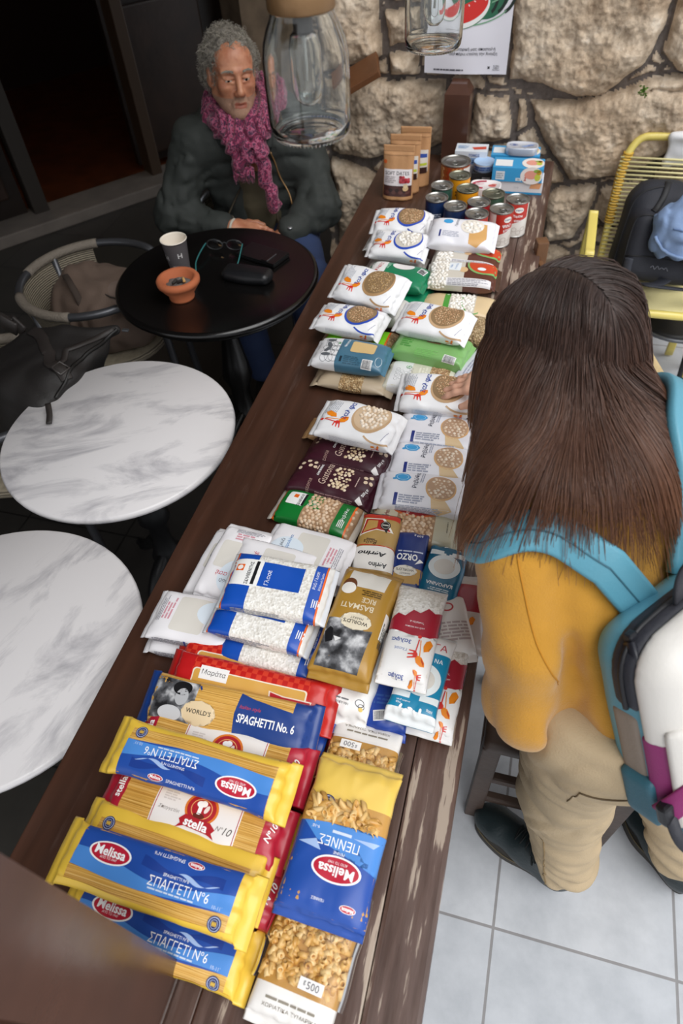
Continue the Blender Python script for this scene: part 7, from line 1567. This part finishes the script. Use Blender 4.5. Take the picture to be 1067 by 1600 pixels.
# shoulder straps, running over the sweater to the top of the bag
top = BM @ Vector((.055, -.040, .178)); top2 = BM @ Vector((-.03, -.040, .182))
def strap(pts, end, w0, name, m, th=.0085):
    q, nn = path_on(sw_plain, pts, 8, .018)
    for _i in range(4): q = [q[0]] + [(q[i-1] + q[i] * 2 + q[i+1]) / 4 for i in range(1, len(q) - 1)] + [q[-1]]
    n1 = nn[-1]; e = q[-1]; ext = [e * (1 - t) + end * t for t in (.25, .5, .75, 1.0)]; q = q + ext; nn = nn + [n1] * 4
    nn = [sum(nn[max(0, i-3):i+4], Vector()).normalized() for i in range(len(nn))]
    o = MB().tube(q, 1, m, flat=(w0, th), n=12, up=nn).build(name); o.parent = bag; o.matrix_parent_inverse = BM.inverted()
    st_ = MB().tube([p + n_ * (th + .0006) for p, n_ in zip(q, nn)], .0012, TEAD, n=5).build('strap_seam'); st_.parent = bag; st_.matrix_parent_inverse = BM.inverted()
strap([(-.02, .62, 1.08), (-.014, .570, 1.115), (.0, .549, 1.140), (.039, .554, 1.168), (.086, .56, 1.167), (.140, .553, 1.140)], top, .026, 'shoulder_strap', TEA)
strap([(.19, .86, 1.18), (.20, .78, 1.22), (.205, .705, 1.239), (.23, .662, 1.182), (.238, .645, 1.155)], top2, .026, 'shoulder_strap', TEA)
# ---------------- the man sitting behind the black table
man = tag(empty('person', (-1.06, 2.42, 0)), 'seated person with grey curly hair, dark jacket and magenta scarf behind the black table', 'person')
def Wm(o): return P0(o, man)
MH = V_(-1.072, 2.395, 1.128); fm = unit((.34, -.94, 0)); rm = unit((.94, .34, 0)); MN = V_(-1.075, 2.445, 1.0)
MSL, MSR = V_(-1.255, 2.385, .925), V_(-.885, 2.515, .925); MEL, MWL = V_(-1.335, 2.255, .695), V_(-1.105, 2.235, .655); MER, MWR = V_(-.795, 2.405, .695), V_(-.905, 2.235, .640)
MP = V_(-1.05, 2.49, .555); MC = V_(-1.07, 2.455, .90)
MHL, MKL, MAL = MP - rm * .09, V_(-1.06, 2.085, .545), V_(-1.02, 2.13, .09); MHR, MKR, MAR = MP + rm * .09, V_(-.765, 2.10, .56), V_(-.75, 2.12, .09)
ms, ML, MM = head_sdf(MH, (.58, -.80, .0), roll=3, k=1.0, neck_to=MN)
parts = []
def face_mi(Cn):
    l = (Cn - ML(0, 0, 0)) @ np.array(MM); mi = np.zeros(len(Cn), int)
    lip = (np.abs(l[:, 0]) < .021 - .25 * np.abs(l[:, 2] + .0705)) & (l[:, 2] > -.080) & (l[:, 2] < -.0615) & (l[:, 1] > .086); mi[lip] = 1
    stub = (l[:, 2] < -.052) & (l[:, 1] > .01) & (l[:, 2] > -.125) & ~lip; stub |= (l[:, 2] < -.046) & (l[:, 1] > .085) & (np.abs(l[:, 0]) < .022) & ~lip; mi[stub] = 2
    for q in (-1, 1):
        e = np.hypot((l[:, 0] - q * .031) / .0115, (l[:, 2] - .0004) / .0030); mi[(e < 1) & (l[:, 1] > .078)] = 3
        e2 = np.hypot((l[:, 0] - q * .030 - .002), (l[:, 2] - .0012)); mi[(e2 < .0044) & (e < 1.15) & (l[:, 1] > .078)] = 4
    return mi
sdf_obj(ms, 'body', tuple(MH - V_(.13, .14, .16)), tuple(MH + V_(.13, .14, .14)), .0026, None, join=parts, smooth=1, matfn=face_mi)
b_ = SDF().cap(MN + V_(0, .005, .02), MC, .062, .10, .04).cap(MC - rm * .10, MC + rm * .10, .075, .075, .06).cap(MC, MP, .11, .12, .06).cap(MHL, MHR, .09, .09, .05).chain([MSL, MEL, MWL], [.05, .042, .030], .03).chain([MSR, MER, MWR], [.05, .042, .030], .03).chain([MHL, MKL, MAL], [.08, .056, .040], .04).chain([MHR, MKR, MAR], [.08, .056, .040], .04)
sdf_obj(b_, 'body', (-1.46, 2.0, .03), (-.62, 2.68, 1.08), .011, None, join=parts)
h1, _e = hand_sdf(MWL + V_(.006, 0, .012), (.93, .02, -.10), (.0, .25, -1), (.1, -.1, 1), ln=.195, curl=.75, fore=MEL * .2 + MWL * .8, fr=.033, spread=.06)
sdf_obj(h1, 'body', (-1.20, 2.13, .57), (-.86, 2.34, .76), .003, None, join=parts)
h2, _e = hand_sdf(MWR, (-.85, -.25, -.35), (.0, .2, -1), (-.2, -.9, .2), ln=.19, curl=1.1, fore=MER * .2 + MWR * .8, fr=.033)
sdf_obj(h2, 'body', (-1.12, 2.08, .50), (-.84, 2.32, .72), .0035, None, join=parts)
Wm(np_obj(parts, 'body', [SKINM, C('#94523f', .5), C('#a47e68', .75, bump=.6, bscale=500, vary=.12, vscale=300), C('#a8988a', .3), C('#1c1512', .15)]))
# eyebrows and hair
rr = np.random.RandomState(3); pts = []
for q in (-1, 1):
    for i in range(110):
        a = rr.rand(); p0 = ML(q * (.014 + .034 * a), .0985 - .012 * a * a, .0265 + .004 * math.sin(a * 3) + rr.normal() * .0016); p0, _n = snap(ms, [tuple(p0)], .0003); p0 = np.array(p0[0]); d = unit(np.array(MM) @ V_(q * 1, .15, .35 - .5 * a)); pts.append([p0, p0 + d * .004, p0 + d * .0075 - V_(0, 0, .001)])
GREYH = hair_mat('grey_hair', [(0, '#5c5750'), (1, '#8b857b')], [(0, '#97917f'), (1, '#c4bdb0')], .6)
Wm(ribbons('eyebrows', np.array(pts), .0005, .0002, GREYH, None))
hc = SDF().ell(ML(0, -.016, .042), (.080, .100, .084), .01, 'u', MM).ell(ML(0, -.06, -.01), (.074, .055, .07), .04, 'u', MM)
for q in (-1, 1): hc.ell(ML(q * .070, -.02, .01), (.018, .045, .045), .03, 'u', MM)
hc.ell(ML(0, .100, .022), (.068, .060, .076), .02, 's', MM).ell(ML(0, .09, -.07), (.12, .075, .06), .02, 's', MM)
for q in (-1, 1): hc.ell(ML(q * .082, .010, -.012), (.02, .026, .042), .012, 's', MM)
hc.disp(lambda X, Y, Z: .008 * fbm(X * 55, Y * 55, Z * 55, 91, 2))
cap_ = sdf_obj(hc, 'hair_mass', tuple(MH - V_(.14, .15, .15)), tuple(MH + V_(.14, .15, .17)), .004, C('#7d776e', .9, bump=.9, bscale=160, vary=.25, vscale=60)); Wm(cap_)
Vh = np.array([v.co for v in cap_.data.vertices]); nh = np.array([v.normal for v in cap_.data.vertices]); sel = rr.randint(len(Vh), size=3600); st = []
for i in sel:
    p0 = Vh[i]; n0 = nh[i]; a = unit(np.cross(n0, rr.normal(size=3))); b = np.cross(n0, a); R0 = rr.uniform(.003, .007); s_ = rr.choice((-1, 1))
    st.append([p0 + n0 * (.001 + .0035 * t * (1 + .5 * rr.rand())) + a * R0 * math.sin(t * 1.5) + b * R0 * s_ * (1 - math.cos(t * 1.5)) for t in np.linspace(0, 2.4, 7)])
Wm(ribbons('hair', np.array(st), .00055, .0003, GREYH, None))
# jacket, shirt, scarf, jeans, shoes
JK = C('#2b2f2c', .75, bump=.35, bscale=320, vary=.12); JK2 = C('#232624', .7, bump=.3, bscale=320); OLV = C('#4c4533', .85, bump=.3, bscale=300, vary=.1)
jk = SDF().cap(MC - rm * .095, MP - rm * .075 + V_(0, 0, .03), .112, .125, .07).cap(MC + rm * .095, MP + rm * .075 + V_(0, 0, .03), .112, .125, .07).cap(MC - rm * .07 + V_(0, 0, .04), MC + rm * .07 + V_(0, 0, .04), .09, .09, .06)
jk.chain([MC - rm * .11, MSL + V_(.01, 0, -.02), MEL, MEL * .15 + MWL * .85], [.095, .082, .073, .052], .05).chain([MC + rm * .11, MSR + V_(-.01, 0, -.02), MER, MER * .2 + MWR * .8], [.095, .082, .073, .054], .05)
jk_plain = SDF(); jk_plain.ops = list(jk.ops)
cx = MC + fm * .12
jk.cap(MC + fm * .135 + rm * .0 + V_(0, 0, .02), MP + fm * .15 + rm * .0 + V_(0, 0, .08), .030, .048, .012, 's')
jk.disp(cloth_d(.005, 8, .009, 12, 101)).disp(lambda X, Y, Z: .004 * (1 - 2 * np.abs(vnoise(X * 30 + 3 * vnoise(X * 9, Y * 9, Z * 9, 3), Y * 22, Z * 34, 107))))
Wm(sdf_obj(jk, 'jacket', (-1.47, 2.05, .46), (-.64, 2.72, 1.08), .0085, JK, smooth=1))
sh = SDF().cap(MC + fm * .02, MP + fm * .03, .092, .118, .05).disp(cloth_d(.004, 12, .003, 20, 111)); Wm(sdf_obj(sh, 'shirt', (-1.25, 2.18, .48), (-.85, 2.62, 1.02), .009, OLV))
q, _ = snap(jk, [tuple(MC + fm * .16 + rm * (.072 + .02 * t) + V_(0, 0, .0 - .17 * t)) for t in np.linspace(0, 1, 14)], .001)
for _i in range(8): q = [q[0]] + [(q[i-1] + q[i] * 2 + q[i+1]) / 4 for i in range(1, len(q) - 1)] + [q[-1]]
Wm(MB().tube(q, .0030, C('#8a6a44', .4, metal=.5), n=6).build('pocket_zip'))
for sg, off_ in ((-1, .050), (1, .052)):
    q, _ = snap(jk, [tuple(MC + fm * .16 + rm * sg * (off_ * .7 + .02 * t) + V_(0, 0, .05 - .36 * t)) for t in np.linspace(0, 1, 20)], .001); Wm(MB().tube(q, .0035, C('#4a4236', .5, metal=.3), n=6).build('front_zip'))
for sg in (-1, 1):
    q, nn = snap(jk, [tuple(MN + rm * sg * x_ + fm * y_ + V_(0, 0, z_)) for x_, y_, z_ in ((.055, -.07, .045), (.085, -.02, .035), (.095, .035, .005), (.085, .085, -.035), (.06, .115, -.065))], .006)
    Wm(MB().tube(spline([tuple(p) for p in q], 6), 1, JK2, flat=(.030, .006), n=8, up=nn[2]).build('collar'))
q, _ = snap(jk, [tuple(MWR + V_(.02 + .02 * math.cos(0), .0, .045))], .001); Wm(MB().lathe([(0, -.003), (.008, -.003), (.009, 0), (.006, .002), (0, .0022)], C('#c4c6c8', .3, metal=.8), c=tuple(q[0]), n=20).build('cuff_snap'))
q = [tuple(MWL + V_(.014, 0, .006) + .036 * (math.cos(t) * unit(np.cross((1, 0, -.1), (0, 1, 0))) + math.sin(t) * V_(0, 1, 0))) for t in np.linspace(0, 2 * math.pi, 25)[:-1]]
Wm(MB().tube(q, .005, C('#b9b3a6', .9), n=8, closed=True).build('knit_cuff'))
JE = C('#26365a', .8, bump=.4, bscale=420, vary=.15)
je = SDF().cap(MHL, MHR, .115, .115, .05).chain([MHL, MKL, MAL + V_(0, 0, .03)], [.105, .080, .062], .04).chain([MHR, MKR, MAR + V_(0, 0, .03)], [.105, .080, .062], .04).disp(cloth_d(.005, 9, .004, 16, 121))
Wm(sdf_obj(je, 'jeans', (-1.30, 1.96, .05), (-.62, 2.66, .72), .010, JE))
for nm, A in (('shoe', MAL), ('shoe', MAR)):
    s = SDF().cap(A + V_(0, .02, -.045), A + fm * .15 + V_(0, 0, -.055), .042, .036, .02).box((A[0], A[1], -.05), (.4, .4, .052), .001, .004, 's')
    Wm(sdf_obj(s, nm, tuple(A + V_(-.12, -.24, -.095)), tuple(A + V_(.16, .10, .04)), .007, C('#1c1917', .5)))
def scarf_mat():
    m, t, b = newmat('paisley_scarf'); tc = t.nodes.new('ShaderNodeTexCoord')
    v = t.nodes.new('ShaderNodeTexVoronoi'); v.inputs['Scale'].default_value = 75; n = t.nodes.new('ShaderNodeTexNoise'); n.inputs['Scale'].default_value = 42; n.inputs['Detail'].default_value = 4; n.inputs['Distortion'].default_value = 1.5
    t.links.new(tc.outputs['Object'], v.inputs['Vector']); t.links.new(tc.outputs['Object'], n.inputs['Vector'])
    ad = t.nodes.new('ShaderNodeMath'); ad.operation = 'MULTIPLY_ADD'; ad.inputs[1].default_value = .2; t.links.new(v.outputs['Distance'], ad.inputs[0]); t.links.new(n.outputs['Fac'], ad.inputs[2])
    r = _rp(t, ad.outputs[0], [(.36, '#3a0c26'), (.46, '#7a1640'), (.53, '#1c1c34'), (.58, '#8a1e48'), (.65, '#b0607a'), (.70, '#26263f'), (.78, '#6a1438')]); t.links.new(r.outputs[0], b.inputs['Base Color']); b.inputs['Roughness'].default_value = .85; b.inputs['Sheen Weight'].default_value = .2
    return m
SCM = scarf_mat()
sc_ = SDF()
for k_ in range(2):
    A = [MN + rm * (.092 + .014 * k_) * math.cos(t) + fm * ((.098 + .012 * k_) * math.sin(t) + .015) + V_(0, 0, .036 - .034 * k_ - .042 * math.sin(t)) for t in np.linspace(0, 2 * math.pi, 19)]
    sc_.chain(A, [.031] * 19, .02)
sc_.chain([MN + fm * .115 + rm * -.050 + V_(0, 0, .0), MN + fm * .145 + rm * -.040 + V_(0, 0, -.06), MN + fm * .155 + rm * -.030 + V_(0, 0, -.12)], [.026, .026, .022], .015)
sc_.chain([MN + fm * .12 + rm * -.015 + V_(0, 0, .0), MN + fm * .15 + rm * -.004 + V_(0, 0, -.06), MN + fm * .155 + rm * .004 + V_(0, 0, -.105)], [.026, .026, .020], .015)
sc_.chain([MN + fm * .12 + rm * .045 + V_(0, 0, .0), MN + fm * .148 + rm * .052 + V_(0, 0, -.09), MN + fm * .152 + rm * .060 + V_(0, 0, -.19), MN + fm * .162 + rm * .082 + V_(0, 0, -.275)], [.026, .024, .021, .026], .015)
sc_.disp(lambda X, Y, Z: .006 * np.sin(110 * (X * rm[0] + Y * rm[1]) + 18 * vnoise(X * 9, Y * 9, Z * 7, 7)) + .004 * fbm(X * 30, Y * 30, Z * 30, 131, 2))
Wm(sdf_obj(sc_, 'scarf', tuple(MN - V_(.22, .26, .36)), tuple(MN + V_(.22, .18, .14)), .005, SCM))
m = MB(); rr2 = random.Random(5)
for i in range(26):
    t = i / 25; p0 = MN + fm * .165 + rm * (-.052 + .072 * t) + V_(0, 0, -.125 - .01 * rr2.random()); L_ = .045 + .012 * rr2.random()
    m.tube([tuple(p0), tuple(p0 + V_(rr2.uniform(-.004, .004), 0, -L_ * .5) + fm * .004), tuple(p0 + V_(rr2.uniform(-.006, .006), 0, -L_))], [.0028, .0026, .0014], SCM, n=5)
Wm(m.build('scarf_fringe'))
